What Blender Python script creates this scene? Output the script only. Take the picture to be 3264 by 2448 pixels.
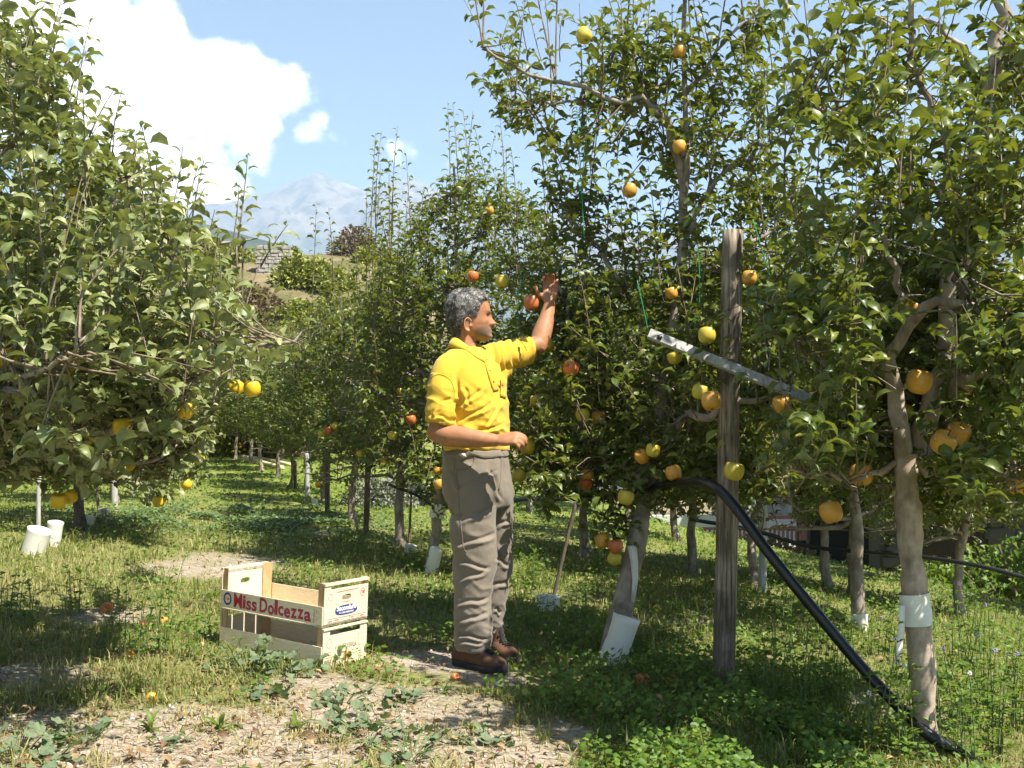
import bpy, bmesh, math, random
import numpy as np
from mathutils import Vector, Matrix
from mathutils.bvhtree import BVHTree

R = math.radians
scene = bpy.context.scene
for o in list(bpy.data.objects):
    bpy.data.objects.remove(o)
rng = np.random.default_rng(7)
random.seed(7)

# ------------------------------------------------------------------ camera
CAM_H = 1.09
FPX = 3400.0                      # focal length in pixels of the 3264 px wide photograph
PITCH = math.atan(166.0 / FPX)
cam_d = bpy.data.cameras.new('camera')
cam = bpy.data.objects.new('camera', cam_d)
scene.collection.objects.link(cam)
cam.location = (0, 0, CAM_H)
cam.rotation_euler = (math.pi / 2 + PITCH, 0, 0)
cam_d.sensor_width = 36.0
cam_d.lens = 36.0 * FPX / 3264.0
cam_d.clip_start = 0.05
cam_d.clip_end = 60000
scene.camera = cam

# ------------------------------------------------------------------ sun, sky, exposure
SUN_AZ = R(126)                   # clockwise from +Y: to the right of the camera and a little behind it
SUN_EL = R(57)
sund = bpy.data.lights.new('sun', 'SUN')
sund.energy = 5.0
sund.angle = R(0.53)
sund.color = (1.0, 0.935, 0.81)
sun = bpy.data.objects.new('sun', sund)
scene.collection.objects.link(sun)
SDIR = Vector((math.sin(SUN_AZ) * math.cos(SUN_EL), math.cos(SUN_AZ) * math.cos(SUN_EL), math.sin(SUN_EL)))
sun.rotation_euler = SDIR.to_track_quat('Z', 'Y').to_euler()
sun.location = (20, -20, 30)

scene.view_settings.view_transform = 'Standard'
scene.view_settings.look = 'None'
scene.view_settings.gamma = 1.0
scene.view_settings.exposure = 1.62
scene.render.engine = 'CYCLES'
scene.cycles.use_denoising = True
scene.cycles.use_adaptive_sampling = True
scene.cycles.adaptive_threshold = 0.025
scene.cycles.max_bounces = 6
scene.cycles.transparent_max_bounces = 8
scene.cycles.diffuse_bounces = 3
scene.cycles.glossy_bounces = 2
scene.cycles.transmission_bounces = 3
scene.cycles.volume_bounces = 1
scene.cycles.sample_clamp_indirect = 4.0

def ray(px, py):
    """Direction (y = 1) through a pixel of the 3264 x 2448 photograph."""
    xc = (px - 1632.0) / FPX
    yc = -(py - 1224.0) / FPX
    cp, sp = math.cos(PITCH), math.sin(PITCH)
    d = np.array([xc, cp - yc * sp, sp + yc * cp])
    return d / d[1]

def P(px, py, Y):
    return np.array([0, 0, CAM_H]) + ray(px, py) * Y

def proj(pts):
    """World points -> pixel coordinates of the photograph and depth."""
    p = np.asarray(pts, float) - np.array([0, 0, CAM_H])
    cp, sp = math.cos(PITCH), math.sin(PITCH)
    f = p[..., 1] * cp + p[..., 2] * sp
    u = -p[..., 1] * sp + p[..., 2] * cp
    f = np.where(np.abs(f) < 1e-6, 1e-6, f)
    return 1632 + FPX * p[..., 0] / f, 1224 - FPX * u / f, f

# ------------------------------------------------------------------ node helpers
def new_mat(name):
    m = bpy.data.materials.new(name)
    m.use_nodes = True
    nt = m.node_tree
    for n in list(nt.nodes):
        nt.nodes.remove(n)
    out = nt.nodes.new('ShaderNodeOutputMaterial')
    return m, nt, out

def N(nt, kind, **kw):
    n = nt.nodes.new(kind)
    for k, v in kw.items():
        if k in ('operation', 'blend_type', 'data_type', 'noise_dimensions', 'attribute_name', 'interpolation',
                 'feature', 'wave_type', 'bands_direction', 'sky_type', 'attribute_type', 'distance', 'clamp', 'use_clamp', 'rings_direction', 'wave_profile'):
            setattr(n, k, v)
        else:
            n.inputs[k.replace('_', ' ')].default_value = v
    return n

def ramp(nt, stops, interp='LINEAR'):
    r = nt.nodes.new('ShaderNodeValToRGB')
    r.color_ramp.interpolation = interp
    e = r.color_ramp.elements
    while len(e) < len(stops):
        e.new(0.5)
    for i, (p, c) in enumerate(stops):
        e[i].position = p
        e[i].color = (c[0], c[1], c[2], 1) if not isinstance(c, (int, float)) else (c, c, c, 1)
    return r

def mixc(nt, a, b, fac, blend='MIX'):
    m = nt.nodes.new('ShaderNodeMix')
    m.data_type = 'RGBA'
    m.blend_type = blend
    for sock, v in ((m.inputs[0], fac), (m.inputs[6], a), (m.inputs[7], b)):
        if hasattr(v, 'node') or hasattr(v, 'is_output'):
            nt.links.new(v, sock)
        else:
            sock.default_value = v if isinstance(v, (int, float)) else (v[0], v[1], v[2], 1)
    return m.outputs[2]

def math_n(nt, op, a, b=None, clamp=False):
    m = nt.nodes.new('ShaderNodeMath')
    m.operation = op
    m.use_clamp = clamp
    for i, v in enumerate((a, b)):
        if v is None:
            continue
        if hasattr(v, 'is_output'):
            nt.links.new(v, m.inputs[i])
        else:
            m.inputs[i].default_value = v
    return m.outputs[0]

# ------------------------------------------------------------------ world: clear sky with a big cumulus and a few scraps
world = bpy.data.worlds.new('World')
scene.world = world
world.use_nodes = True
wt = world.node_tree
for n in list(wt.nodes):
    wt.nodes.remove(n)
wout = wt.nodes.new('ShaderNodeOutputWorld')
sky = wt.nodes.new('ShaderNodeTexSky')
sky.sky_type = 'NISHITA'
sky.sun_disc = False
sky.sun_elevation = SUN_EL
sky.sun_rotation = SUN_AZ
sky.altitude = 700
sky.air_density = 1.0
sky.dust_density = 0.6
sky.ozone_density = 1.4
bg_sky = wt.nodes.new('ShaderNodeBackground')
bg_sky.inputs[1].default_value = 0.056
wt.links.new(sky.outputs[0], bg_sky.inputs[0])
tc = wt.nodes.new('ShaderNodeTexCoord')
cl_noise = N(wt, 'ShaderNodeTexNoise', Scale=13.0, Detail=10.0, Roughness=0.6)
cl_map = wt.nodes.new('ShaderNodeMapping')
cl_map.inputs['Location'].default_value = (1.7, 0.3, 2.1)
wt.links.new(tc.outputs['Generated'], cl_map.inputs[0])
wt.links.new(cl_map.outputs[0], cl_noise.inputs['Vector'])
# domain of the clouds: soft spheres of directions, broken up by the noise above
CLOUDS = [(640, 330, 290, 1.05), (480, 170, 220, 1.05), (760, 240, 150, 1.0), (300, 60, 190, .95), (120, 60, 260, .9), (790, 400, 130, .95), (520, 480, 230, .95),
          (700, 560, 190, .72), (840, 500, 110, .7), (330, 300, 220, .95), (890, 290, 130, .55), (980, 450, 95, .52), (1085, 460, 85, .5), (1290, 490, 90, .46),
          (560, 660, 200, .6), (1465, 520, 110, .5), (-300, 200, 420, .9), (1020, 390, 60, .45), (-1500, -300, 600, .8), (5200, 300, 420, .8), (-3800, 400, 500, .8)]
acc = None
for (cx, cy, cr, amp) in CLOUDS:
    d0 = Vector(ray(cx, cy)).normalized()
    vd = wt.nodes.new('ShaderNodeVectorMath')
    vd.operation = 'DISTANCE'
    wt.links.new(tc.outputs['Generated'], vd.inputs[0])
    vd.inputs[1].default_value = d0
    mr = wt.nodes.new('ShaderNodeMapRange')
    mr.interpolation_type = 'SMOOTHSTEP'
    wt.links.new(vd.outputs['Value'], mr.inputs['Value'])
    r_ = cr / FPX
    mr.inputs['From Min'].default_value = r_ * 1.25
    mr.inputs['From Max'].default_value = r_ * 0.25
    mr.inputs['To Min'].default_value = 0
    mr.inputs['To Max'].default_value = amp
    acc = mr.outputs[0] if acc is None else math_n(wt, 'MAXIMUM', acc, mr.outputs[0])
nz = math_n(wt, 'MULTIPLY', math_n(wt, 'SUBTRACT', cl_noise.outputs['Fac'], 0.5), 2.3)
dens = math_n(wt, 'ADD', acc, nz)
mr2 = wt.nodes.new('ShaderNodeMapRange')
mr2.interpolation_type = 'SMOOTHSTEP'
wt.links.new(dens, mr2.inputs['Value'])
mr2.inputs['From Min'].default_value = 0.40
mr2.inputs['From Max'].default_value = 0.95
cl_shade = N(wt, 'ShaderNodeTexNoise', Scale=14.0, Detail=5.0)
wt.links.new(tc.outputs['Generated'], cl_shade.inputs['Vector'])
bg_cl = wt.nodes.new('ShaderNodeBackground')
cr_ = ramp(wt, [(0.35, (0.90, 0.88, 0.88)), (0.62, (1.0, .97, .94))])
wt.links.new(cl_shade.outputs['Fac'], cr_.inputs[0])
wt.links.new(cr_.outputs[0], bg_cl.inputs[0])
bg_cl.inputs[1].default_value = 1.3
wmix = wt.nodes.new('ShaderNodeMixShader')
wt.links.new(mr2.outputs[0], wmix.inputs[0])
wt.links.new(bg_sky.outputs[0], wmix.inputs[1])
wt.links.new(bg_cl.outputs[0], wmix.inputs[2])
wt.links.new(wmix.outputs[0], wout.inputs[0])

# ------------------------------------------------------------------ mesh helpers
COL = scene.collection

def tag(o, label=None, cat=None, group=None, kind=None):
    if label: o['label'] = label
    if cat: o['category'] = cat
    if group: o['group'] = group
    if kind: o['kind'] = kind
    return o

def empty(name, loc=(0, 0, 0), parent=None):
    o = bpy.data.objects.new(name, None)
    o.empty_display_size = 0.1
    COL.objects.link(o)
    o.location = loc
    if parent: o.parent = parent
    return o

def link(name, me, mat=None, parent=None, loc=None):
    o = bpy.data.objects.new(name, me)
    COL.objects.link(o)
    if mat is not None and len(me.materials) == 0:
        me.materials.append(mat)
    if parent is not None:
        o.parent = parent
        # parents here are unrotated empties: keep world coordinates of the mesh data
        if loc is None:
            o.location = -Vector(parent_world(parent))
    if loc is not None:
        o.location = loc
    return o

def parent_world(p):
    v = Vector((0, 0, 0))
    while p is not None:
        v += p.location
        p = p.parent
    return v

def mesh_np(name, V, polys, smooth=True, attrs=None, colors=None):
    """V (n,3); polys: list of int arrays (m,k)."""
    me = bpy.data.meshes.new(name)
    V = np.ascontiguousarray(V, dtype=np.float32)
    me.vertices.add(len(V))
    me.vertices.foreach_set('co', V.ravel())
    loops = np.concatenate([p.ravel() for p in polys]).astype(np.int32)
    starts = []
    s = 0
    for p in polys:
        k = p.shape[1]
        starts.append(s + np.arange(len(p)) * k)
        s += p.size
    starts = np.concatenate(starts).astype(np.int32)
    me.loops.add(len(loops))
    me.loops.foreach_set('vertex_index', loops)
    me.polygons.add(len(starts))
    me.polygons.foreach_set('loop_start', starts)
    me.update(calc_edges=True)
    if smooth:
        me.polygons.foreach_set('use_smooth', np.ones(len(starts), dtype=bool))
    for k, a in (attrs or {}).items():
        at = me.attributes.new(k, 'FLOAT', 'POINT')
        at.data.foreach_set('value', np.ascontiguousarray(a, dtype=np.float32))
    for k, a in (colors or {}).items():
        at = me.attributes.new(k, 'FLOAT_COLOR', 'POINT')
        c = np.ones((len(V), 4), np.float32)
        c[:, :3] = a
        at.data.foreach_set('color', c.ravel())
    return me

def mesh_py(name, V, F, smooth=False):
    me = bpy.data.meshes.new(name)
    me.from_pydata([tuple(map(float, v)) for v in V], [], [tuple(map(int, f)) for f in F])
    me.update()
    if smooth:
        me.polygons.foreach_set('use_smooth', np.ones(len(me.polygons), dtype=bool))
    return me

class MB:
    """Collects shapes for one mesh."""
    def __init__(s):
        s.V = []; s.F = []; s.n = 0
    def add(s, V, F):
        V = np.asarray(V, float)
        s.V.append(V)
        s.F += [tuple(int(i) + s.n for i in f) for f in F]
        s.n += len(V)
        return s
    def box(s, c, size, rot=None):
        hx, hy, hz = [0.5 * v for v in size]
        V = np.array([[x, y, z] for x in (-hx, hx) for y in (-hy, hy) for z in (-hz, hz)])
        if rot is not None:
            V = V @ np.asarray(rot).T
        V = V + np.asarray(c, float)
        return s.add(V, [(0, 1, 3, 2), (4, 6, 7, 5), (0, 4, 5, 1), (2, 3, 7, 6), (0, 2, 6, 4), (1, 5, 7, 3)])
    def tube(s, pts, rad, n=8, cap=True):
        V, Q = tube_arr(np.asarray(pts, float), rad, n)
        F = [tuple(q) for q in Q]
        if cap:
            m = len(pts)
            F.append(tuple(range(n - 1, -1, -1)))
            F.append(tuple(range((m - 1) * n, m * n)))
        return s.add(V, F)
    def loft(s, rings, cap=True):
        n = len(rings[0])
        V = np.concatenate(rings)
        F = []
        for i in range(len(rings) - 1):
            for j in range(n):
                k = (j + 1) % n
                F.append((i * n + j, i * n + k, (i + 1) * n + k, (i + 1) * n + j))
        if cap:
            F.append(tuple(range(n - 1, -1, -1)))
            m = len(rings)
            F.append(tuple(range((m - 1) * n, m * n)))
        return s.add(V, F)
    def arr(s):
        return np.concatenate(s.V), s.F
    def build(s, name, mat, parent=None, smooth=False, bevel=0):
        V, F = s.arr()
        if bevel:
            bm = bmesh.new()
            vs = [bm.verts.new(v) for v in V]
            for f in F:
                try: bm.faces.new([vs[i] for i in f])
                except ValueError: pass
            bmesh.ops.bevel(bm, geom=list(bm.edges), offset=bevel, segments=1, affect='EDGES', profile=0.5)
            me = bpy.data.meshes.new(name)
            bm.to_mesh(me); bm.free()
        else:
            me = mesh_py(name, V, F, smooth)
        return link(name, me, mat, parent)

def frames(pts):
    """Rotation-minimising frames along a polyline."""
    pts = np.asarray(pts, float)
    T = np.gradient(pts, axis=0)
    T /= np.linalg.norm(T, axis=1, keepdims=True) + 1e-12
    a = np.array([0, 0, 1.0]) if abs(T[0][2]) < 0.9 else np.array([1.0, 0, 0])
    U = [np.cross(T[0], a)]
    U[0] /= np.linalg.norm(U[0])
    for i in range(1, len(pts)):
        u = U[-1] - T[i] * np.dot(U[-1], T[i])
        U.append(u / (np.linalg.norm(u) + 1e-12))
    U = np.array(U)
    return T, U, np.cross(T, U)

def tube_arr(pts, rad, n=6):
    rad = np.broadcast_to(np.asarray(rad, float), (len(pts),))
    T, U, W = frames(pts)
    th = np.arange(n) * 2 * np.pi / n
    V = pts[:, None, :] + rad[:, None, None] * (np.cos(th)[None, :, None] * U[:, None, :] + np.sin(th)[None, :, None] * W[:, None, :])
    V = V.reshape(-1, 3)
    i = np.arange(len(pts) - 1)[:, None]
    j = np.arange(n)[None, :]
    k = (j + 1) % n
    Q = np.stack([i * n + j, i * n + k, (i + 1) * n + k, (i + 1) * n + j], -1).reshape(-1, 4)
    return V, Q

def spline(pts, n):
    """Catmull-Rom through pts (any dimension), n samples."""
    p = np.asarray(pts, float)
    if len(p) == 2:
        t = np.linspace(0, 1, n)[:, None]
        return p[0] * (1 - t) + p[1] * t
    q = np.vstack([2 * p[0] - p[1], p, 2 * p[-1] - p[-2]])
    u = np.linspace(0, len(p) - 1 - 1e-9, n)
    i = u.astype(int)
    t = (u - i)[:, None]
    a, b, c, d = q[i], q[i + 1], q[i + 2], q[i + 3]
    return 0.5 * ((2 * b) + (-a + c) * t + (2 * a - 5 * b + 4 * c - d) * t ** 2 + (-a + 3 * b - 3 * c + d) * t ** 3)

# value noise / fbm in numpy
def _hash(ix, iy, iz, seed):
    h = (ix * 374761393 + iy * 668265263 + iz * 2147483647 + seed * 1274126177) & 0xFFFFFFFF
    h = ((h ^ (h >> 13)) * 1274126177) & 0xFFFFFFFF
    return ((h ^ (h >> 16)) & 0xFFFF) / 65535.0

def vnoise(p, seed=0):
    p = np.asarray(p, float)
    if p.shape[-1] == 2:
        p = np.concatenate([p, np.zeros(p.shape[:-1] + (1,))], -1)
    i = np.floor(p).astype(np.int64)
    f = p - i
    f = f * f * (3 - 2 * f)
    r = 0
    for dx in (0, 1):
        for dy in (0, 1):
            for dz in (0, 1):
                w = (f[..., 0] if dx else 1 - f[..., 0]) * (f[..., 1] if dy else 1 - f[..., 1]) * (f[..., 2] if dz else 1 - f[..., 2])
                r = r + w * _hash(i[..., 0] + dx, i[..., 1] + dy, i[..., 2] + dz, seed)
    return r

def fbm(p, oct=4, seed=0, gain=0.5, lac=2.03):
    p = np.asarray(p, float)
    a, s, t = 1.0, 0.0, 0.0
    for k in range(oct):
        s = s + a * vnoise(p * lac ** k, seed + k)
        t += a
        a *= gain
    return s / t

def sstep(a, b, x):
    t = np.clip((x - a) / (b - a), 0, 1)
    return t * t * (3 - 2 * t)
# ------------------------------------------------------------------ terrain
def gz0(X, Y):
    X = np.asarray(X, float); Y = np.asarray(Y, float)
    z = -0.06 * np.clip(X, -5, 3.0)
    z = z + 0.5 * sstep(17, 36, Y)
    s = (X - 2.3) * 0.977 + (Y - 7.3) * 0.211
    z = z - 0.10 * np.clip(s, 0, 3) - 0.55 * np.clip(s - 3, 0, 9) * sstep(-12, -6, X)
    xh = -7.0 - 0.284 * (Y - 8)
    z = z + 0.42 * np.clip(xh - X, 0, 22) * sstep(0, 12, Y + 4)
    hill = 13.6 * sstep(40, 80, Y) * sstep(8, -9, X) * (1 - sstep(95, 220, Y))
    z = z + hill + 1.4 * sstep(50, 80, Y) * (fbm(np.stack([X, Y], -1) * 0.12, 3, 5) - 0.5)
    z = z - 75 * sstep(110, 600, Y)
    return z

def gz(X, Y):
    X = np.asarray(X, float); Y = np.asarray(Y, float)
    q = np.stack([X, Y], -1)
    near = 1 - sstep(20, 45, Y)
    return gz0(X, Y) + near * (0.07 * (fbm(q * 0.9, 3, 11) - 0.5) + 0.03 * (fbm(q * 5.0, 3, 12) - 0.5))

def G(px, py):
    """Where the ray through a pixel meets the ground."""
    d = ray(px, py)
    y = 1.5
    step = 0.03
    while y < 400:
        p = np.array([0, 0, CAM_H]) + d * y
        if p[2] <= gz(p[0], p[1]):
            return p
        y += step * (1 + y * 0.05)
    return np.array([0, 0, CAM_H]) + d * 60

# bare soil patches (world ellipses) and the density of grass
SOIL = []
for (px, py, rx, ry, a) in [(200, 2390, 520, 150, 1.1), (800, 2370, 560, 120, 1.15), (1250, 2270, 420, 110, 1.1), (1480, 2400, 420, 120, 1.15), (700, 1800, 230, 45, .95),
                            (1390, 2110, 200, 40, 1.0), (1560, 2160, 150, 30, .8), (330, 1980, 150, 40, .62), (120, 2160, 240, 60, .8), (1760, 2330, 130, 60, .7), (1000, 2180, 160, 40, .8),
                            (2850, 2250, 240, 50, .45), (2300, 1990, 180, 30, .4), (560, 1640, 160, 18, .35), (1030, 1705, 60, 10, .5)]:
    c = G(px, py); a0 = G(px, py + ry); a1 = G(px, py - ry)
    SOIL.append((c[0], c[1], rx / FPX * c[1], max(0.15, 0.5 * (a1[1] - a0[1])), a))

def soil(X, Y):
    X = np.asarray(X, float); Y = np.asarray(Y, float)
    s = np.zeros_like(X)
    for (cx, cy, rx, ry, a) in SOIL:
        d = np.sqrt(((X - cx) / rx) ** 2 + ((Y - cy) / ry) ** 2)
        s = np.maximum(s, a * (1 - sstep(0.45, 1.25, d)))
    q = np.stack([X, Y], -1)
    n = fbm(q * 2.2, 4, 21)
    n2 = fbm(q * 7.0, 3, 22)
    return np.clip(s + (n - 0.52) * 1.1 * (0.35 + s) + (n2 - 0.5) * 0.7 * (0.2 + s), 0, 1)

def axis(dense0, dense1, step, lo, hi, g=1.13):
    a = list(np.arange(dense0, dense1, step))
    d = step
    v = a[-1]
    while v < hi:
        d = min(d * g, 400)
        v += d
        a.append(v)
    d = step
    v = a[0]
    pre = []
    while v > lo:
        d = min(d * g, 400)
        v -= d
        pre.append(v)
    return np.array(pre[::-1] + a)

xs = axis(-4.5, 4.0, 0.075, -8000, 8000)
ys = axis(2.0, 11.0, 0.075, -2500, 9000)
GX, GY = np.meshgrid(xs, ys)
GZ = gz(GX, GY)
V = np.stack([GX, GY, GZ], -1).reshape(-1, 3)
nx, ny = len(xs), len(ys)
i, j = np.meshgrid(np.arange(ny - 1), np.arange(nx - 1), indexing='ij')
Q = np.stack([i * nx + j, i * nx + j + 1, (i + 1) * nx + j + 1, (i + 1) * nx + j], -1).reshape(-1, 4)
so = soil(GX, GY).ravel()
wild = np.maximum(sstep(38, 55, GY), sstep(2.0, 6.0, (-7.0 - 0.284 * (GY - 8)) - GX)).ravel()
me = mesh_np('ground', V, [Q], True, attrs={'soil': so, 'wild': wild})

m, nt, out = new_mat('ground_soil')
bs = N(nt, 'ShaderNodeBsdfPrincipled', Roughness=0.95)
bs.inputs['Specular IOR Level'].default_value = 0.15
geo = nt.nodes.new('ShaderNodeNewGeometry')
n1 = N(nt, 'ShaderNodeTexNoise', Scale=2.5, Detail=8.0, Roughness=0.6)
n2 = N(nt, 'ShaderNodeTexNoise', Scale=38.0, Detail=6.0, Roughness=0.65)
n3 = N(nt, 'ShaderNodeTexNoise', Scale=0.16, Detail=6.0, Roughness=0.6)
vo = N(nt, 'ShaderNodeTexVoronoi', Scale=95.0)
for n_ in (n1, n2, n3, vo):
    nt.links.new(geo.outputs['Position'], n_.inputs['Vector'])
soilc = ramp(nt, [(0.3, (0.16, 0.122, 0.092)), (0.5, (0.31, 0.258, 0.205)), (0.72, (0.43, 0.37, 0.305))])
nt.links.new(n2.outputs['Fac'], soilc.inputs[0])
thatch = ramp(nt, [(0.3, (0.085, 0.10, 0.03)), (0.55, (0.18, 0.175, 0.065)), (0.75, (0.29, 0.25, 0.12))])
nt.links.new(n2.outputs['Fac'], thatch.inputs[0])
lawn = ramp(nt, [(0.3, (0.10, 0.14, 0.022)), (0.7, (0.20, 0.23, 0.045))])
nt.links.new(n1.outputs['Fac'], lawn.inputs[0])
wildc = ramp(nt, [(0.32, (0.05, 0.065, 0.02)), (0.48, (0.13, 0.115, 0.055)), (0.6, (0.23, 0.18, 0.11)), (0.75, (0.12, 0.13, 0.05))])
nt.links.new(n3.outputs['Fac'], wildc.inputs[0])
sx = nt.nodes.new('ShaderNodeSeparateXYZ')
nt.links.new(geo.outputs['Position'], sx.inputs[0])
fary = nt.nodes.new('ShaderNodeMapRange')
nt.links.new(sx.outputs['Y'], fary.inputs['Value'])
fary.inputs['From Min'].default_value = 8
fary.inputs['From Max'].default_value = 18
at = N(nt, 'ShaderNodeAttribute', attribute_name='soil')
aw = N(nt, 'ShaderNodeAttribute', attribute_name='wild')
g1 = mixc(nt, thatch.outputs[0], lawn.outputs[0], fary.outputs[0])
g2 = mixc(nt, g1, soilc.outputs[0], at.outputs['Fac'])
g3 = mixc(nt, g2, wildc.outputs[0], aw.outputs['Fac'])
nt.links.new(g3, bs.inputs['Base Color'])
bp = N(nt, 'ShaderNodeBump', Strength=0.6, Distance=0.02)
nt.links.new(n2.outputs['Fac'], bp.inputs['Height'])
nt.links.new(bp.outputs[0], bs.inputs['Normal'])
nt.links.new(bs.outputs[0], out.inputs[0])
ground = link('ground', me, m)
tag(ground, kind='structure')

# ------------------------------------------------------------------ far relief
def relief(name, ridge, Y0, Y1, Y2, W, step, amp, seed, mat, power=1.15):
    xs = np.arange(W[0], W[1], step)
    ys = np.linspace(Y0, Y2, max(30, int((Y2 - Y0) / step)))
    X, Y = np.meshgrid(xs, ys)
    pxr = np.array([r[0] for r in ridge], float); pyr = np.array([r[1] for r in ridge], float)
    H = np.interp((xs / Y1) * FPX + 1632, pxr, (1390 - pyr) / FPX * Y1 + CAM_H)
    H = H[None, :] + 0 * Y
    t = (Y - Y0) / (Y1 - Y0)
    q = np.stack([X, Y], -1) / (Y1 * 0.09)
    warp = fbm(q * 0.7, 3, seed + 9) * 1.6
    rid = 1 - np.abs(2 * fbm(q + warp[..., None], 5, seed) - 1)
    front = np.clip(t, 0, 1)
    prof = np.where(t <= 1, front ** power, np.clip(1 - (t - 1) * 1.2, 0, 1))
    Z = -70 + (H + 70) * prof + amp * (rid - 0.75) * (0.08 + 4 * front * (1 - front)) * (t <= 1)
    Z = Z + amp * 0.05 * (fbm(q * 9, 3, seed + 3) - 0.5)
    V = np.stack([X, Y, Z], -1).reshape(-1, 3)
    nx, ny = len(xs), len(ys)
    i, j = np.meshgrid(np.arange(ny - 1), np.arange(nx - 1), indexing='ij')
    Q = np.stack([i * nx + j, i * nx + j + 1, (i + 1) * nx + j + 1, (i + 1) * nx + j], -1).reshape(-1, 4)
    o = link(name, mesh_np(name, V, [Q], True), mat)
    tag(o, kind='structure')
    return o

m, nt, out = new_mat('mountain_rock')
bs = N(nt, 'ShaderNodeBsdfPrincipled', Roughness=1.0)
geo = nt.nodes.new('ShaderNodeNewGeometry')
sx = nt.nodes.new('ShaderNodeSeparateXYZ'); nt.links.new(geo.outputs['Position'], sx.inputs[0])
n1 = N(nt, 'ShaderNodeTexNoise', Scale=0.0035, Detail=9.0, Roughness=0.65)
n2 = N(nt, 'ShaderNodeTexNoise', Scale=0.012, Detail=6.0, Roughness=0.7)
for n_ in (n1, n2): nt.links.new(geo.outputs['Position'], n_.inputs['Vector'])
rock = ramp(nt, [(0.38, (0.05, 0.042, 0.04)), (0.62, (0.20, 0.17, 0.145))])
nt.links.new(n2.outputs['Fac'], rock.inputs[0])
wood = ramp(nt, [(0.4, (0.018, 0.03, 0.02)), (0.60, (0.06, 0.075, 0.04)), (0.75, (0.20, 0.17, 0.11))])
nt.links.new(n1.outputs['Fac'], wood.inputs[0])
hm = nt.nodes.new('ShaderNodeMapRange')
nt.links.new(math_n(nt, 'ADD', sx.outputs['Z'], math_n(nt, 'MULTIPLY', math_n(nt, 'SUBTRACT', n1.outputs['Fac'], 0.5), 900.0)), hm.inputs['Value'])
hm.inputs['From Min'].default_value = 820; hm.inputs['From Max'].default_value = 1180
nt.links.new(mixc(nt, wood.outputs[0], rock.outputs[0], hm.outputs[0]), bs.inputs['Base Color'])
nt.links.new(bs.outputs[0], out.inputs[0])
MOUNT = m
relief('mountain', [(-3500, 640), (-2000, 690), (200, 690), (560, 655), (760, 628), (850, 597), (930, 566), (985, 545), (1010, 536), (1040, 548), (1100, 575), (1150, 594), (1190, 592), (1240, 562),
                    (1290, 554), (1350, 570), (1420, 602), (1600, 655), (1900, 705), (2250, 760), (2700, 740), (3200, 715), (4500, 690), (6500, 740)],
       3700, 6500, 8200, (-7600, 7900), 50, 620, 31, MOUNT)
relief('hill', [(-3000, 420), (-400, 560), (300, 650), (620, 700), (800, 748), (930, 790), (1070, 842), (1200, 890), (1500, 990), (2200, 1130), (4000, 1200)],
       800, 1500, 2300, (-2600, 1400), 14, 60, 47, MOUNT, 1.0)

# ------------------------------------------------------------------ the hazy air of the valley
mb = MB()
mb.box((0, 3200, 790), (17000, 12400, 1880))
m, nt, out = new_mat('haze_air')
pv = nt.nodes.new('ShaderNodeVolumePrincipled')
pv.inputs['Color'].default_value = (0.50, 0.68, 0.90, 1)
pv.inputs['Density'].default_value = 1.5e-4
pv.inputs['Anisotropy'].default_value = 0.0
nt.links.new(pv.outputs[0], out.inputs['Volume'])
hz = mb.build('haze', m)
tag(hz, kind='stuff')
# ------------------------------------------------------------------ plant materials
def leaf_mat(name, top, under, transl, rough=0.42, tw=0.35):
    """top / under: three colours from dark to light, picked by the leaf's own random number."""
    m, nt, out = new_mat(name)
    at = N(nt, 'ShaderNodeAttribute', attribute_name='rnd')
    geo = nt.nodes.new('ShaderNodeNewGeometry')
    rt = ramp(nt, [(0.0, top[0]), (0.55, top[1]), (0.93, top[2]), (1.0, top[3] if len(top) > 3 else top[2])])
    nt.links.new(at.outputs['Fac'], rt.inputs[0])
    ru = ramp(nt, [(0.0, under[0]), (1.0, under[1])])
    nt.links.new(at.outputs['Fac'], ru.inputs[0])
    nz = N(nt, 'ShaderNodeTexNoise', Scale=55.0, Detail=3.0)
    nt.links.new(geo.outputs['Position'], nz.inputs['Vector'])
    c = mixc(nt, rt.outputs[0], ru.outputs[0], geo.outputs['Backfacing'])
    mott = ramp(nt, [(0.3, 0.72), (0.7, 1.2)])
    nt.links.new(nz.outputs['Fac'], mott.inputs[0])
    c2 = mixc(nt, c, mott.outputs[0], 1.0, 'MULTIPLY')
    rib = N(nt, 'ShaderNodeAttribute', attribute_name='rib')
    rv = ramp(nt, [(0.86, 0.0), (0.97, 1.0)])
    nt.links.new(rib.outputs['Fac'], rv.inputs[0])
    c2 = mixc(nt, c2, ru.outputs[0], math_n(nt, 'MULTIPLY', rv.outputs[0], .75))
    sp_ = ramp(nt, [(0.70, 0.0), (0.76, 1.0)])
    nt.links.new(nz.outputs['Fac'], sp_.inputs[0])
    c2 = mixc(nt, c2, (.16, .10, .04), math_n(nt, 'MULTIPLY', sp_.outputs[0], .6))
    bs = N(nt, 'ShaderNodeBsdfPrincipled', Roughness=rough)
    bs.inputs['Specular IOR Level'].default_value = 0.45
    nt.links.new(c2, bs.inputs['Base Color'])
    rr = mixc(nt, (rough, rough, rough), (0.8, 0.8, 0.8), geo.outputs['Backfacing'])
    nt.links.new(rr, bs.inputs['Roughness'])
    tr = nt.nodes.new('ShaderNodeBsdfTranslucent')
    tc_ = ramp(nt, [(0.0, transl[0]), (1.0, transl[1])])
    nt.links.new(at.outputs['Fac'], tc_.inputs[0])
    nt.links.new(tc_.outputs[0], tr.inputs[0])
    mx = N(nt, 'ShaderNodeMixShader', Fac=tw)
    nt.links.new(bs.outputs[0], mx.inputs[1])
    nt.links.new(tr.outputs[0], mx.inputs[2])
    nt.links.new(mx.outputs[0], out.inputs[0])
    return m

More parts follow.
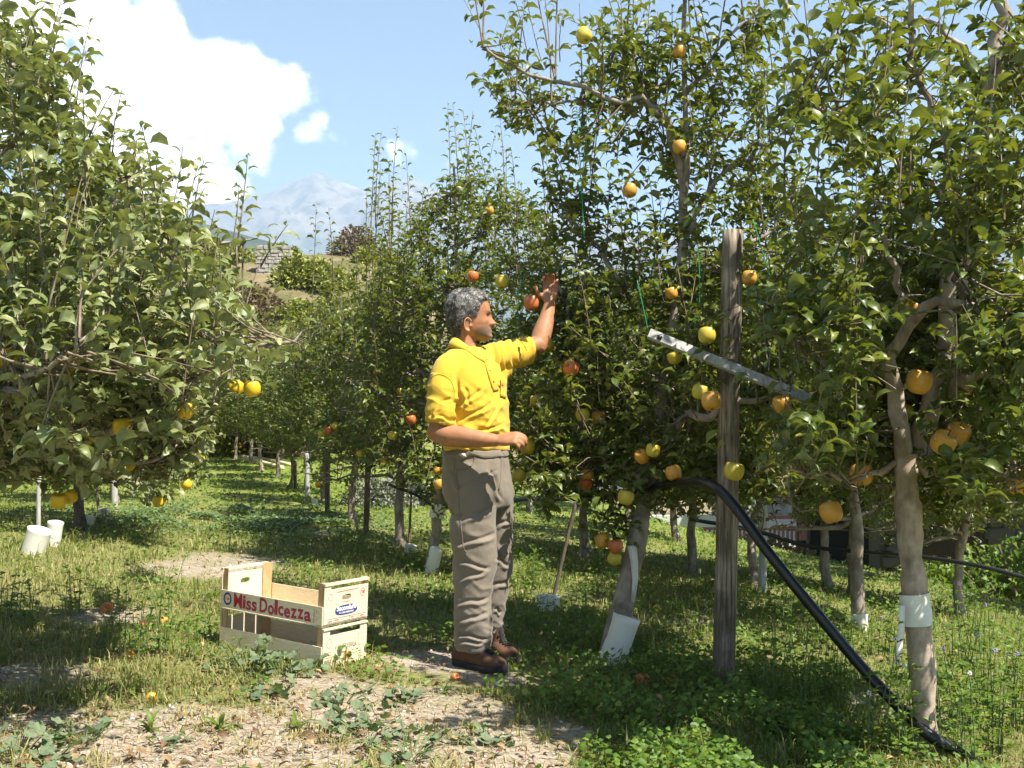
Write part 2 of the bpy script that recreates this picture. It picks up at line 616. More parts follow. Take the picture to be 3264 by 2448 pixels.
LEAF_R = leaf_mat('apple_leaf_olive', [(0.036, 0.072, 0.010), (0.108, 0.145, 0.020), (0.225, 0.235, 0.045), (0.33, 0.26, 0.055)],
                  [(0.13, 0.16, 0.075), (0.20, 0.22, 0.11)], [(0.13, 0.18, 0.010), (0.30, 0.32, 0.02)], 0.40, 0.30)
LEAF_L = leaf_mat('apple_leaf_grey_green', [(0.10, 0.145, 0.038), (0.225, 0.255, 0.095), (0.36, 0.375, 0.18), (0.42, 0.40, 0.20)],
                  [(0.20, 0.23, 0.12), (0.34, 0.36, 0.21)], [(0.16, 0.20, 0.03), (0.30, 0.32, 0.06)], 0.45, 0.28)
LEAF_W = leaf_mat('weed_leaf', [(0.055, 0.13, 0.02), (0.115, 0.205, 0.026), (0.20, 0.28, 0.045)],
                  [(0.11, 0.17, 0.06), (0.17, 0.21, 0.09)], [(0.14, 0.26, 0.02), (0.32, 0.38, 0.04)], 0.5, 0.4)
LEAF_M = leaf_mat('mallow_leaf', [(0.075, 0.135, 0.042), (0.125, 0.19, 0.07), (0.19, 0.25, 0.10)],
                  [(0.13, 0.18, 0.10), (0.19, 0.23, 0.13)], [(0.12, 0.22, 0.05), (0.26, 0.34, 0.09)], 0.6, 0.3)
GRASS_M = leaf_mat('grass_blade', [(0.075, 0.15, 0.016), (0.225, 0.270, 0.032), (0.40, 0.37, 0.09), (0.52, 0.44, 0.21)],
                   [(0.09, 0.15, 0.022), (0.42, 0.37, 0.16)], [(0.16, 0.24, 0.02), (0.42, 0.38, 0.11)], 0.5, 0.38)
IVY_M = leaf_mat('ivy_leaf', [(0.14, 0.17, 0.025), (0.26, 0.29, 0.04), (0.38, 0.39, 0.06)], [(0.1, 0.13, 0.04), (0.2, 0.22, 0.08)], [(0.16, 0.2, 0.02), (0.3, 0.32, 0.03)], 0.5, 0.3)
BRUSH_M = leaf_mat('dry_brush_leaf', [(0.11, 0.085, 0.04), (0.17, 0.12, 0.065), (0.24, 0.15, 0.09)], [(0.12, 0.10, 0.06), (0.2, 0.15, 0.09)], [(0.12, 0.1, 0.03), (0.26, 0.18, 0.06)], 0.7, 0.3)
LAV_M = leaf_mat('lavender_leaf', [(0.14, 0.17, 0.12), (0.2, 0.22, 0.17), (0.28, 0.29, 0.24)], [(0.16, 0.18, 0.14), (0.24, 0.26, 0.2)], [(0.14, 0.16, 0.08), (0.2, 0.22, 0.12)], 0.8, 0.2)

def bark_mat(name, c0, c1, c2, scale=1.0):
    m, nt, out = new_mat(name)
    bs = N(nt, 'ShaderNodeBsdfPrincipled', Roughness=0.85)
    bs.inputs['Specular IOR Level'].default_value = 0.2
    geo = nt.nodes.new('ShaderNodeNewGeometry')
    mp = nt.nodes.new('ShaderNodeMapping')
    mp.inputs['Scale'].default_value = (1, 1, 0.45)
    nt.links.new(geo.outputs['Position'], mp.inputs[0])
    n1 = N(nt, 'ShaderNodeTexNoise', Scale=22.0 * scale, Detail=7.0, Roughness=0.65)
    nt.links.new(mp.outputs[0], n1.inputs['Vector'])
    r1 = ramp(nt, [(0.30, c0), (0.5, c1), (0.72, c2)])
    nt.links.new(n1.outputs['Fac'], r1.inputs[0])
    mp2 = nt.nodes.new('ShaderNodeMapping')
    mp2.inputs['Scale'].default_value = (1, 1, 2.6)
    nt.links.new(geo.outputs['Position'], mp2.inputs[0])
    vo = N(nt, 'ShaderNodeTexVoronoi', Scale=75.0)
    nt.links.new(mp2.outputs[0], vo.inputs['Vector'])
    vr = ramp(nt, [(0.13, 0.45), (0.22, 1.0)])
    nt.links.new(vo.outputs['Distance'], vr.inputs[0])
    n2 = N(nt, 'ShaderNodeTexNoise', Scale=9.0, Detail=4.0)
    nt.links.new(geo.outputs['Position'], n2.inputs['Vector'])
    r2 = ramp(nt, [(0.52, 0.0), (0.66, 1.0)])
    nt.links.new(n2.outputs['Fac'], r2.inputs[0])
    c = mixc(nt, r1.outputs[0], vr.outputs[0], 0.55, 'MULTIPLY')
    c = mixc(nt, c, (c0[0] * 0.7, c0[1] * 0.7, c0[2] * 0.7), math_n(nt, 'MULTIPLY', r2.outputs[0], 0.6))
    nt.links.new(c, bs.inputs['Base Color'])
    bp = N(nt, 'ShaderNodeBump', Strength=0.7, Distance=0.006)
    nt.links.new(n1.outputs['Fac'], bp.inputs['Height'])
    nt.links.new(bp.outputs[0], bs.inputs['Normal'])
    nt.links.new(bs.outputs[0], out.inputs[0])
    return m

BARK_G = bark_mat('bark_grey', (0.13, 0.105, 0.085), (0.26, 0.22, 0.18), (0.40, 0.35, 0.30))
BARK_T = bark_mat('bark_tan', (0.20, 0.15, 0.115), (0.37, 0.295, 0.23), (0.50, 0.42, 0.345))
BARK_D = bark_mat('bark_dark', (0.05, 0.04, 0.03), (0.11, 0.09, 0.07), (0.20, 0.17, 0.14))
TWIG_M = bark_mat('twig_bark', (0.10, 0.075, 0.05), (0.20, 0.155, 0.11), (0.32, 0.28, 0.23))

# ------------------------------------------------------------------ leaves
def leaf_template(nl, a0, a1, fold, wave, W=0.48, pet=0.22, twist=0.0, seed=0):
    """Blade of length 1 along +x, arching in the xz plane from slope a0 to a1 (radians), folded along the midrib."""
    r = np.random.default_rng(seed)
    ts = np.linspace(0, 1, nl + 1)
    ang = a0 + (a1 - a0) * ts
    cx = np.concatenate([[0], np.cumsum(np.cos(0.5 * (ang[1:] + ang[:-1])) / nl)])
    cz = np.concatenate([[0], np.cumsum(np.sin(0.5 * (ang[1:] + ang[:-1])) / nl)])
    w = 0.5 * W * np.sin(np.pi * np.clip(ts, 0.0, 1) ** 0.78) ** 0.85
    w[0] = 0.03; w[-1] = 0.012
    V = []
    for k in range(nl + 1):
        nx, nz = -math.sin(ang[k]), math.cos(ang[k])
        for s in (-1, 0, 1):
            h = abs(s) * (fold * w[k] + wave * w[k] * r.normal())
            tw = twist * ts[k] * s * w[k]
            V.append([cx[k] + nx * (h + tw), s * w[k] * math.sqrt(max(0.05, 1 - fold * fold)), cz[k] + nz * (h + tw)])
    F = []
    for k in range(nl):
        b = 3 * k
        F += [[b, b + 3, b + 4, b + 1], [b + 1, b + 4, b + 5, b + 2]]
    V = np.array(V)
    if pet:
        n = len(V)
        # petiole: a narrow folded strip below the blade
        e = np.array([[-pet * math.cos(a0 * .6), -0.014, -pet * math.sin(a0 * .6) - 0.04], [-pet * math.cos(a0 * .6), 0.014, -pet * math.sin(a0 * .6) - 0.04], [0, 0.018, 0], [0, -0.018, 0]])
        V = np.vstack([V, e])
        F.append([n, n + 3, n + 2, n + 1])
        V = V - V[n:n + 2].mean(0)
    return V, np.array(F)

def leaf_set(nl, n=10, seed=0, W=0.47, **kw):
    r = np.random.default_rng(seed)
    out = []
    for k in range(n):
        out.append(leaf_template(nl, r.uniform(0.35, 1.05), r.uniform(-1.65, -0.5), r.uniform(0.2, 0.6), 0.14, W=W * r.uniform(0.85, 1.12), twist=r.normal() * 0.35, seed=seed * 100 + k, **kw))
    return out

TPL_HI = leaf_set(4, 12, 1)
TPL_LO = leaf_set(3, 10, 2)

def rib_of(TV):
    n = len(TV)
    r = np.zeros(n)
    if n in (9, 12, 15, 18):
        r[1::3] = 1
    elif n in (13, 16, 19, 22):
        r[1:n - 4:3] = 1
    return r

class Leaves:
    def __init__(s):
        s.p = []; s.d = []; s.sz = []; s.roll = []; s.rnd = []; s.tw = []; s.cur = -1
    def add(s, p, d, size, roll=0.0, rnd=None):
        s.p.append(p); s.d.append(d); s.sz.append(size); s.roll.append(roll)
        s.rnd.append(random.random() if rnd is None else rnd); s.tw.append(s.cur)
    def arrays(s):
        return np.array(s.p, float).reshape(-1, 3), np.array(s.d, float).reshape(-1, 3), np.array(s.sz), np.array(s.roll), np.array(s.rnd)

def leaf_frames(d, roll):
    d = d / (np.linalg.norm(d, axis=1, keepdims=True) + 1e-9)
    up = np.array([0, 0, 1.0]) + 0 * d
    up[np.abs(d[:, 2]) > 0.97] = (1, 0, 0)
    y = np.cross(up, d)
    y /= np.linalg.norm(y, axis=1, keepdims=True) + 1e-9
    z = np.cross(d, y)
    c, s = np.cos(roll)[:, None], np.sin(roll)[:, None]
    y2 = y * c + z * s
    z2 = -y * s + z * c
    return np.stack([d, y2, z2], -1)       # columns = local axes

def leaves_mesh(name, p, d, sz, roll, rnd, tpls, mat):
    Rm = leaf_frames(d, roll)
    ti = rng.integers(0, len(tpls), len(p))
    Vs, Qs, As, Rb = [], [], [], []
    off = 0
    for k, (TV, TF) in enumerate(tpls):
        sel = np.where(ti == k)[0]
        if len(sel) == 0: continue
        W = np.einsum('nij,mj->nmi', Rm[sel], TV) * sz[sel][:, None, None] + p[sel][:, None, :]
        nv = len(TV)
        Q = TF[None] + (np.arange(len(sel)) * nv)[:, None, None] + off
        Vs.append(W.reshape(-1, 3)); Qs.append(Q.reshape(-1, TF.shape[1])); As.append(np.repeat(rnd[sel], nv)); Rb.append(np.tile(rib_of(TV), len(sel)))
        off += len(sel) * nv
    me = mesh_np(name, np.concatenate(Vs), [np.concatenate(Qs)], True, attrs={'rnd': np.concatenate(As), 'rib': np.concatenate(Rb)})
    me.materials.append(mat)
    return me

_leaf_meshes = {}
def leaf_mesh_variants(mat):
    if mat.name not in _leaf_meshes:
        L = []
        r = np.random.default_rng(5)
        for k, (TV, TF) in enumerate(TPL_HI):
            me = mesh_np('leaf', TV, [TF], True, attrs={'rnd': np.full(len(TV), (k + 0.5) / len(TPL_HI)), 'rib': rib_of(TV)})
            me.materials.append(mat)
            L.append(me)
        _leaf_meshes[mat.name] = L
    return _leaf_meshes[mat.name]

# places where nothing may hang between the camera and a thing that the photograph shows in full: (x0, y0, x1, y1, depth, share kept)
KEEP = [(1395, 880, 1605, 1100, 5.35, 0), (1340, 1080, 1640, 1450, 5.3, 0), (1400, 1420, 1650, 2160, 5.3, 0), (1540, 1040, 1700, 1200, 5.5, 0), (1660, 930, 1790, 1140, 5.75, 0),
        (1690, 865, 1800, 990, 5.75, 0), (2288, 725, 2372, 2210, 4.74, .10), (2060, 1050, 2330, 1170, 4.75, .2), (2320, 1120, 2610, 1300, 4.75, .2), (1640, 1370, 1700, 1450, 5.2, 0),
        (690, 1790, 1200, 2160, 5.3, 0), (1900, 1650, 2080, 2120, 5.2, 0), (2840, 1640, 2980, 2420, 4.2, 0), (2250, 1540, 2900, 2300, 4.6, .1), (1100, 1600, 1340, 1900, 7, .2),
        (690, 1440, 940, 1700, 9, 0),
        # limbs that show through the leaves
        (2830, 1080, 2950, 1640, 4.0, .25), (2950, 900, 3070, 1300, 4.0, .25), (3100, 60, 3210, 300, 3.98, .3), (2770, 640, 2880, 1000, 3.9, .3), (2885, 60, 3000, 380, 3.98, .3), (3010, 930, 3264, 1020, 3.7, .4),
        (1900, 250, 2160, 400, 5.1, .4), (2140, 520, 2210, 1000, 5.3, .35), (2095, 1290, 2290, 1390, 5.05, .3), (1650, 190, 1900, 320, 4.95, .5)]
APPLE_SPOTS = []      # (x, y, z, radius): leaves keep clear of these, filled from the list of fruit further down

def keep_mask(p, sz):
    x, y, f = proj(p + np.array([0, 0, -0.02]))
    ok = (f > 2.3)
    mrg = 0.45 * sz / np.maximum(f, .5) * FPX
    for (x0, y0, x1, y1, D, share) in KEEP:
        bad = (x > x0 - mrg) & (x < x1 + mrg) & (y > y0 - mrg) & (y < y1 + mrg) & (f < D)
        if share:
            bad &= rng.random(len(p)) > share
        ok &= ~bad
    # gaps in the crowns through which the sun reaches the crates, the man's shirt and the front ground
    sd = np.array(SDIR)
    t0 = (p[:, 2] - .2) / sd[2]
    gxy = p[:, :2] - sd[:2] * t0[:, None]
    for (cx, cy, rx, ry, q_) in ((-1.05, 5.0, .60, .42, .93), (-1.0, 4.3, .8, .5, .7), (-.45, 4.4, .5, .4, .5), (-1.6, 6.3, .6, .5, .6)):
        bad = (((gxy[:, 0] - cx) / rx) ** 2 + ((gxy[:, 1] - cy) / ry) ** 2 < 1) & (rng.random(len(p)) < q_) & (p[:, 2] > .5)
        ok &= ~bad
    for zt_, q_ in ((1.65, .9), (1.4, .88), (1.15, .8)):
        t0 = (p[:, 2] - zt_) / sd[2]
        gx_ = p[:, :2] - sd[:2] * t0[:, None]
        bad = (((gx_[:, 0] + .17) / .30) ** 2 + ((gx_[:, 1] - 5.03) / .26) ** 2 < 1) & (t0 > 0) & (rng.random(len(p)) < q_)
        ok &= ~bad
    for (ax, ay, az, r_) in APPLE_SPOTS:
        a = np.array([ax, ay, az])
        v = p - a
        dist = np.linalg.norm(v, axis=1)
        tocam = np.array([0, 0, CAM_H]) - a
        tocam /= np.linalg.norm(tocam)
        t = v @ tocam
        lat = np.linalg.norm(v - t[:, None] * tocam, axis=1)
        bad = (dist < r_ * 0.95) | ((t > 0) & (t < 1.3) & (lat < r_ + 0.028) & (rng.random(len(p)) < 0.93))
        ok &= ~bad
    return ok

class Tree:
    def __init__(s, seed):
        s.r = np.random.default_rng(seed)
        s.limbs = []                 # (pts, radii) thick enough to be a part each
        s.twigs = []
        s.L = Leaves()
        s.lsize = 0.074
    def limb(s, pts, r0, r1, n=14, wob=0.015):
        q = spline(np.asarray(pts, float), n)
        q[1:-1] += s.r.normal(0, wob, (n - 2, 3))
        s.limbs.append((q, np.linspace(r0, r1, n) * (1 + 0.08 * s.r.normal(size=n))))
        return q
    def samples(s):
        P_ = np.concatenate([l[0][int(len(l[0]) * 0.15):] for l in s.limbs])
        return P_
    def shoot(s, p, d, L, r0=0.005, dens=0.034, bend=0.1):
        """A straight young shoot with leaves set in a spiral all along it."""
        d = d / np.linalg.norm(d)
        side = s.r.normal(0, bend, 3) * L
        n = 5
        t = np.linspace(0, 1, n)
        pts = p + d * L * t[:, None] + side * (t ** 2)[:, None]
        s.twigs.append((pts, np.linspace(r0, 0.0015, n)))
        s.L.cur = len(s.twigs) - 1
        m = max(3, int(L / dens))
        az = s.r.uniform(0, 6.28)
        for k in range(m):
            u = 0.10 + 0.90 * (k + s.r.uniform(0, 0.6)) / m
            u = min(u, 1.0)
            q = p + d * L * u + side * u * u
            az += 2.4 + s.r.normal(0, 0.3)
            o = np.array([math.cos(az), math.sin(az), s.r.uniform(-0.15, 0.45) + 0.35 * u])
            o = o - 0.5 * d * np.dot(o, d)
            size = s.lsize * s.r.uniform(0.75, 1.15) * (1.0 - 0.45 * max(0, (u - 0.7) / 0.3))
            s.L.add(q, o, size, s.r.normal(0, 0.35), min(1, max(0, s.r.beta(2.2, 2.6) + 0.1 * u)))
    def spur(s, p, n, spread=0.02, droop=0.0, own=True):
        if own: s.L.cur = -1
        az = s.r.uniform(0, 6.28)
        for k in range(n):
            az += 2.4 + s.r.normal(0, 0.4)
            o = np.array([math.cos(az), math.sin(az), s.r.uniform(-0.6, 0.8) - droop])
            s.L.add(p + s.r.normal(0, spread, 3), o, s.lsize * s.r.uniform(0.6, 1.15), s.r.normal(0, 0.6), s.r.beta(1.8, 2.6))
    def fill(s, targets, up=0.3, maxlen=0.85):
        """Leafy twigs from the nearest wood out to each target point."""
        S = s.samples()
        for t in targets:
            dd_ = np.sum((S - t) ** 2, axis=1) + 0.25 * np.clip(S[:, 2] - t[2], 0, None) ** 2
            j = np.argsort(dd_)[s.r.integers(0, 6)]
            q = S[j] + s.r.normal(0, .012, 3)
            v = t - q
            L = np.linalg.norm(v)
            if L < 0.04: continue
            if L > maxlen:
                q = t - v / L * maxlen
                L = maxlen
            mid = 0.5 * (q + t) + np.array([0, 0, -0.10 * L]) + s.r.normal(0, 0.04, 3)
            pts = spline([q, mid, t], 5)
            s.twigs.append((pts, np.linspace(0.0055 if L > .3 else .004, 0.0018, 5)))
            s.L.cur = len(s.twigs) - 1
            m = max(4, int(L / 0.031))
            for k in range(m):
                u = 0.2 + 0.8 * (k + s.r.uniform(0, .8)) / m
                a = pts[min(4, int(u * 4))] * (1 - (u * 4) % 1) + pts[min(4, int(u * 4) + 1)] * ((u * 4) % 1)
                az = s.r.uniform(0, 6.28)
                o = np.array([math.cos(az), math.sin(az), s.r.uniform(-0.45, 0.5)]) + 0.5 * v / L
                s.L.add(a + s.r.normal(0, 0.012, 3), o, s.lsize * s.r.uniform(0.65, 1.15), s.r.normal(0, 0.5), s.r.beta(2.0, 2.6))
            s.spur(t, s.r.integers(4, 8), 0.015, own=False)
            if s.r.random() < up:
                s.shoot(t, np.array([s.r.normal(0, 0.22), s.r.normal(0, 0.22), 1.0]), s.r.uniform(0.18, 0.5), 0.0035)

def in_poly(poly, n, r):
    poly = np.array(poly, float)
    lo, hi = poly.min(0), poly.max(0)
    out = []
    while len(out) < n:
        p = r.uniform(lo, hi, (n * 2, 2))
        x, y = p[:, 0], p[:, 1]
        inside = np.zeros(len(p), bool)
        for a, b in zip(poly, np.roll(poly, -1, axis=0)):
            c = ((a[1] > y) != (b[1] > y)) & (x < (b[0] - a[0]) * (y - a[1]) / (b[1] - a[1] + 1e-12) + a[0])
            inside ^= c
        out += list(p[inside])
    return np.array(out[:n])

def build_tree(T, base, name, label, group, leafm, barkm, tpls, n_single=300, wraps=(), trunk_pts=None, filt=True, copies_ok=False):
    """Thing: Empty at the base > trunk (> wrap), limb ..., twigs, leaf x n, foliage."""
    root = empty(name, base)
    tag(root, label, 'tree', group)
    bz = np.asarray(base, float)
    for k, (q, rr) in enumerate(T.limbs):
        nm = 'trunk' if k == 0 else 'limb'
        n_s = 14 if k == 0 else 8
        qq, rs = q, rr
        if k == 0:
            qq = spline(q, 28)
            rs = np.interp(np.linspace(0, 1, 28), np.linspace(0, 1, len(rr)), rr)
            rs = rs * (1 + 0.05 * np.sin(np.arange(28) * 1.7) + 0.03 * T.r.normal(size=28))
            rs[:3] *= np.array([1.35, 1.2, 1.08])
        V, Q = tube_arr(qq, rs, n_s)
        th = np.tile(np.arange(n_s), len(qq))
        V = V + 0.0
        me = mesh_np(nm, V - bz, [Q], True)
        me.materials.append(barkm)
        link(nm, me, None, root, loc=(0, 0, 0))
    p, d, sz, roll, rnd = T.L.arrays()
    tw_ok = np.ones(len(T.twigs), bool)
    if filt:
        k = keep_mask(p, sz)
        tid = np.array(T.L.tw)
        allc = np.bincount(tid[tid >= 0], minlength=len(T.twigs)); kept = np.bincount(tid[(tid >= 0) & k], minlength=len(T.twigs))
        tw_ok = kept >= .4 * allc
        k &= (tid < 0) | tw_ok[np.maximum(tid, 0)]
        p, d, sz, roll, rnd = p[k], d[k], sz[k], roll[k], rnd[k]
    if T.twigs:
        Vs, Qs, off = [], [], 0
        for ti_, (pts, rr) in enumerate(T.twigs):
            if not tw_ok[ti_]: continue
            if filt:
                tx, ty, tf = proj(pts)
                if any(np.any((tx > x0) & (tx < x1_) & (ty > y0) & (ty < y1_) & (tf < D)) for (x0, y0, x1_, y1_, D, sh_) in KEEP if sh_ == 0):
                    continue
            V, Q = tube_arr(pts, rr, 3)
            Vs.append(V); Qs.append(Q + off); off += len(V)
        me = mesh_np('twigs', np.concatenate(Vs) - bz, [np.concatenate(Qs)], True)
        me.materials.append(TWIG_M)
        o = link('twigs', me, None, root, loc=(0, 0, 0))
        tag(o, kind='stuff')
    single = np.zeros(len(p), bool)
    if n_single:
        x, y, f = proj(p)
        score = np.where((x > 0) & (x < 3264) & (y > 0) & (y < 2448), sz / f, 0)
        idx = np.argsort(-score)[:n_single]
        single[idx[score[idx] > 0]] = True
        LM = leaf_mesh_variants(leafm)
        Rm = leaf_frames(d, roll)
        for a in np.where(single)[0]:
            o = bpy.data.objects.new('leaf', LM[min(len(LM) - 1, int(rnd[a] * len(LM)))])
            COL.objects.link(o)
            o.parent = root
            M = Matrix(Rm[a].tolist()).to_4x4() @ Matrix.Diagonal((sz[a], sz[a], sz[a], 1))
            M.translation = Vector(p[a] - bz)
            o.matrix_basis = M
    rest = ~single
    me = leaves_mesh('foliage', p[rest] - bz, d[rest], sz[rest], roll[rest], rnd[rest], tpls, leafm)
    o = link('foliage', me, None, root, loc=(0, 0, 0))
    tag(o, kind='stuff')
    return root

def copy_thing(root, loc, rz=0, sc=1.0, label=None, group=None):
    def cp(o, parent):
        c = o.copy()
        COL.objects.link(c)
        c.parent = parent
        for ch in list(o.children):
            cp(ch, c)
        return c
    r = cp(root, None)
    r.location = loc
    r.rotation_euler = (0, 0, rz)
    r.scale = (sc, sc, sc)
    if label: r['label'] = label
    if group: r['group'] = group
    return r
# ------------------------------------------------------------------ where the fruit hangs: pixel, distance, radius, kind, what singles it out
FRUIT = [
 (238, 627, 3.75, .030, 'yellow', 'alone high up among the grey-green leaves'),
 (221, 1151, 3.7, .034, 'yellow', 'half hidden beside a big curled leaf on the near grey-green tree'),
 (22, 1145, 3.7, .042, 'yellow', 'cut off by the picture edge in the near grey-green tree'),
 (391, 1361, 3.75, .033, 'yellow', 'large and sunlit, lowest on the bright bough of the near grey-green tree'),
 (804, 1240, 3.7, .029, 'yellow', 'at the very tip of the bough reaching over the aisle'),
 (752, 1236, 3.8, .027, 'yellow', 'behind the tip apple on the bough over the aisle'),
 (590, 1309, 3.75, .030, 'yellow', 'under the middle of the bough over the aisle, crossed by a leaf'),
 (187, 1597, 4.2, .031, 'yellow', 'left one of the shaded pair hanging near the white tubes'),
 (224, 1584, 4.35, .029, 'yellow', 'right one of the shaded pair hanging near the white tubes'),
 (636, 1464, 6.6, .033, 'yellow', 'on the second grey-green tree, right above the grass aisle'),
 (594, 1545, 6.6, .033, 'yellow', 'lowest on a drooping shoot of the second grey-green tree'),
 (505, 1600, 5.6, .030, 'yellow', 'dull one hanging on a bare drooping shoot near the ground'),
 (290, 1388, 4.2, .031, 'yellow', 'in deep shade under the big sunlit yellow apple'),
 (420, 1487, 5.4, .028, 'yellow', 'bright spot in the shade over the trunk with the low tube'),
 (1862, 114, 4.9, .037, 'green', 'highest one, hanging free against the sky'),
 (2166, 469, 5.1, .033, 'blush', 'sitting in the upper fork of the leader against the sky'),
 (2007, 608, 5.2, .036, 'blush', 'half covered by a leaf beside the bright green string'),
 (1507, 882, 5.55, .030, 'red', 'bright orange one right above the man\'s hair'),
 (1600, 899, 5.55, .036, 'green', 'striped by shadow above the man\'s brow'),
 (1694, 966, 5.47, .040, 'red', 'ripe one at the raised hand of the man'),
 (1744, 1102, 5.65, .038, 'green', 'in shade just under the raised elbow'),
 (1820, 1175, 5.2, .039, 'red', 'dark red one right of the shirt pocket'),
 (1706, 1277, 5.5, .028, 'green', 'small one right of the man\'s chest'),
 (1857, 1323, 5.3, .035, 'green', 'left one of the shaded pair right of the man'),
 (1908, 1330, 5.4, .035, 'blush', 'right one of the shaded pair right of the man'),
 (2081, 1436, 4.95, .033, 'green', 'sunlit one hanging from a thin orange twig'),
 (2046, 1456, 5.05, .034, 'blush', 'behind the sunlit apple on the orange twig'),
 (1653, 1516, 5.4, .035, 'green', 'beside the man\'s trouser pocket'),
 (1680, 1424, 5.35, .040, 'green', 'right behind the man\'s lower fist'),
 (2147, 1508, 4.95, .037, 'blush', 'left of the post, just above the black pipe'),
 (1872, 1510, 5.4, .033, 'blush', 'upper one of a pair in shade near the black pipe'),
 (1867, 1542, 5.45, .033, 'red', 'lower one of a pair in shade near the black pipe'),
 (1995, 1586, 5.05, .038, 'green', 'just over the trunk with the tall white tube'),
 (1919, 1724, 5.3, .037, 'blush', 'topmost of the low cluster left of the leaning trunk'),
 (1963, 1742, 5.2, .035, 'red', 'middle one of the low cluster left of the leaning trunk'),
 (1958, 1781, 5.25, .034, 'green', 'lowest of the cluster left of the leaning trunk'),
 (2254, 1070, 4.75, .039, 'green', 'above the grey wooden slat, left of the post'),
 (2268, 1279, 4.55, .043, 'blush', 'big one touching the left edge of the post'),
 (2232, 1250, 4.66, .036, 'green', 'behind the big apple that touches the post'),
 (2388, 886, 4.85, .034, 'blush', 'right of the top of the post'),
 (2339, 1503, 4.5, .042, 'green', 'in front of the post over the black pipe'),
 (2649, 1634, 4.2, .043, 'blush', 'hanging lowest between post and thick trunk'),
 (2491, 1290, 4.55, .038, 'blush', 'cut by a leaf below the grey wooden slat'),
 (2745, 1513, 4.1, .044, 'blush', 'half behind a leaf left of the thick trunk'),
 (2930, 1218, 3.7, .043, 'blush', 'largest, right in front of the forked limb'),
 (3007, 1412, 3.7, .042, 'blush', 'front one of the pair right of the fork'),
 (3054, 1383, 3.82, .042, 'blush', 'rear one of the pair right of the fork'),
 (2880, 1318, 4.15, .037, 'green', 'between the two limbs of the fork'),
 (2789, 1254, 4.3, .030, 'green', 'small one left of the forked limb'),
 (2165, 165, 5.1, .032, 'blush', 'high up on the leader near the top'),
 (2910, 985, 4.1, .030, 'blush', 'peeping out above the fork'),
 (3250, 1545, 3.85, .044, 'blush', 'cut off by the picture edge at the thick tree'),
 (2140, 935, 5.2, .030, 'blush', 'beside the leader, level with the top of the post'),
 (2150, 1140, 5.0, .034, 'green', 'under the upper end of the grey wooden slat'),
 (1250, 1388, 7.9, .034, 'green', 'left one of the two small ones left of the man\'s elbow'),
 (1310, 1338, 8.0, .038, 'red', 'red one left of the man\'s sleeve'),
 (1275, 1248, 8.1, .030, 'green', 'pale one left of the man\'s sleeve, higher up'),
 (1195, 1225, 8.6, .032, 'green', 'pale one farther left of the man\'s chest'),
 (1393, 1500, 7.9, .032, 'blush', 'upper one above the curved white tube'),
 (1397, 1543, 7.7, .036, 'blush', 'lower one above the curved white tube'),
 (1228, 1468, 8.4, .036, 'green', 'dull one over the thin stake'),
 (1150, 1445, 8.9, .034, 'green', 'dull one over the dark post in the row'),
 (1047, 1372, 9.3, .036, 'red', 'red one of the trio in the far row'),
 (1068, 1358, 9.3, .032, 'green', 'upper pale one of the trio in the far row'),
 (1026, 1380, 9.3, .034, 'green', 'lower pale one of the trio in the far row'),
 (1560, 672, 7.9, .033, 'blush', 'orange one on the tall shoots above the man'),
 (1200, 1190, 9.0, .026, 'red', 'small red one high in the far row'),
 (1015, 1545, 10.0, .03, 'blush', 'small one between the far posts'),
]
for (px, py, Y, r_, kind, txt) in FRUIT:
    APPLE_SPOTS.append(tuple(P(px, py, Y)) + (r_,))

# ------------------------------------------------------------------ apple trees
def PL(lst):
    return [P(*a) for a in lst]

def dress_fruit(T, cond):
    """A twig with a few leaves above every apple of this tree."""
    for (px, py, Y, r_, kind, txt) in FRUIT:
        if cond(px, py, Y):
            c = P(px, py, Y)
            T.fill([c + np.array([T.r.normal(0, .02), .02, r_ * 1.25])], up=.3, maxlen=1.2)
            for k in range(7):
                az = T.r.uniform(0, 6.28)
                T.spur(c + np.array([math.cos(az) * .09, abs(math.sin(az)) * .10, T.r.uniform(.0, .12)]), 3, .02)

ORD = ['nearest', 'second', 'third', 'fourth', 'fifth', 'sixth', 'seventh', 'eighth', 'ninth', 'tenth', 'eleventh', 'twelfth', 'thirteenth']
GROUP_R = 'apple trees of the right-hand row'
GROUP_L = 'apple trees of the left-hand row'

# --- the tree behind the man (leaning trunk in a tall white tube)
T = Tree(101)
b2 = G(1945, 2112)
dy = b2[1] - 5.15
T.limb([b2 - np.array([0, 0, .05])] + PL([(2000, 1850, 5.15 + dy), (2038, 1690, 5.17 + dy), (2065, 1580, 5.2 + dy), (2090, 1400, 5.25), (2130, 1150, 5.3), (2165, 900, 5.35), (2180, 650, 5.35), (2185, 420, 5.3), (2180, 150, 5.3), (2185, -60, 5.3)]),
       .054, .008, 24, .004)
T.limb(PL([(2178, 600, 5.35), (2150, 440, 5.3), (2080, 340, 5.2), (1950, 315, 5.1), (1800, 280, 5.0), (1660, 220, 4.95), (1540, 150, 4.9)]), .021, .005)
T.limb(PL([(2100, 345, 5.2), (1950, 345, 5.3), (1780, 330, 5.4), (1640, 330, 5.5)]), .012, .004)
T.limb(PL([(2165, 800, 5.35), (2250, 620, 5.3), (2380, 500, 5.2), (2500, 420, 5.1)]), .018, .005)
T.limb(PL([(2090, 1390, 5.25), (2000, 1280, 5.5), (1900, 1150, 5.7), (1830, 1040, 5.8), (1780, 900, 5.9)]), .022, .006)
T.limb(PL([(2092, 1380, 5.25), (2180, 1350, 5.05), (2290, 1310, 4.9), (2420, 1260, 4.9), (2520, 1230, 4.9)]), .030, .008)
T.limb(PL([(2070, 1530, 5.2), (1950, 1470, 5.35), (1820, 1440, 5.5), (1700, 1420, 5.6)]), .018, .005)
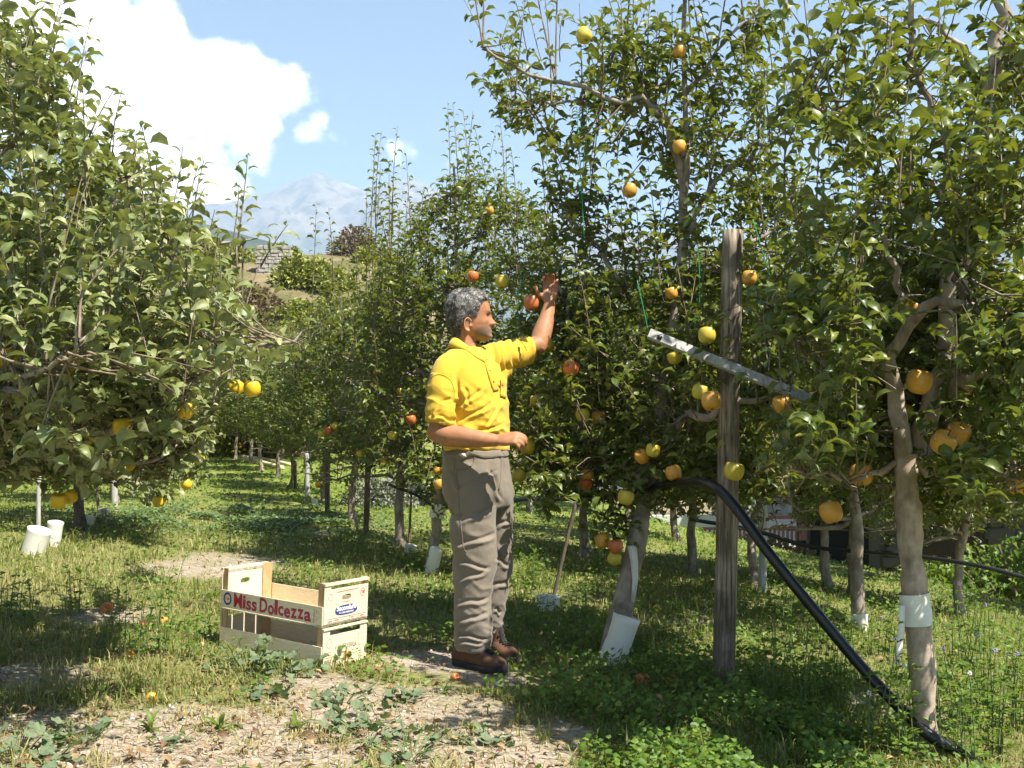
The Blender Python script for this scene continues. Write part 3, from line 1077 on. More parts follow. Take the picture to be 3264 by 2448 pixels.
T.limb(PL([(2066, 1570, 5.2), (2200, 1510, 5.3), (2380, 1530, 5.5), (2560, 1500, 5.7)]), .018, .005)
T.limb(PL([(2130, 1120, 5.3), (2020, 960, 5.5), (1900, 780, 5.6), (1760, 640, 5.7)]), .018, .005)
T.limb(PL([(2160, 920, 5.35), (2300, 830, 5.4), (2450, 730, 5.5), (2560, 600, 5.5)]), .016, .005)
T.limb(PL([(2180, 500, 5.3), (2050, 250, 5.4), (1980, 60, 5.4)]), .014, .004)
T.limb(PL([(2185, 300, 5.3), (2300, 150, 5.2), (2420, 20, 5.2)]), .012, .004)
T.limb(PL([(2110, 1280, 5.3), (2280, 1120, 5.8), (2450, 1000, 6.1)]), .016, .005)
poly2 = [(1500, 190), (1490, -60), (2560, -60), (2520, 1500), (2250, 1640), (1950, 1600), (1720, 1640), (1650, 1500), (1650, 1050), (1720, 740), (1660, 470), (1560, 330)]
pts = in_poly(poly2, 400, T.r)
pts = np.vstack([pts, in_poly([(1650, 900), (2520, 850), (2520, 1550), (2250, 1640), (1950, 1600), (1720, 1640), (1650, 1500)], 400, T.r)])
tg = [P(a[0], a[1], T.r.uniform(5.0, 6.3)) for a in pts]
T.fill([t for t in tg if t[2] < 3.25], up=0.2)
for k in range(58):
    j = T.r.integers(1, len(T.limbs))
    q = T.limbs[j][0]
    T.shoot(q[T.r.integers(3, len(q))], np.array([T.r.normal(0, .12), T.r.normal(0, .12), 1]), T.r.uniform(.35, .85), .006, .038, .05)
for q, rr in T.limbs[1:]:
    for a in q[3:]:
        T.spur(a, T.r.integers(2, 6), 0.03)
dress_fruit(T, lambda x, y, Y: x > 1440 and 4.4 < Y < 6)
tree2 = build_tree(T, b2, 'apple_tree', 'apple tree right behind the man, leaning trunk in a tall pale tube', GROUP_R, LEAF_R, BARK_G, TPL_LO)

# --- the near tree on the right (thick tan trunk that forks)
T = Tree(102)
b1 = G(2955, 2405)
y1 = b1[1]
T.limb([b1 - np.array([0, 0, .05])] + PL([(2940, 2150, y1), (2915, 1900, y1), (2900, 1700, y1), (2893, 1550, y1), (2890, 1450, y1)]), .046, .045, 20, .002)
T.limb(PL([(2888, 1490, y1), (2862, 1380, y1 - .02), (2845, 1250, y1 - .02), (2850, 1120, y1 - .05), (2900, 1010, y1 - .15), (3030, 960, y1 - .3), (3200, 1000, y1 - .4), (3350, 990, y1 - .5)]), .036, .012)
T.limb(PL([(2892, 1490, y1), (2940, 1360, y1 + .03), (2985, 1230, y1 + .03), (3010, 1080, y1 + .03), (3030, 900, y1), (3080, 700, y1), (3120, 450, y1), (3150, 250, y1), (3180, 60, y1), (3200, -80, y1)]), .044, .022, 20)
T.limb(PL([(3000, 1260, y1), (3080, 1200, y1 - .1), (3180, 1180, y1 - .2), (3330, 1190, y1 - .3)]), .026, .012)
T.limb(PL([(2870, 1000, y1 - .1), (2850, 900, y1 - .1), (2800, 740, y1 - .1), (2780, 640, y1 - .05)]), .013, .008)
T.limb(PL([(3060, 560, y1), (2990, 360, y1), (2930, 220, y1), (2895, 80, y1), (2880, -60, y1)]), .016, .010)
T.limb(PL([(3090, 940, y1 - .3), (3060, 860, y1 - .35), (3090, 780, y1 - .35), (3150, 700, y1 - .35)]), .018, .008)
T.limb(PL([(2850, 1180, y1), (2700, 1080, y1 - .1), (2560, 1000, y1 - .2), (2450, 940, y1 - .2)]), .013, .004)
T.limb(PL([(2870, 1470, y1), (2760, 1520, y1), (2640, 1530, y1 - .1), (2480, 1480, y1)]), .014, .004)
T.limb(PL([(2930, 1480, y1), (3050, 1520, y1 - .1), (3200, 1500, y1 - .2), (3330, 1520, y1 - .3)]), .018, .006)
T.limb(PL([(3160, 200, y1), (3230, 120, y1 - .1), (3330, 40, y1 - .2)]), .016, .008)
T.limb(PL([(3155, 260, y1), (3020, 120, y1 + .2), (2800, 60, y1 + .3), (2640, 50, y1 + .3)]), .014, .004)
T.limb(PL([(3090, 640, y1), (2920, 560, y1 - .1), (2720, 420, y1 - .2), (2560, 330, y1 - .2)]), .014, .004)
T.limb(PL([(3030, 900, y1), (2960, 760, y1 + .3), (2840, 560, y1 + .5)]), .014, .005)
poly1 = [(2470, -80), (3450, -80), (3450, 1600), (3100, 1620), (2960, 1540), (2760, 1600), (2520, 1520), (2420, 1200), (2500, 700)]
pts = in_poly(poly1, 430, T.r)
pts = np.vstack([pts, in_poly([(2470, 900), (3450, 900), (3450, 1600), (3000, 1600), (2500, 1520)], 290, T.r)])
tg = [P(a[0], a[1], T.r.uniform(3.15, 4.9) if a[1] > 100 else T.r.uniform(3.5, 4.6)) for a in pts]
T.fill([t for t in tg if t[2] < 2.72], up=0.12)
for (px, py, Y, dx, L) in [(2790, 370, 3.5, -.10, .30), (2800, 370, 3.5, .18, .32), (2900, 620, 3.6, .05, .25), (3200, 700, 3.4, 0, .3), (2600, 700, 3.9, .05, .35), (2500, 620, 4.0, 0, .4), (3080, 560, 3.5, .1, .2)]:
    T.shoot(P(px, py, Y), np.array([dx, 0, 1.0]), L, .005, .04, .05)
for q, rr in T.limbs[1:]:
    for a in q[4:]:
        T.spur(a, T.r.integers(1, 4), 0.03)
dress_fruit(T, lambda x, y, Y: x > 1440 and Y <= 4.4)
tree1 = build_tree(T, b1, 'apple_tree', 'nearest apple tree of the row with a thick tan trunk forking under the leaves', GROUP_R, LEAF_R, BARK_T, TPL_HI)

# --- the near tree on the left (grey-green leaves, yellow apples)
T = Tree(103)
b3 = np.array([-2.55, 4.35, 0.0]); b3[2] = gz(b3[0], b3[1])
T.limb([b3 - np.array([0, 0, .05]), b3 + np.array([.02, 0, .5]), b3 + np.array([.06, 0, 1.0]), b3 + np.array([.05, .02, 1.8]), b3 + np.array([.1, 0, 2.6]), b3 + np.array([.2, 0, 3.2])], .055, .01, 18, .005)
def tl(z):
    return b3 + np.array([.05, 0, z])
T.limb([tl(1.05)] + PL([(0, 1330, 4.0), (300, 1380, 3.85), (470, 1310, 3.8), (620, 1200, 3.75), (760, 1140, 3.7), (910, 1080, 3.7), (985, 1050, 3.7)]), .024, .004, 18)
T.limb([tl(1.2)] + PL([(50, 1180, 4.2), (350, 1120, 4.2), (600, 1010, 4.3), (720, 900, 4.4)]), .022, .004)
T.limb([tl(1.5)] + PL([(0, 950, 4.2), (220, 780, 4.1), (380, 600, 4.1), (430, 480, 4.1)]), .020, .004)
T.limb([tl(1.7)] + PL([(0, 760, 4.0), (200, 720, 4.2), (450, 640, 4.5), (560, 560, 4.6)]), .018, .004)
T.limb([tl(1.4)] + PL([(50, 1000, 4.5), (400, 860, 4.7), (640, 780, 4.9), (820, 760, 5.0)]), .020, .004)
T.limb([tl(2.0)] + PL([(20, 480, 4.1), (130, 300, 4.0), (230, 200, 3.95)]), .016, .004)
T.limb([tl(2.2)] + PL([(-60, 300, 4.0), (60, 180, 3.95), (140, 20, 3.9)]), .014, .004)
T.limb([tl(0.95)] + PL([(0, 1480, 4.3), (260, 1480, 4.2), (480, 1450, 4.3), (620, 1400, 4.4)]), .018, .004)
T.limb([tl(1.1)] + PL([(-50, 1250, 3.5), (120, 1200, 3.2), (250, 1100, 3.05)]), .018, .004)
T.limb([tl(0.9)] + PL([(-50, 1450, 4.8), (250, 1430, 5.2), (500, 1350, 5.5)]), .018, .004)
T.limb([tl(1.6)] + PL([(-50, 900, 4.9), (250, 830, 5.3), (480, 720, 5.5)]), .016, .004)
poly3 = [(-250, 60), (30, 60), (130, 160), (200, 300), (330, 520), (430, 600), (560, 700), (700, 820), (760, 960), (880, 1110), (790, 1200), (640, 1400), (500, 1500), (260, 1560), (-250, 1560)]
pts = in_poly(poly3, 560, T.r)
T.fill([P(a[0], a[1], T.r.uniform(3.2, 5.3)) for a in pts], up=0.32)
pts = in_poly([(-250, 1000), (200, 950), (560, 1000), (640, 1150), (600, 1400), (480, 1500), (-250, 1560)], 240, T.r)
T.fill([P(a[0], a[1], T.r.uniform(3.7, 5.2)) for a in pts], up=0.1)
for (px, py, Y, dx, L) in [(150, 470, 3.8, .08, .42), (60, 330, 3.8, .02, .40), (150, 300, 3.8, .14, .36), (200, 380, 3.9, .25, .3), (270, 480, 3.8, .3, .25), (430, 640, 3.9, -.05, .24), (560, 780, 4.2, .25, .34), (600, 820, 4.1, .1, .38),
                            (760, 760, 4.6, .12, .36), (730, 830, 4.3, .2, .3), (830, 850, 4.4, .5, .22), (350, 560, 4.0, .1, .25), (480, 650, 4.2, .2, .2), (900, 1120, 3.7, .35, .2), (760, 1150, 3.7, .2, .22), (560, 1200, 3.7, .15, .26), (300, 1320, 3.6, .2, .25),
                            (240, 1180, 3.2, .1, .26), (80, 1250, 3.2, .0, .3), (420, 1080, 3.6, .15, .3), (700, 1000, 4.2, .1, .3), (640, 900, 4.4, .15, .3)]:
    T.shoot(P(px, py, Y), np.array([dx, T.r.normal(0, .1), 1.0]), L, .005, .026, .08)
for q, rr in T.limbs[1:]:
    for a in q[4:]:
        T.spur(a, T.r.integers(2, 6), 0.03)
dress_fruit(T, lambda x, y, Y: x < 900 and Y <= 5.2)
treeL = build_tree(T, b3, 'apple_tree', 'near apple tree with pale grey-green leaves and yellow apples', GROUP_L, LEAF_L, BARK_G, TPL_HI)

# --- third tree of the right row, left of the man
T = Tree(104)
b4 = G(1372, 1822)
y4 = b4[1]
T.limb([b4 - np.array([0, 0, .05])] + PL([(1388, 1680, y4), (1400, 1570, y4), (1430, 1350, y4), (1450, 1100, y4), (1455, 800, y4), (1445, 520, y4)]), .046, .008, 20, .006)
for k in range(16):
    q = T.limbs[0][0]
    a = q[T.r.integers(6, 19)]
    az = T.r.uniform(0, 6.28)
    L = T.r.uniform(.5, 1.0)
    e = a + np.array([math.cos(az) * L, math.sin(az) * L * .7, T.r.uniform(-.1, .35)])
    T.limb([a, 0.5 * (a + e) + np.array([0, 0, -.03]), e], .017, .004, 9)
poly4 = [(1150, 900), (1250, 800), (1350, 640), (1420, 560), (1560, 560), (1740, 640), (1820, 900), (1800, 1560), (1500, 1600), (1250, 1580), (1120, 1400), (1110, 1100)]
pts = in_poly(poly4, 520, T.r)
T.fill([P(a[0], a[1], y4 + T.r.uniform(-.75, .8)) for a in pts], up=0.2)
for k in range(46):
    px = T.r.uniform(1170, 1760)
    py = T.r.uniform(560, 1000) + abs(px - 1480) * .55
    T.shoot(P(px, py, y4 + T.r.uniform(-.5, .6)), np.array([T.r.normal(0, .07), T.r.normal(0, .07), 1]), T.r.uniform(.5, .95), .006, .042, .04)
dress_fruit(T, lambda x, y, Y: 900 < x < 1600 and Y > 7)
tree3 = build_tree(T, b4, 'apple_tree', 'apple tree just left of the man, trunk in a curved white tube', GROUP_R, LEAF_R, BARK_G, TPL_LO, n_single=300)

# --- trees that stand farther off: three grown ones, then copies
def generic(seed, h=2.9, w=0.95, nt_=330, nshoot=46):
    T = Tree(seed)
    r = T.r
    T.limb([(0, 0, -.05), (r.normal(0, .03), 0, .5), (r.normal(0, .05), r.normal(0, .05), 1.1), (r.normal(0, .06), r.normal(0, .06), 1.8), (0, 0, h - .45)], .048, .008, 16, .008)
    q = T.limbs[0][0]
    for k in range(13):
        a = q[r.integers(5, 15)]
        az = k * 2.4 + r.normal(0, .3)
        L = r.uniform(.5, w)
        e = a + np.array([math.cos(az) * L, math.sin(az) * L, r.uniform(-.15, .35)])
        T.limb([a, 0.5 * (a + e) + np.array([0, 0, -.03]), e], .016, .004, 8)
    tg = []
    while len(tg) < nt_:
        v = r.uniform(-1, 1, 3)
        if np.linalg.norm(v) > 1: continue
        z = 0.62 + (v[2] + 1) / 2 * (h - .9)
        rad = w * 1.08 * (1.0 - 0.35 * max(0, v[2]))
        tg.append(np.array([v[0] * rad, v[1] * rad, z]))
    T.fill(tg, up=.16)
    for k in range(nshoot):
        az = r.uniform(0, 6.28); rr = w * math.sqrt(r.random()) * .9
        p = np.array([math.cos(az) * rr, math.sin(az) * rr, r.uniform(1.6, h - .5) - .3 * rr])
        T.shoot(p, np.array([r.normal(0, .08), r.normal(0, .08), 1]), r.uniform(.45, .9), .006, .042, .04)
    return T
DRAFT = False
ROW = np.array([-0.30, 1.0])
gen = []
# positions along the right row beyond the third tree
row_r = [G(1272, 1742), G(1118, 1668), G(1040, 1612), G(978, 1572), G(930, 1552)]
right_labels = ['apple tree with a short white tube, second left of the man', 'apple tree overgrown at its foot between two dark posts', 'apple tree with a white paper wrap in the middle of the row',
                'slim apple tree with a low white sleeve deep in the row', 'last trunk in view of the right-hand row']
first = None
for k, p in enumerate(row_r):
    if k < 3:
        Tg = generic(200 + k, h=3.05 + .1 * k)
        o = build_tree(Tg, np.zeros(3), 'apple_tree', right_labels[k], GROUP_R, LEAF_R, BARK_G, TPL_LO, n_single=0, filt=False)
        o.location = p
        gen.append(o)
    else:
        o = copy_thing(gen[k % 3], p, k * 1.9, 1.08, right_labels[k], GROUP_R)
    o.rotation_euler = (0, 0, k * 1.3)
    o.scale = (.98, .98, [1.04, .92, .86, .82, .82][k])
p0 = row_r[-1]
for k in range(7):
    xy = p0[:2] + np.array([-.36, 1.0]) * (1.9 + 2.1 * k) + np.array([rng.normal(0, .12), 0])
    if xy[1] > 33: break
    copy_thing(gen[k % 3], (xy[0], xy[1], float(gz(xy[0], xy[1]))), k * 2.1 + .7, .92 + .04 * (k % 3),
               ORD[k] + ' of the far apple trees closing the end of the right-hand row', GROUP_R + ', far end')
# orchard trees on the rise behind the row
for k in range(13):
    px = 660 + k * 62 + rng.uniform(-18, 18)
    Y = rng.uniform(24, 44) if px > 900 else rng.uniform(38, 46)
    X = (px - 1632) / FPX * Y
    copy_thing(gen[k % 3], (X, Y, float(gz(X, Y))), k * 1.1, (1.0 if Y < 34 else 1.05) + rng.uniform(-.1, .15),
               ORD[k] + ' orchard tree from the hillside wall towards the man, behind the right-hand row', 'orchard trees behind the right-hand row')
# second row, lower on the slope to the right
spots2 = [(2205, 1822, 'slender tree standing alone in the sunny grass left of the post'), (2415, 1880, 'tree with a pinkish trunk just right of the wooden post'), (2640, 1885, 'forked young tree between the post and the thick trunk'),
          (2735, 2005, 'tree with a dark trunk and a white wrap at its foot'), (3055, 1965, 'tree right of the thick trunk in front of the dark barn')]
for k, (px, py, lab) in enumerate(spots2):
    p = G(px, py)
    copy_thing(gen[k % 3], p, k * 1.7 + .4, .92 if k != 3 else 1.0, 'apple ' + lab, 'apple trees of the lower row')
for k in range(6):
    xy = np.array([2.9, 9.4]) + np.array([.95 * k, 1.9 * (k % 3)]) + rng.normal(0, .2, 2)
    copy_thing(gen[k % 3], (xy[0], xy[1], float(gz(xy[0], xy[1]))), k * 1.3, .95, ORD[k] + ' apple tree from the post rightwards, filling the slope behind the lower row', 'apple trees farther down the slope')
for k in range(6):
    xy = np.array([0.4 - .1 * k, 10.2]) + np.array([.9 * (k % 3), 1.8 * k]) + rng.normal(0, .15, 2)
    copy_thing(gen[k % 3], (xy[0], xy[1], float(gz(xy[0], xy[1]))), k * 1.3, 1.0, ORD[k] + ' apple tree into the distance seen through the leaves right of the man', 'apple trees behind the man on the slope')
# left row
left = [(255, 1690, 'apple tree with a dark trunk and a low white cuff'), (370, 1600, 'apple tree beside the short grey stake'), (470, 1545, 'third grey-green apple tree of the left-hand row')]
def use_left(o):
    for ch in o.children:
        if ch.name.startswith('foliage'):
            ch.material_slots[0].link = 'OBJECT'
            ch.material_slots[0].material = LEAF_L
pL2 = G(255, 1690)
Tg = generic(210, h=3.0, w=1.05)
for A in (Tg.limbs, Tg.twigs):
    A[:] = [(q + pL2, rr) for q, rr in A]
Tg.L.p = [a + pL2 for a in Tg.L.p]
tg = in_poly([(330, 1050), (640, 1100), (700, 1330), (650, 1480), (560, 1560), (480, 1560), (330, 1500)], 190, Tg.r)
Tg.fill([P(a[0], a[1], pL2[1] + Tg.r.uniform(-1.3, .4)) for a in tg], up=.15, maxlen=1.0)
Tg.fill([P(505, 1590, 5.6), P(500, 1560, 5.62), P(510, 1530, 5.6), P(515, 1500, 5.7), P(595, 1530, 6.6), P(600, 1500, 6.6)], up=0, maxlen=.6)
dress_fruit(Tg, lambda x, y, Y: x < 900 and Y > 5.2)
build_tree(Tg, pL2, 'apple_tree', left[0][2], GROUP_L, LEAF_L, BARK_D, TPL_LO, n_single=150)
for k, (px, py, lab) in enumerate(left):
    p = G(px, py)
    if k == 0: continue
    use_left(copy_thing(gen[k % 3], p, k * 1.4 + 2, 1.02, lab, GROUP_L))
pl = G(470, 1545)
for k in range(9):
    xy = pl[:2] + ROW * (2.0 + 2.1 * k)
    if xy[1] > 36: break
    use_left(copy_thing(gen[k % 3], (xy[0] - .2, xy[1], float(gz(xy[0], xy[1]))), k * 1.9, 1.08, ORD[k] + ' of the far grey-green apple trees of the left-hand row, counted along the aisle', GROUP_L + ', far end'))
for k in range(6):
    xy = np.array([-5.2 - .7 * k, 6.5 + 2.6 * k])
    use_left(copy_thing(gen[k % 3], (xy[0], xy[1], float(gz(xy[0], xy[1]))), k * 2.3, 1.1, ORD[k] + ' grey-green apple tree up the slope behind the left-hand row', 'apple trees up the slope'))
# ------------------------------------------------------------------ the man
YP = 5.05

def remesh(mb, voxel, smooth=4, fac=0.5):
    V, F = mb.arr()
    me = mesh_py('tmp', V, F)
    o = bpy.data.objects.new('tmp', me)
    COL.objects.link(o)
    md = o.modifiers.new('r', 'REMESH')
    md.mode = 'VOXEL'
    md.voxel_size = voxel
    md.use_smooth_shade = True
    if smooth:
        sm = o.modifiers.new('s', 'SMOOTH')
        sm.factor = fac
        sm.iterations = smooth
    dg = bpy.context.evaluated_depsgraph_get()
    ev = o.evaluated_get(dg)
    out_ = bpy.data.meshes.new_from_object(ev)
    bpy.data.objects.remove(o)
    bpy.data.meshes.remove(me)
    return out_

def get_v(me):
    a = np.empty(len(me.vertices) * 3, np.float32)
    me.vertices.foreach_get('co', a)
    return a.reshape(-1, 3).astype(float)

def get_n(me):
    a = np.empty(len(me.vertices) * 3, np.float32)
    me.vertex_normals.foreach_get('vector', a)
    return a.reshape(-1, 3).astype(float)

def set_v(me, V):
    me.vertices.foreach_set('co', np.ascontiguousarray(V, np.float32).ravel())
    me.update()

def ring(c, u, v, ru, rv, n=28, pw=2.0):
    th = np.arange(n) * 2 * np.pi / n
    cs, sn = np.cos(th), np.sin(th)
    a = np.sign(cs) * np.abs(cs) ** (2 / pw)
    b = np.sign(sn) * np.abs(sn) ** (2 / pw)
    return np.asarray(c) + a[:, None] * np.asarray(u) * ru + b[:, None] * np.asarray(v) * rv

def limb_loft(mb, pts, rad, n=20, flat=None, sub=None):
    """Round tube with tapering radius along a smooth path; flat = (axis, factor) squashes it."""
    pts = np.asarray(pts, float)
    rad = np.asarray(rad, float)
    m = sub or max(12, 5 * len(pts))
    q = spline(pts, m)
    rr = spline(rad[:, None], m)[:, 0]
    T_, U, W = frames(q)
    rings = []
    for k in range(m):
        u, w = U[k], W[k]
        if flat is not None:
            ax = np.asarray(flat[0], float)
            ax = ax - T_[k] * np.dot(ax, T_[k])
            ax /= np.linalg.norm(ax)
            oth = np.cross(T_[k], ax)
            rings.append(ring(q[k], ax, oth, rr[k] * flat[1], rr[k], n))
        else:
            rings.append(ring(q[k], u, w, rr[k], rr[k], n))
    # rounded ends
    def cap(c, t, r0, u, w):
        return [ring(c + t * r0 * math.sin(a), u, w, r0 * math.cos(a), r0 * math.cos(a), n) for a in (0.5, 1.0, 1.4)]
    if flat is None:
        rings = [x for x in cap(q[0], -T_[0], rr[0], U[0], W[0])][::-1] + rings + cap(q[-1], T_[-1], rr[-1], U[-1], W[-1])
    mb.loft(rings)

YAW = R(-27)                                     # the trunk is turned a little towards the camera
FWD = np.array([math.cos(YAW), math.sin(YAW), 0])
LFT = np.array([-math.sin(YAW), math.cos(YAW), 0])
UP = np.array([0, 0, 1.0])

# ---- skin: one continuous body
body = MB()

HC = P(1492, 1000, YP + .02)                      # head centre
HY = R(7)
HF = np.array([math.cos(HY), math.sin(HY), 0])
HL = np.array([-math.sin(HY), math.cos(HY), 0])
zs = np.array([.112, .106, .096, .076, .050, .028, 0, -.02, -.045, -.065, -.08, -.10, -.115, -.124, -.130])
bk = np.array([-.010, -.045, -.066, -.085, -.097, -.101, -.100, -.097, -.088, -.076, -.062, -.035, 0.0, .035, .060])
fr = np.array([.010, .042, .062, .085, .099, .106, .104, .098, .101, .107, .110, .114, .111, .102, .085])
hw = np.array([.006, .036, .052, .066, .0745, .077, .0765, .0755, .0735, .070, .066, .056, .044, .032, .014])
zz = np.linspace(.111, -.129, 84)
o_ = np.argsort(zs)
def itp(z, tab): return np.interp(z, zs[o_], tab[o_])
def sm1(a, k=5):
    a = np.pad(a, k, mode='edge')
    return np.convolve(a, np.ones(2 * k + 1) / (2 * k + 1), 'valid')
B_, F_, W_ = sm1(itp(zz, bk), 3), sm1(itp(zz, fr), 3), sm1(itp(zz, hw), 3)
NT = 120
th = np.arange(NT) * 2 * np.pi / NT
rings = []
def ga(x, s): return np.exp(-(x / s) ** 2)
for k, z in enumerate(zz):
    c, s = np.cos(th), np.sin(th)
    ex = 2.25 if z > -.05 else 2.1
    x = np.sign(c) * np.abs(c) ** (2 / ex)
    y = np.sign(s) * np.abs(s) ** (2 / ex)
    x = np.where(x > 0, x * F_[k], x * -B_[k])
    y = y * W_[k]
    front = np.clip((c - 0.1) / 0.9, 0, 1)
    # nose
    tt = np.interp(z, [-.064, -.056, -.050, -.044, -.034, -.018, -.004, .006], [0, .012, .030, .038, .031, .017, .006, 0])
    wid = np.interp(z, [-.062, -.048, -.035, -.01, .005], [.018, .0165, .013, .0105, .009])
    x = x + front * tt * ga(y, wid)
    x = x + front * .010 * ga(np.abs(y) - .015, .006) * ga(z + .049, .008)          # wings
    # brow, sockets, cheekbones
    x = x + front * .006 * ga(z - .006, .008) * ga(np.abs(y) - .028, .026)
    x = x - front * .011 * ga(z + .012, .010) * ga(np.abs(y) - .032, .014)
    x = x + front * .0045 * ga(z + .0125, .0055) * ga(np.abs(y) - .032, .010)       # lids
    x = x + front * .006 * ga(z + .036, .014) * ga(np.abs(y) - .046, .016)
    y = y * (1 + .03 * ga(z + .03, .02) * front)
    # mouth, chin
    x = x + front * .0050 * ga(z + .0725, .0045) * ga(y, .020)
    x = x + front * .0065 * ga(z + .0835, .0055) * ga(y, .018)
    x = x - front * .0045 * ga(z + .078, .0028) * ga(y, .024)
    x = x - front * .0040 * ga(z + .094, .006) * ga(y, .022)
    x = x + front * .0070 * ga(z + .109, .011) * ga(y, .020)
    x = x - front * .0035 * ga(z + .064, .005) * ga(np.abs(y) - .026, .010)         # fold beside the mouth
    rings.append(HC + x[:, None] * HF + y[:, None] * HL + z * UP)
body.loft(rings)
def hp(x, y, z): return HC + x * HF + y * HL + z * UP
# ears: rim, lobe, bowl
for sgn in (-1, 1):
    e0 = np.array([-.012, sgn * .074, -.060])
    rim = []
    for a in np.linspace(-2.2, 2.75, 18):
        rx, rz = .019, .031
        px_, pz_ = -rx * math.cos(a) * .95 + .004, rz * math.sin(a)
        rim.append(hp(e0[0] + px_, e0[1] + sgn * (.012 + .010 * max(0, math.cos(a)) + .002), e0[2] + pz_))
    body.tube(rim, .0044, 8)
    body.loft([ring(hp(e0[0], e0[1] + sgn * d_, e0[2]), HF, UP, .0165 * s_, .028 * s_, 16) for d_, s_ in ((-.008, .9), (.004, 1.0), (.010, .8))])
    body.loft([ring(hp(e0[0] + .006, e0[1] + sgn * d_, e0[2] - .032), HF, UP, .009 * s_, .010 * s_, 12) for d_, s_ in ((-.006, .6), (.0, 1.0), (.010, 1.0), (.014, .6))])
    body.loft([ring(hp(e0[0] + .017, e0[1] + sgn * d_, e0[2] - .006), HF, UP, .005 * s_, .008 * s_, 10) for d_, s_ in ((-.006, .8), (.008, 1.0), (.012, .6))])
# neck
limb_loft(body, [hp(-.015, 0, -.03), hp(-.016, 0, -.09), hp(-.022, .0, -.14), P(1484, 1140, YP + .02), P(1492, 1180, YP + .02)], [.060, .056, .058, .068, .085], 24)
# trunk and legs under the clothes
tor = [(1490, 1120, .06, .10), (1494, 1150, .085, .145), (1500, 1200, .10, .165), (1512, 1300, .11, .155), (1516, 1400, .11, .15), (1516, 1500, .11, .15), (1518, 1560, .08, .13)]
body.loft([ring(P(x, y, YP), FWD, LFT, a, b, 28) for x, y, a, b in tor])
LEGS = {}
nf = G(1520, 2118); ff = G(1600, 2078)
NEAR = [(1498, 1480, YP - .08), (1505, 1600, YP - .09), (1513, 1760, YP - .10), (1512, 1900, YP - .10), (1508, 2060, YP - .10)]
FARL = [(1550, 1480, YP + .08), (1565, 1600, YP + .10), (1570, 1760, YP + .13), (1560, 1880, YP + .155), (1550, 1995, YP + .175)]

# right arm (near): shoulder, elbow at the waist, forearm across the belly
RS, RE, RW = P(1424, 1180, YP - .13), P(1394, 1384, YP - .20), P(1578, 1404, YP - .27)
limb_loft(body, [P(1450, 1165, YP - .08), RS, P(1410, 1280, YP - .17), RE + np.array([.004, 0, .012])], [.05, .055, .052, .044], 20)
limb_loft(body, [RE + np.array([-.004, .005, .01]), P(1432, 1389, YP - .22), P(1480, 1393, YP - .245), P(1535, 1400, YP - .265), RW], [.046, .050, .0455, .036, .029], 20)
# left arm (far): reaching forward and up
LS, LE, LW = P(1556, 1150, YP + .14), P(1716, 1098, YP + .30), P(1752, 968, YP + .40)
limb_loft(body, [P(1530, 1170, YP + .10), LS, P(1640, 1122, YP + .24), LE], [.05, .056, .050, .044], 20)
limb_loft(body, [LE + np.array([-.002, 0, -.008]), P(1728, 1062, YP + .335), P(1742, 1015, YP + .37), LW], [.045, .049, .040, .029], 20)

def hand(mb, W0, d, n, side, size=1.0, curl=(.5, .5, .5, .5), thumb=None, spread=.10, palm_len=.095):
    """W0 wrist, d along the hand, n out of the palm, side towards the thumb; curl per finger (radians per joint)."""
    d = np.asarray(d, float); d /= np.linalg.norm(d)
    n = np.asarray(n, float); n = n - d * np.dot(n, d); n /= np.linalg.norm(n)
    s = np.asarray(side, float); s = s - d * np.dot(s, d) - n * np.dot(s, n); s /= np.linalg.norm(s)
    L = palm_len * size
    mb.loft([ring(W0 + d * L * t, s, n, w * size, h * size, 20, 2.4) for t, w, h in ((-.28, .026, .021), (-.05, .027, .020), (.2, .034, .019), (.55, .040, .0165), (.88, .041, .0145), (1.0, .039, .012), (1.06, .035, .006))])
    mb.loft([ring(W0 + d * L * t + s * .020 * size + n * .010 * size, s, n, w * size, h * size, 14) for t, w, h in ((-.05, .010, .010), (.2, .019, .018), (.5, .017, .015), (.75, .010, .008))])   # ball of the thumb
    lens = (.072, .082, .077, .060)
    rads = (.0092, .0095, .0090, .0080)
    for k in range(4):
        off = (1.5 - k) * .0205 * size
        b = W0 + d * L * (.97 - .05 * abs(k - 1.2)) + s * off
        ang = 0.15
        dirv = d + s * (1.5 - k) * spread * .5
        dirv /= np.linalg.norm(dirv)
        pts_ = [b - d * .02 * size, b]
        p_ = b.copy()
        for seg, fr_ in enumerate((.46, .31, .23)):
            ang += curl[k] * (1.0 if seg else 0.9)
            v = dirv * math.cos(ang) + n * math.sin(ang)
            p_ = p_ + v * lens[k] * fr_ * size
            pts_.append(p_.copy())
        r_ = rads[k] * size
        limb_loft(mb, pts_, [r_ * 1.02, r_ * 1.08, r_ * 1.03, r_ * .96, r_ * .80], 12, sub=18)
    if thumb is not None:
        p0 = W0 + d * L * .22 + s * .028 * size + n * .006 * size
        pts_ = [p0 - d * .01]
        p_ = p0
        for v, ln in thumb:
            v = np.asarray(v, float)
            vv = d * v[0] + s * v[1] + n * v[2]
            vv /= np.linalg.norm(vv)
            p_ = p_ + vv * ln * size
            pts_.append(p_.copy())
        limb_loft(mb, pts_, [.0125 * size, .0125 * size, .0110 * size, .0085 * size][:len(pts_)], 12, sub=16)

# left hand: palm towards the camera, fingers up and curling, thumb towards the fruit
hd = P(1757, 890, YP + .44) - LW
hand(body, LW + hd * .10, hd, np.array([-.1, -1, -.1]), np.array([-1, .1, .1]), 1.02, (.74, .64, .58, .80), thumb=[((.35, 1, .3), .026), ((.75, .75, .5), .024), ((1, .35, .45), .020)], spread=.22)
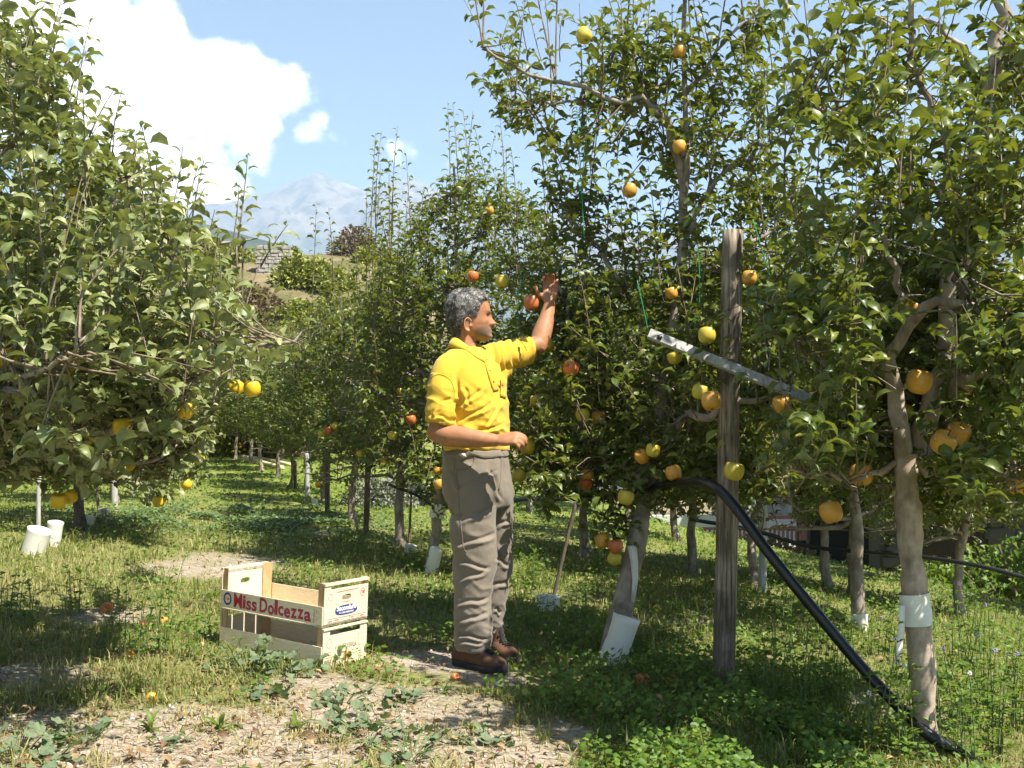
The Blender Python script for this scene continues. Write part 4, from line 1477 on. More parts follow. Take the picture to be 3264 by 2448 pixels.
# right hand: back of the hand up and to the camera, fingers curled down
hd = P(1650, 1396, YP - .31) - RW
hand(body, RW + hd * .12, hd, np.array([.15, .75, -.75]), np.array([.1, .55, .75]), .98, (.62, .75, .85, .95), thumb=[((.6, .5, .7), .032), ((1, .15, .55), .030), ((1, -.1, .6), .024)], spread=.10)

me_body = remesh(body, .0046, 3)
Vb = get_v(me_body)
loc = Vb - HC
hx = loc @ HF; hy_ = loc @ HL; hz_ = loc[:, 2]
# flesh colouring: stubble, lips, brows, tan
skin = np.tile(np.array([.355, .170, .090]), (len(Vb), 1))
nz_ = fbm(Vb * 60, 4, 3)[:, None]
blot = fbm(Vb * 16, 3, 4)[:, None]
skin = skin * (0.76 + 0.48 * nz_) * (1 + (blot - .5) * np.array([.25, .05, -.1]))
inhead = (hz_ > -.14) & (np.abs(hx) < .17) & (np.abs(hy_) < .12)
def blend(mask, col, a):
    global skin
    w = np.clip(mask * a, 0, 1)[:, None]
    skin = skin * (1 - w) + np.array(col) * w
fine = fbm(Vb * 420, 2, 8)
beard = inhead * sstep(.035, .06, hx + .45 * np.clip(-hz_ - .05, 0, .1)) * sstep(-.050, -.068, hz_ + .25 * np.clip(.08 - hx, -.02, .05) * 1.0) 
blend(beard * (0.35 + 1.1 * fine), (.12, .095, .085), .75)
chinw = inhead * sstep(.085, .105, hx) * sstep(-.088, -.098, hz_)
blend(chinw * fine, (.42, .38, .34), .6)
must = inhead * sstep(.09, .10, hx) * ga(hz_ + .064, .006) * ga(hy_, .030)
blend(must * (0.3 + fine), (.15, .115, .10), .6)
lips = inhead * sstep(.104, .109, hx) * ga(hz_ + .0785, .0075) * ga(hy_, .021)
blend(lips, (.44, .17, .13), .8)
blend(inhead * ga(hz_ + .078, .0022) * sstep(.10, .106, hx) * ga(hy_, .023), (.14, .05, .04), .8)
nose = inhead * sstep(.118, .13, hx) * sstep(-.062, -.05, hz_)
blend(nose, (.46, .18, .12), .55)
brow = inhead * ga(hz_ - .006 - .10 * np.clip(np.abs(hy_) - .03, 0, .02), .0042) * ga(np.abs(hy_) - .033, .019) * (hx > .06)
blend(brow * (0.5 + fine), (.06, .045, .038), .9)
eye = inhead * ga(hz_ + .0125, .0028) * ga(np.abs(hy_) - .033, .011) * (hx > .07)
blend(eye, (.05, .03, .025), .9)
cheek = inhead * ga(hz_ + .035, .02) * ga(np.abs(hy_) - .05, .02) * (hx > .03)
blend(cheek, (.46, .19, .12), .35)
eardark = inhead * ga(hx + .006, .009) * ga(hz_ + .060, .012) * (np.abs(hy_) > .07) * (np.abs(hy_) < .089)
blend(eardark, (.28, .10, .06), .5)
at = me_body.attributes.new('tone', 'FLOAT_COLOR', 'POINT')
cc = np.ones((len(Vb), 4), np.float32); cc[:, :3] = skin
at.data.foreach_set('color', cc.ravel())

m, nt, out = new_mat('skin')
bs = N(nt, 'ShaderNodeBsdfPrincipled', Roughness=0.58)
bs.inputs['Specular IOR Level'].default_value = 0.28
bs.inputs['Subsurface Weight'].default_value = 0.12
bs.inputs['Subsurface Radius'].default_value = (0.012, 0.005, 0.003)
bs.inputs['Subsurface Scale'].default_value = 0.6
ta = N(nt, 'ShaderNodeAttribute', attribute_name='tone')
nt.links.new(ta.outputs['Color'], bs.inputs['Base Color'])
n1 = N(nt, 'ShaderNodeTexNoise', Scale=320.0, Detail=3.0)
geo = nt.nodes.new('ShaderNodeNewGeometry'); nt.links.new(geo.outputs['Position'], n1.inputs['Vector'])
bp = N(nt, 'ShaderNodeBump', Strength=0.25, Distance=0.0012)
nt.links.new(n1.outputs['Fac'], bp.inputs['Height']); nt.links.new(bp.outputs[0], bs.inputs['Normal'])
nt.links.new(bs.outputs[0], out.inputs[0])
SKIN = m
me_body.materials.clear(); me_body.materials.append(SKIN)
feet = np.array([nf[0] * .5 + ff[0] * .5, YP, float(gz(P(1540, 2100, YP)[0], YP))])
set_v(me_body, Vb - feet)
man = link('person', me_body)
man.location = feet
tag(man, 'grey-haired man in a yellow polo shirt and taupe trousers reaching up to an apple', 'person')

def cloth_mat(name, col, weave=900, var=.18, rough=.85):
    m, nt, out = new_mat(name)
    bs = N(nt, 'ShaderNodeBsdfPrincipled', Roughness=rough)
    bs.inputs['Specular IOR Level'].default_value = 0.2
    bs.inputs['Sheen Weight'].default_value = 0.15
    geo = nt.nodes.new('ShaderNodeNewGeometry')
    n1 = N(nt, 'ShaderNodeTexNoise', Scale=9.0, Detail=5.0)
    n2 = N(nt, 'ShaderNodeTexNoise', Scale=float(weave), Detail=2.0)
    for n_ in (n1, n2): nt.links.new(geo.outputs['Position'], n_.inputs['Vector'])
    r = ramp(nt, [(0.3, [c * (1 - var) for c in col]), (0.7, [min(1, c * (1 + var)) for c in col])])
    nt.links.new(n1.outputs['Fac'], r.inputs[0])
    w = ramp(nt, [(0.3, 0.82), (0.7, 1.12)])
    nt.links.new(n2.outputs['Fac'], w.inputs[0])
    nt.links.new(mixc(nt, r.outputs[0], w.outputs[0], 0.6, 'MULTIPLY'), bs.inputs['Base Color'])
    bp = N(nt, 'ShaderNodeBump', Strength=0.3, Distance=0.001)
    nt.links.new(n2.outputs['Fac'], bp.inputs['Height']); nt.links.new(bp.outputs[0], bs.inputs['Normal'])
    nt.links.new(bs.outputs[0], out.inputs[0])
    return m
YELLOW = cloth_mat('yellow_cotton', (.57, .375, .035), 700, .05)
TAUPE = cloth_mat('taupe_cotton', (.190, .160, .128), 900, .08)
TAUPE_D = cloth_mat('taupe_seam', (.17, .135, .10), 900, .08)
TAGM = cloth_mat('white_tag', (.8, .8, .8), 900, .03)

def finish(me, name, mat, parent=man):
    me.materials.clear(); me.materials.append(mat)
    V = get_v(me)
    set_v(me, V - feet)
    o = bpy.data.objects.new(name, me)
    COL.objects.link(o)
    o.parent = parent
    return o

# ---- shirt
sh = MB()
st = [(1489, 1108, .068, .080), (1490, 1122, .082, .120), (1493, 1145, .102, .152), (1499, 1180, .120, .182), (1508, 1230, .132, .195), (1514, 1290, .138, .192), (1518, 1350, .140, .188), (1519, 1400, .140, .184), (1518, 1434, .137, .180)]
q = spline(np.array(st, float), 30)
sh.loft([ring(P(x, y, YP), FWD, LFT, a, b, 40, 2.2) for x, y, a, b in q])
sl = [P(1470, 1150, YP - .05), P(1432, 1172, YP - .12), P(1414, 1225, YP - .155), P(1406, 1290, YP - .18), P(1402, 1352, YP - .195)]
def sleeve(mb, pts, rad, end_n=None, flat=None):
    q_ = spline(np.asarray(pts), 22); rr = spline(np.asarray(rad, float)[:, None], 22)[:, 0]
    T_, U, W = frames(q_)
    rings = []
    for k in range(22):
        t = T_[k]
        if end_n is not None and k > 14:
            w_ = (k - 14) / 7
            t = t * (1 - w_) + np.asarray(end_n) * w_
            t = t / np.linalg.norm(t)
        u = U[k] - t * np.dot(U[k], t); u /= np.linalg.norm(u)
        rings.append(ring(q_[k], u, np.cross(t, u), rr[k], rr[k], 28))
    mb.loft(rings)
sleeve(sh, sl, [.060, .068, .070, .068, .067], end_n=np.array([-.25, -.05, -1.0]) / 1.03)
sl2 = [P(1520, 1155, YP + .08), P(1560, 1146, YP + .14), P(1610, 1134, YP + .20), P(1650, 1126, YP + .25), P(1686, 1118, YP + .28)]
sleeve(sh, sl2, [.075, .074, .070, .067, .064], end_n=np.array([1, .55, .12]) / 1.15)
# gusset of cloth below the raised arm
limb_loft(sh, [P(1560, 1240, YP + .10), P(1590, 1190, YP + .17), P(1630, 1150, YP + .24)], [.05, .05, .04], 16)
me_sh = remesh(sh, .0051, 4)
V = get_v(me_sh); n_ = get_n(me_sh)
sx_, sy_, sf_ = proj(V)
lx = (V - P(1510, 1250, YP)) @ FWD; ly = (V - P(1510, 1250, YP)) @ LFT; lz = V[:, 2]
def folds(V, dirv, freq, seed, sharp=1.5):
    dirv = np.asarray(dirv, float); dirv /= np.linalg.norm(dirv)
    a = V @ dirv
    side = V - a[:, None] * dirv
    w = fbm(V * 7.0, 3, seed) * 2.2
    n_ = fbm(np.stack([a * freq + w, side[:, 0] * 5, side[:, 2] * 5 + side[:, 1] * 5], -1), 2, seed + 5)
    return (1 - np.abs(2 * n_ - 1)) ** sharp - .5
d_ = np.zeros(len(V))
low = sstep(1300, 1420, sy_)
d_ += .016 * low * folds(V, (0.25, 0, 1), 26, 2, 1.2)                                    # blousing over the waist
chest = sstep(1180, 1260, sy_) * (1 - sstep(1380, 1430, sy_)) * (sx_ > 1440)
d_ += .017 * chest * folds(V, (.6, -.1, .75), 17, 3, 1.3)                               # pulls from the far shoulder down to the belly
far = (sx_ > 1545) & (sy_ < 1230)
d_ += .018 * far * sstep(1545, 1580, sx_) * folds(V, (1, .5, -.15), 34, 4, 1.2)            # creases of the raised sleeve
slv = (sx_ < 1450) & (sy_ > 1190)
d_ += .012 * slv * folds(V, (.35, 0, 1), 20, 6)
d_ += .008 * (fbm(V * 13, 4, 9) - .5)
def crease(sx_, sy_, n_, a, b, w, depth):
    """A sharp fold along a line, with a soft roll beside it, on the side that faces the camera."""
    a = np.array(a, float); b = np.array(b, float)
    ab = b - a; L = np.hypot(*ab); t_ = ((sx_ - a[0]) * ab[0] + (sy_ - a[1]) * ab[1]) / L ** 2
    wv = 4 * np.sin(t_ * 6)
    dist = ((sx_ - a[0]) * -ab[1] + (sy_ - a[1]) * ab[0]) / L + wv
    fade = sstep(-.12, .2, t_) * (1 - sstep(.8, 1.12, t_)) * (n_[:, 1] < .15)
    return fade * depth * (-np.exp(-(dist / w) ** 2) + .75 * np.exp(-((dist - 2.0 * w) / (1.3 * w)) ** 2))
for a_, b_, w_, dd_ in [((1462, 1345), (1560, 1285), 5, .010), ((1458, 1305), (1535, 1235), 5, .009), ((1470, 1392), (1600, 1350), 5, .009), ((1536, 1395), (1588, 1275), 4, .007), ((1456, 1200), (1454, 1350), 5, .014), ((1392, 1326), (1446, 1338), 4, .010),
                        ((1400, 1290), (1440, 1262), 4, .006), ((1566, 1100), (1586, 1215), 4, .012), ((1584, 1096), (1604, 1200), 4, .010), ((1606, 1088), (1618, 1185), 4, .010), ((1632, 1082), (1640, 1172), 4, .008), ((1655, 1078), (1662, 1160), 4, .007),
                        ((1500, 1410), (1560, 1404), 4, .008), ((1430, 1412), (1500, 1422), 4, .008), ((1540, 1170), (1580, 1290), 5, .006), ((1480, 1235), (1500, 1290), 5, .010), ((1376, 1330), (1400, 1280), 4, .006)]:
    d_ += crease(sx_, sy_, n_, a_, b_, w_, dd_)
V = V + n_ * d_[:, None]
set_v(me_sh, V)
bvh_sh = BVHTree.FromPolygons([tuple(v) for v in V], [tuple(p.vertices) for p in me_sh.polygons])
shirt = finish(me_sh, 'shirt', YELLOW)

def on_shirt(p, axis_pt=None, lift=.004):
    """Closest point on the shirt, lifted off it."""
    l_, nn, _, _ = bvh_sh.find_nearest(Vector(p))
    return np.array(l_) + np.array(nn) * lift

def on_px(px, py, lift=.004, Y=YP):
    """Point of the current garment seen through a pixel, lifted off the cloth."""
    o0 = Vector((0, 0, CAM_H)); dd = Vector(ray(px, py)).normalized()
    l_, nn, _, _ = bvh_sh.ray_cast(o0, dd)
    if l_ is None or abs(l_[1] - YP) > .5:
        return on_shirt(P(px, py, Y), lift=lift)
    nn = np.array(nn)
    if np.dot(nn, np.array(dd)) > 0: nn = -nn
    return np.array(l_) + nn * lift

def patch(name, grid, mat, parent, thick=.003):
    """grid (r,c,3) of points -> a thin closed sheet."""
    g = np.asarray(grid); r, c, _ = g.shape
    du = np.gradient(g, axis=0); dv = np.gradient(g, axis=1)
    nn = np.cross(du, dv); nn /= np.linalg.norm(nn, axis=2, keepdims=True) + 1e-9
    V = np.concatenate([(g + nn * thick / 2).reshape(-1, 3), (g - nn * thick / 2).reshape(-1, 3)])
    F = []
    N0 = r * c
    for a in range(r - 1):
        for b in range(c - 1):
            i0 = a * c + b
            F.append((i0, i0 + 1, i0 + c + 1, i0 + c)); F.append((N0 + i0, N0 + i0 + c, N0 + i0 + c + 1, N0 + i0 + 1))
    for a in range(r - 1):
        i0 = a * c; F.append((i0, i0 + c, N0 + i0 + c, N0 + i0)); i1 = a * c + c - 1; F.append((i1, N0 + i1, N0 + i1 + c, i1 + c))
    for b in range(c - 1):
        F.append((b, N0 + b, N0 + b + 1, b + 1)); i1 = (r - 1) * c + b; F.append((i1, i1 + 1, N0 + i1 + 1, N0 + i1))
    me = mesh_py(name, V, F, True)
    me.materials.append(mat)
    set_v(me, get_v(me) - feet)
    o = bpy.data.objects.new(name, me); COL.objects.link(o); o.parent = parent
    return o

# collar: a turned-down band round the neck, points at the front
g = []
for k in range(41):
    a = -2.72 + 5.44 * k / 40                      # 0 = nape
    c_, s_ = -math.cos(a), math.sin(a)
    up_c = P(1482, 1094, YP + .01) + FWD * .012
    front = sstep(1.2, 2.7, abs(a))
    zc = up_c + np.array([0, 0, .016 * (1 - front) - .046 * front])
    inner = zc + FWD * c_ * (.066 + .016 * front) + LFT * s_ * .068
    fold = zc + FWD * c_ * (.074 + .018 * front) + LFT * s_ * .077 + np.array([0, 0, .004])
    point = .014 * sstep(1.7, 2.6, abs(a))
    outer = zc + FWD * c_ * (.094 + .022 * front) + LFT * s_ * (.106 - .010 * front) + np.array([0, 0, -.046 - point])
    outer = 0.15 * outer + 0.85 * on_shirt(outer, lift=.007)
    g.append([inner + np.array([0, 0, -.02]), inner, fold, .5 * (fold + outer) + (FWD * c_ + LFT * s_) * .004, outer])
patch('collar', g, YELLOW, shirt, .0035)
# placket with buttons, pocket
g = []
for k in range(14):
    t = k / 13
    px = 1546 + 34 * t; py = 1138 + 108 * t
    g.append([on_px(px + w, py - w * .25, .0035) for w in (-8, -4, 0, 4, 8)])
patch('placket', g, YELLOW, shirt, .004)
for k, (bx, by) in enumerate([(1549, 1147), (1560, 1182), (1570, 1216)]):
    c0 = on_px(bx, by, .007)
    nn = c0 - on_px(bx, by, .0)
    nn /= np.linalg.norm(nn) + 1e-9
    u_ = np.cross(nn, UP); u_ /= np.linalg.norm(u_)
    w_ = np.cross(nn, u_)
    b_ = MB(); b_.loft([ring(c0 + nn * h, u_, w_, r_, r_, 14) for h, r_ in ((-.001, .0052), (.0012, .0055), (.0022, .004))])
    o = b_.build('button', cloth_mat('button_horn', (.35, .26, .06), 300, .2, .4) if k == 0 else bpy.data.materials['button_horn'], None)
    set_v(o.data, get_v(o.data) - feet); o.parent = shirt
g = []
for k in range(8):
    t = k / 7
    g.append([on_px(1592 + 18 * u, 1206 + 58 * t + 6 * u, .005 + .006 * (1 - t)) for u in np.linspace(0, 1, 6)])
patch('pocket', g, YELLOW, shirt, .004)
# seam where the near sleeve is set in, and the hem
g = [[on_px(x + dx * .4, y - dx, .0008) for dx in (-1.6, 0, 1.6)] for x, y in spline(np.array([(1374, 1202), (1398, 1193), (1422, 1200), (1441, 1220), (1450, 1250), (1453, 1290)], float), 22)]
patch('sleeve_seam', g, cloth_mat('yellow_seam', (.50, .32, .02), 700, .06), shirt, .002)

# ---- trousers
tr = MB()
hips = [(1516, 1424, .130, .165), (1516, 1445, .138, .172), (1517, 1490, .146, .182), (1521, 1540, .150, .188), (1526, 1580, .146, .188), (1532, 1615, .120, .170)]
q = spline(np.array(hips, float), 18)
tr.loft([ring(P(x, y, YP), FWD, LFT, a, b, 40, 2.3) for x, y, a, b in q])
def leg(pts):
    q_ = spline(np.array(pts, float), 34)
    tr.loft([ring(P(x, y, Y), FWD, LFT, a, b, 30, 2.1) for x, y, Y, a, b in q_])
leg([(1497, 1500, YP - .075, .115, .098), (1504, 1590, YP - .085, .112, .100), (1507, 1690, YP - .095, .102, .097), (1513, 1790, YP - .10, .098, .093), (1508, 1900, YP - .10, .086, .086), (1510, 2000, YP - .10, .083, .082), (1509, 2040, YP - .10, .080, .080), (1508, 2072, YP - .10, .074, .076)])
leg([(1545, 1500, YP + .08, .110, .095), (1565, 1590, YP + .095, .105, .098), (1572, 1690, YP + .115, .098, .094), (1572, 1790, YP + .14, .093, .090), (1561, 1900, YP + .155, .082, .084), (1552, 1970, YP + .17, .076, .078), (1550, 2012, YP + .18, .072, .074)])
me_tr = remesh(tr, .0056, 5)
V = get_v(me_tr); n_ = get_n(me_tr)
sx_, sy_, sf_ = proj(V)
d_ = .012 * sstep(1560, 1700, sy_) * (1 - sstep(1980, 2010, sy_)) * folds(V, (.55, 0, .8), 13, 12)
d_ += .019 * sstep(1925, 2020, sy_) * folds(V, (.15, 0, 1), 26, 13, 1.1)
d_ += .014 * (1 - sstep(1500, 1640, sy_)) * folds(V, (.9, .3, .5), 15, 14)
d_ += .018 * (fbm(V * 8, 4, 15) - .5)
# crease below the seat
d_ -= .012 * ga(sy_ - 1640, 14) * sstep(1500, 1440, sx_)
for a_, b_, w_, dd_ in [((1450, 1560), (1575, 1500), 5, .007), ((1560, 1500), (1600, 1590), 5, .010), ((1470, 1660), (1560, 1620), 6, .009), ((1455, 1740), (1570, 1700), 6, .011), ((1462, 1790), (1560, 1810), 5, .011), ((1465, 1850), (1550, 1815), 5, .010),
                        ((1462, 1925), (1555, 1905), 5, .010), ((1462, 1985), (1550, 1950), 5, .011), ((1460, 2025), (1556, 2035), 4, .013), ((1465, 2048), (1540, 2044), 4, .012), ((1580, 1680), (1625, 1650), 5, .009), ((1580, 1780), (1622, 1800), 5, .009), ((1570, 1870), (1612, 1850), 5, .009),
                        ((1575, 1940), (1598, 1950), 4, .009), ((1436, 1500), (1470, 1560), 5, .008)]:
    d_ += crease(sx_, sy_, n_, a_, b_, w_, dd_)
V = V + n_ * d_[:, None]
set_v(me_tr, V)
bvh_sh_keep = bvh_sh
bvh_sh = BVHTree.FromPolygons([tuple(v) for v in V], [tuple(p.vertices) for p in me_tr.polygons])
trousers = finish(me_tr, 'trousers', TAUPE)
# waistband, pockets, seams, tag
g = []
for k in range(49):
    a = 2 * np.pi * k / 48
    row = []
    for y in (1424, 1432, 1440, 1448):
        row.append(on_shirt(P(1516, y, YP) + FWD * .2 * math.cos(a) + LFT * .25 * math.sin(a), lift=.003))
    g.append(row)
patch('waistband', g, TAUPE, trousers, .004)
def seam(name, pts, w=1.6, lift=.001, mat=TAUPE_D, Y=YP - .25):
    g = []
    q_ = spline(np.array(pts, float), 26)
    dq = np.gradient(q_, axis=0)
    for (x, y), (dx, dy_) in zip(q_, dq):
        l = math.hypot(dx, dy_) + 1e-9
        g.append([on_px(x - dy_ / l * w * s_, y + dx / l * w * s_, lift) for s_ in (-1, 0, 1)])
    return patch(name, g, mat, trousers, .003)
seam('pocket_edge', [(1512, 1436), (1513, 1462), (1503, 1484), (1480, 1497), (1455, 1500)], 2.2)
seam('pocket_edge', [(1457, 1448), (1450, 1470), (1448, 1500)], 2.0)
seam('side_seam', [(1455, 1500), (1460, 1560), (1466, 1640), (1477, 1740), (1486, 1760)], 1.8, .001)
seam('tool_pocket_edge', [(1436, 1622), (1446, 1638), (1462, 1645), (1476, 1642)], 2.4)
seam('fly', [(1597, 1440), (1598, 1480), (1596, 1530), (1590, 1560)], 1.8, .001)
g = [[on_px(1472 + u, 1446 + v, .0045) for u in (0, 6, 12, 17)] for v in (0, 5, 11)]
patch('label_tag', g, TAGM, trousers, .002)

# ---- boots
LEATHER = cloth_mat('brown_leather', (.088, .042, .023), 160, .35, .6)
RUBBER = cloth_mat('black_rubber', (.022, .021, .020), 120, .2, .7)
LACE = cloth_mat('black_lace', (.015, .014, .013), 300, .2, .8)
def boot(heel, toe, name='boot'):
    d = (toe - heel); L = np.linalg.norm(d[:2]); d = d / np.linalg.norm(d)
    s = np.cross(UP, d); s /= np.linalg.norm(s)
    u = np.cross(d, s)
    b = MB()
    prof = [(-.02, .030, .060, .045), (.02, .038, .105, .055), (.25 * L, .040, .118, .062), (.38 * L, .041, .105, .055), (.52 * L, .044, .088, .045), (.66 * L, .049, .074, .036), (.80 * L, .048, .062, .030), (.92 * L, .041, .052, .024), (1.0 * L, .024, .036, .016)]
    rings = []
    qf = spline(np.array(prof), 26)
    for t, w, h, hc in qf:
        c = heel + d * t + u * (.008 + h / 2)
        rings.append(ring(c, s, u, w, h / 2, 24, 2.5))
    b.loft(rings)
    # ankle shaft
    b.loft([ring(heel + d * (.075 + x) + u * z, d, s, a, w, 24) for x, z, a, w in ((.0, .03, .06, .038), (.0, .08, .068, .042), (-.004, .12, .062, .043), (-.010, .155, .054, .042))])
    me = remesh(b, .004, 3)
    o = finish(me, name, LEATHER)
    me_boot = me
    so = MB()
    outl = []
    for a in np.linspace(0, 2 * np.pi, 40, endpoint=False):
        t = .5 - .5 * math.cos(a)
        x = -.028 + (L + .046) * t
        w = np.interp(t, [0, .06, .2, .42, .68, .9, 1.0], [.012, .034, .043, .040, .053, .044, .014])
        outl.append((x, w * (1 if math.sin(a) >= 0 else -1) if abs(math.sin(a)) > 1e-6 else 0))
    R1 = [np.array([heel + d * x + s * w + u * z for x, w in outl]) for z in (-.004, .006, .017, .022)]
    R1[3] = np.array([heel + d * (x * .99 + .002) + s * w * .93 + u * (.022 + .014 * max(0, (x / L - .78) * 4)) for x, w in outl])
    so.loft(R1)
    V_, F_s = so.arr()
    me = mesh_py('sole', V_, F_s, True); me.materials.append(RUBBER); set_v(me, get_v(me) - feet)
    oo = bpy.data.objects.new('sole', me); COL.objects.link(oo); oo.parent = o
    # tongue and laces
    la = MB()
    bvb = BVHTree.FromPolygons([tuple(v.co + Vector(feet)) for v in me_boot.vertices], [tuple(p.vertices) for p in me_boot.polygons])
    def top(t, w):
        o0 = heel + d * t + s * w + u * .4
        l_, _, _, _ = bvb.ray_cast(Vector(o0), Vector(-u))
        return (np.array(l_) if l_ is not None else heel + d * t + s * w + u * .1)
    tg = [[top(.42 * L + .36 * L * a_, w_ * (1 - .3 * a_)) + u * .004 for w_ in (-.017, 0, .017)] for a_ in np.linspace(0, 1, 7)]
    patch('tongue', tg, LACE, o, .006)
    for k in range(5):
        t = .46 + .07 * k
        e = .026 - .0015 * k
        for sg in (-1, 1):
            la.tube([top(t * L - .007 * sg, e) + u * .002, top(t * L, 0) + u * .011, top(t * L + .007 * sg, -e) + u * .002], .0034, 6)
    c = top(.46 * L, 0) + u * .012
    for sg in (-1, 1):
        la.tube(spline([c, c + s * sg * .03 + u * .012, c + s * sg * .045 - u * .012 + d * .02, c + s * sg * .01 - u * .004 + d * .012], 10), .0026, 6)
        la.tube(spline([c, c + s * sg * .02 + d * .02 - u * .012, c + s * sg * .036 + d * .04 - u * .034], 8), .0024, 6)
    V_, F_s = la.arr()
    me = mesh_py('lace', V_, F_s, True); me.materials.append(LACE); set_v(me, get_v(me) - feet)
    oo = bpy.data.objects.new('lace', me); COL.objects.link(oo); oo.parent = o
def gp(px, py, Y, h=0.0):
    p = P(px, py, Y); p[2] = float(gz(p[0], p[1])) + h
    return p
boot(gp(1460, 2100, YP - .04, .008), gp(1606, 2128, YP - .20, .006))
boot(gp(1535, 2060, YP + .22, .008), gp(1642, 2085, YP + .07, .006))

# ---- hair: a curly cap with short locks
hair = MB()
rings = []
zz2 = np.linspace(.118, -.125, 60)
for z in zz2:
    c, s = np.cos(th), np.sin(th)
    zc = min(max(z - .006, -.128), .111)
    k = int(np.argmin(np.abs(zz - zc)))
    x = np.where(c > 0, np.sign(c) * np.abs(c) ** (2 / 2.25) * F_[k], np.sign(c) * np.abs(c) ** (2 / 2.25) * -B_[k])
    y = np.sign(s) * np.abs(s) ** (2 / 2.25) * W_[k]
    # hairline: front limit of x for each height, pulled in behind the ear
    if z < -.03:
        x = np.where(c < 0, np.minimum(x, np.sign(c) * np.abs(c) ** .9 * np.interp(z, [-.12, -.09, -.05, -.03], [.064, .074, .088, .095])), x)
        y = np.where(c < 0, np.sign(s) * np.abs(s) ** .9 * np.maximum(W_[k], .056), y)
    lift = .007 + .004 * sstep(.0, .09, z)
    rr = np.sqrt(x * x + y * y) + 1e-6
    f = (rr + lift) / rr
    x, y = x * f, y * f
    lim = np.interp(z, [-.125, -.10, -.085, -.06, -.03, -.022, .0, .03, .055, .075, .1, .12], [-.046, -.042, -.038, -.035, -.026, .030, .040, .050, .064, .096, .10, .05])
    x = np.minimum(x, lim + .004 * np.sin(9 * y / .07))
    # sink the cut edge into the head
    rings.append(HC + x[:, None] * HF + y[:, None] * HL + z * UP)
hair.loft(rings)
me_h = remesh(hair, .0040, 1)
V = get_v(me_h); n_ = get_n(me_h)
cur = fbm(V * 85, 3, 41) - .5
cur2 = 1 - np.abs(2 * fbm(V * np.array([60, 60, 95]), 2, 45) - 1)
V = V + n_ * (.006 * cur + .004 * (cur2 - .6))[:, None]
set_v(me_h, V)
grey = np.clip(.50 + 1.6 * (fbm(V * 48, 3, 51) - .5) + .35 * cur2 - .25, 0, 1)
grey *= .55 + .45 * sstep(-.08, .05, V[:, 2] - HC[2])
me_h.attributes.new('grey', 'FLOAT', 'POINT').data.foreach_set('value', grey.astype(np.float32))
# locks: little curved ribbons standing off the cap
F0 = [tuple(p.vertices) for p in me_h.polygons]
sel = [k for k in range(len(V)) if rng.random() < 0.42]
lv, lf, lg = [], [], []
nn0 = get_n(me_h)
for k in sel:
    p, n0 = V[k], nn0[k]
    if (p - HC) @ HF > .085 and p[2] < HC[2] + .05: continue
    t = np.cross(n0, rng.normal(0, 1, 3)); t /= np.linalg.norm(t) + 1e-9
    w = np.cross(n0, t) * .0009
    L = rng.uniform(.006, .011)
    b0 = len(lv)
    for j in range(4):
        u = j / 3
        c = p + n0 * (.001 + .0045 * math.sin(u * 2.6)) + t * L * u + w * 1.6 * math.sin(u * 4)
        lv += [c - w * (1 - .6 * u), c + w * (1 - .6 * u)]
    gsh = np.clip(grey[k] + rng.normal(0, .28), 0, 1)
    lg += [gsh] * 8
    for j in range(3):
        lf.append([b0 + 2 * j, b0 + 2 * j + 1, b0 + 2 * j + 3, b0 + 2 * j + 2])
V2 = np.vstack([V, np.array(lv)])
polys = {}
for f in F0: polys.setdefault(len(f), []).append(f)
plist = [np.array(v) for v in polys.values()] + [np.array(lf) + len(V)]
me_h2 = mesh_np('hair', V2 - feet, plist, True, attrs={'grey': np.concatenate([grey, lg])})
m, nt, out = new_mat('grey_hair')
bs = N(nt, 'ShaderNodeBsdfPrincipled', Roughness=0.45)
ta = N(nt, 'ShaderNodeAttribute', attribute_name='grey')
r_ = ramp(nt, [(0.05, (.022, .019, .017)), (0.5, (.11, .10, .092)), (0.95, (.42, .40, .385))])
nt.links.new(ta.outputs['Fac'], r_.inputs[0]); nt.links.new(r_.outputs[0], bs.inputs['Base Color']); nt.links.new(bs.outputs[0], out.inputs[0])
me_h2.materials.append(m)
ho = bpy.data.objects.new('hair', me_h2); COL.objects.link(ho); ho.parent = man
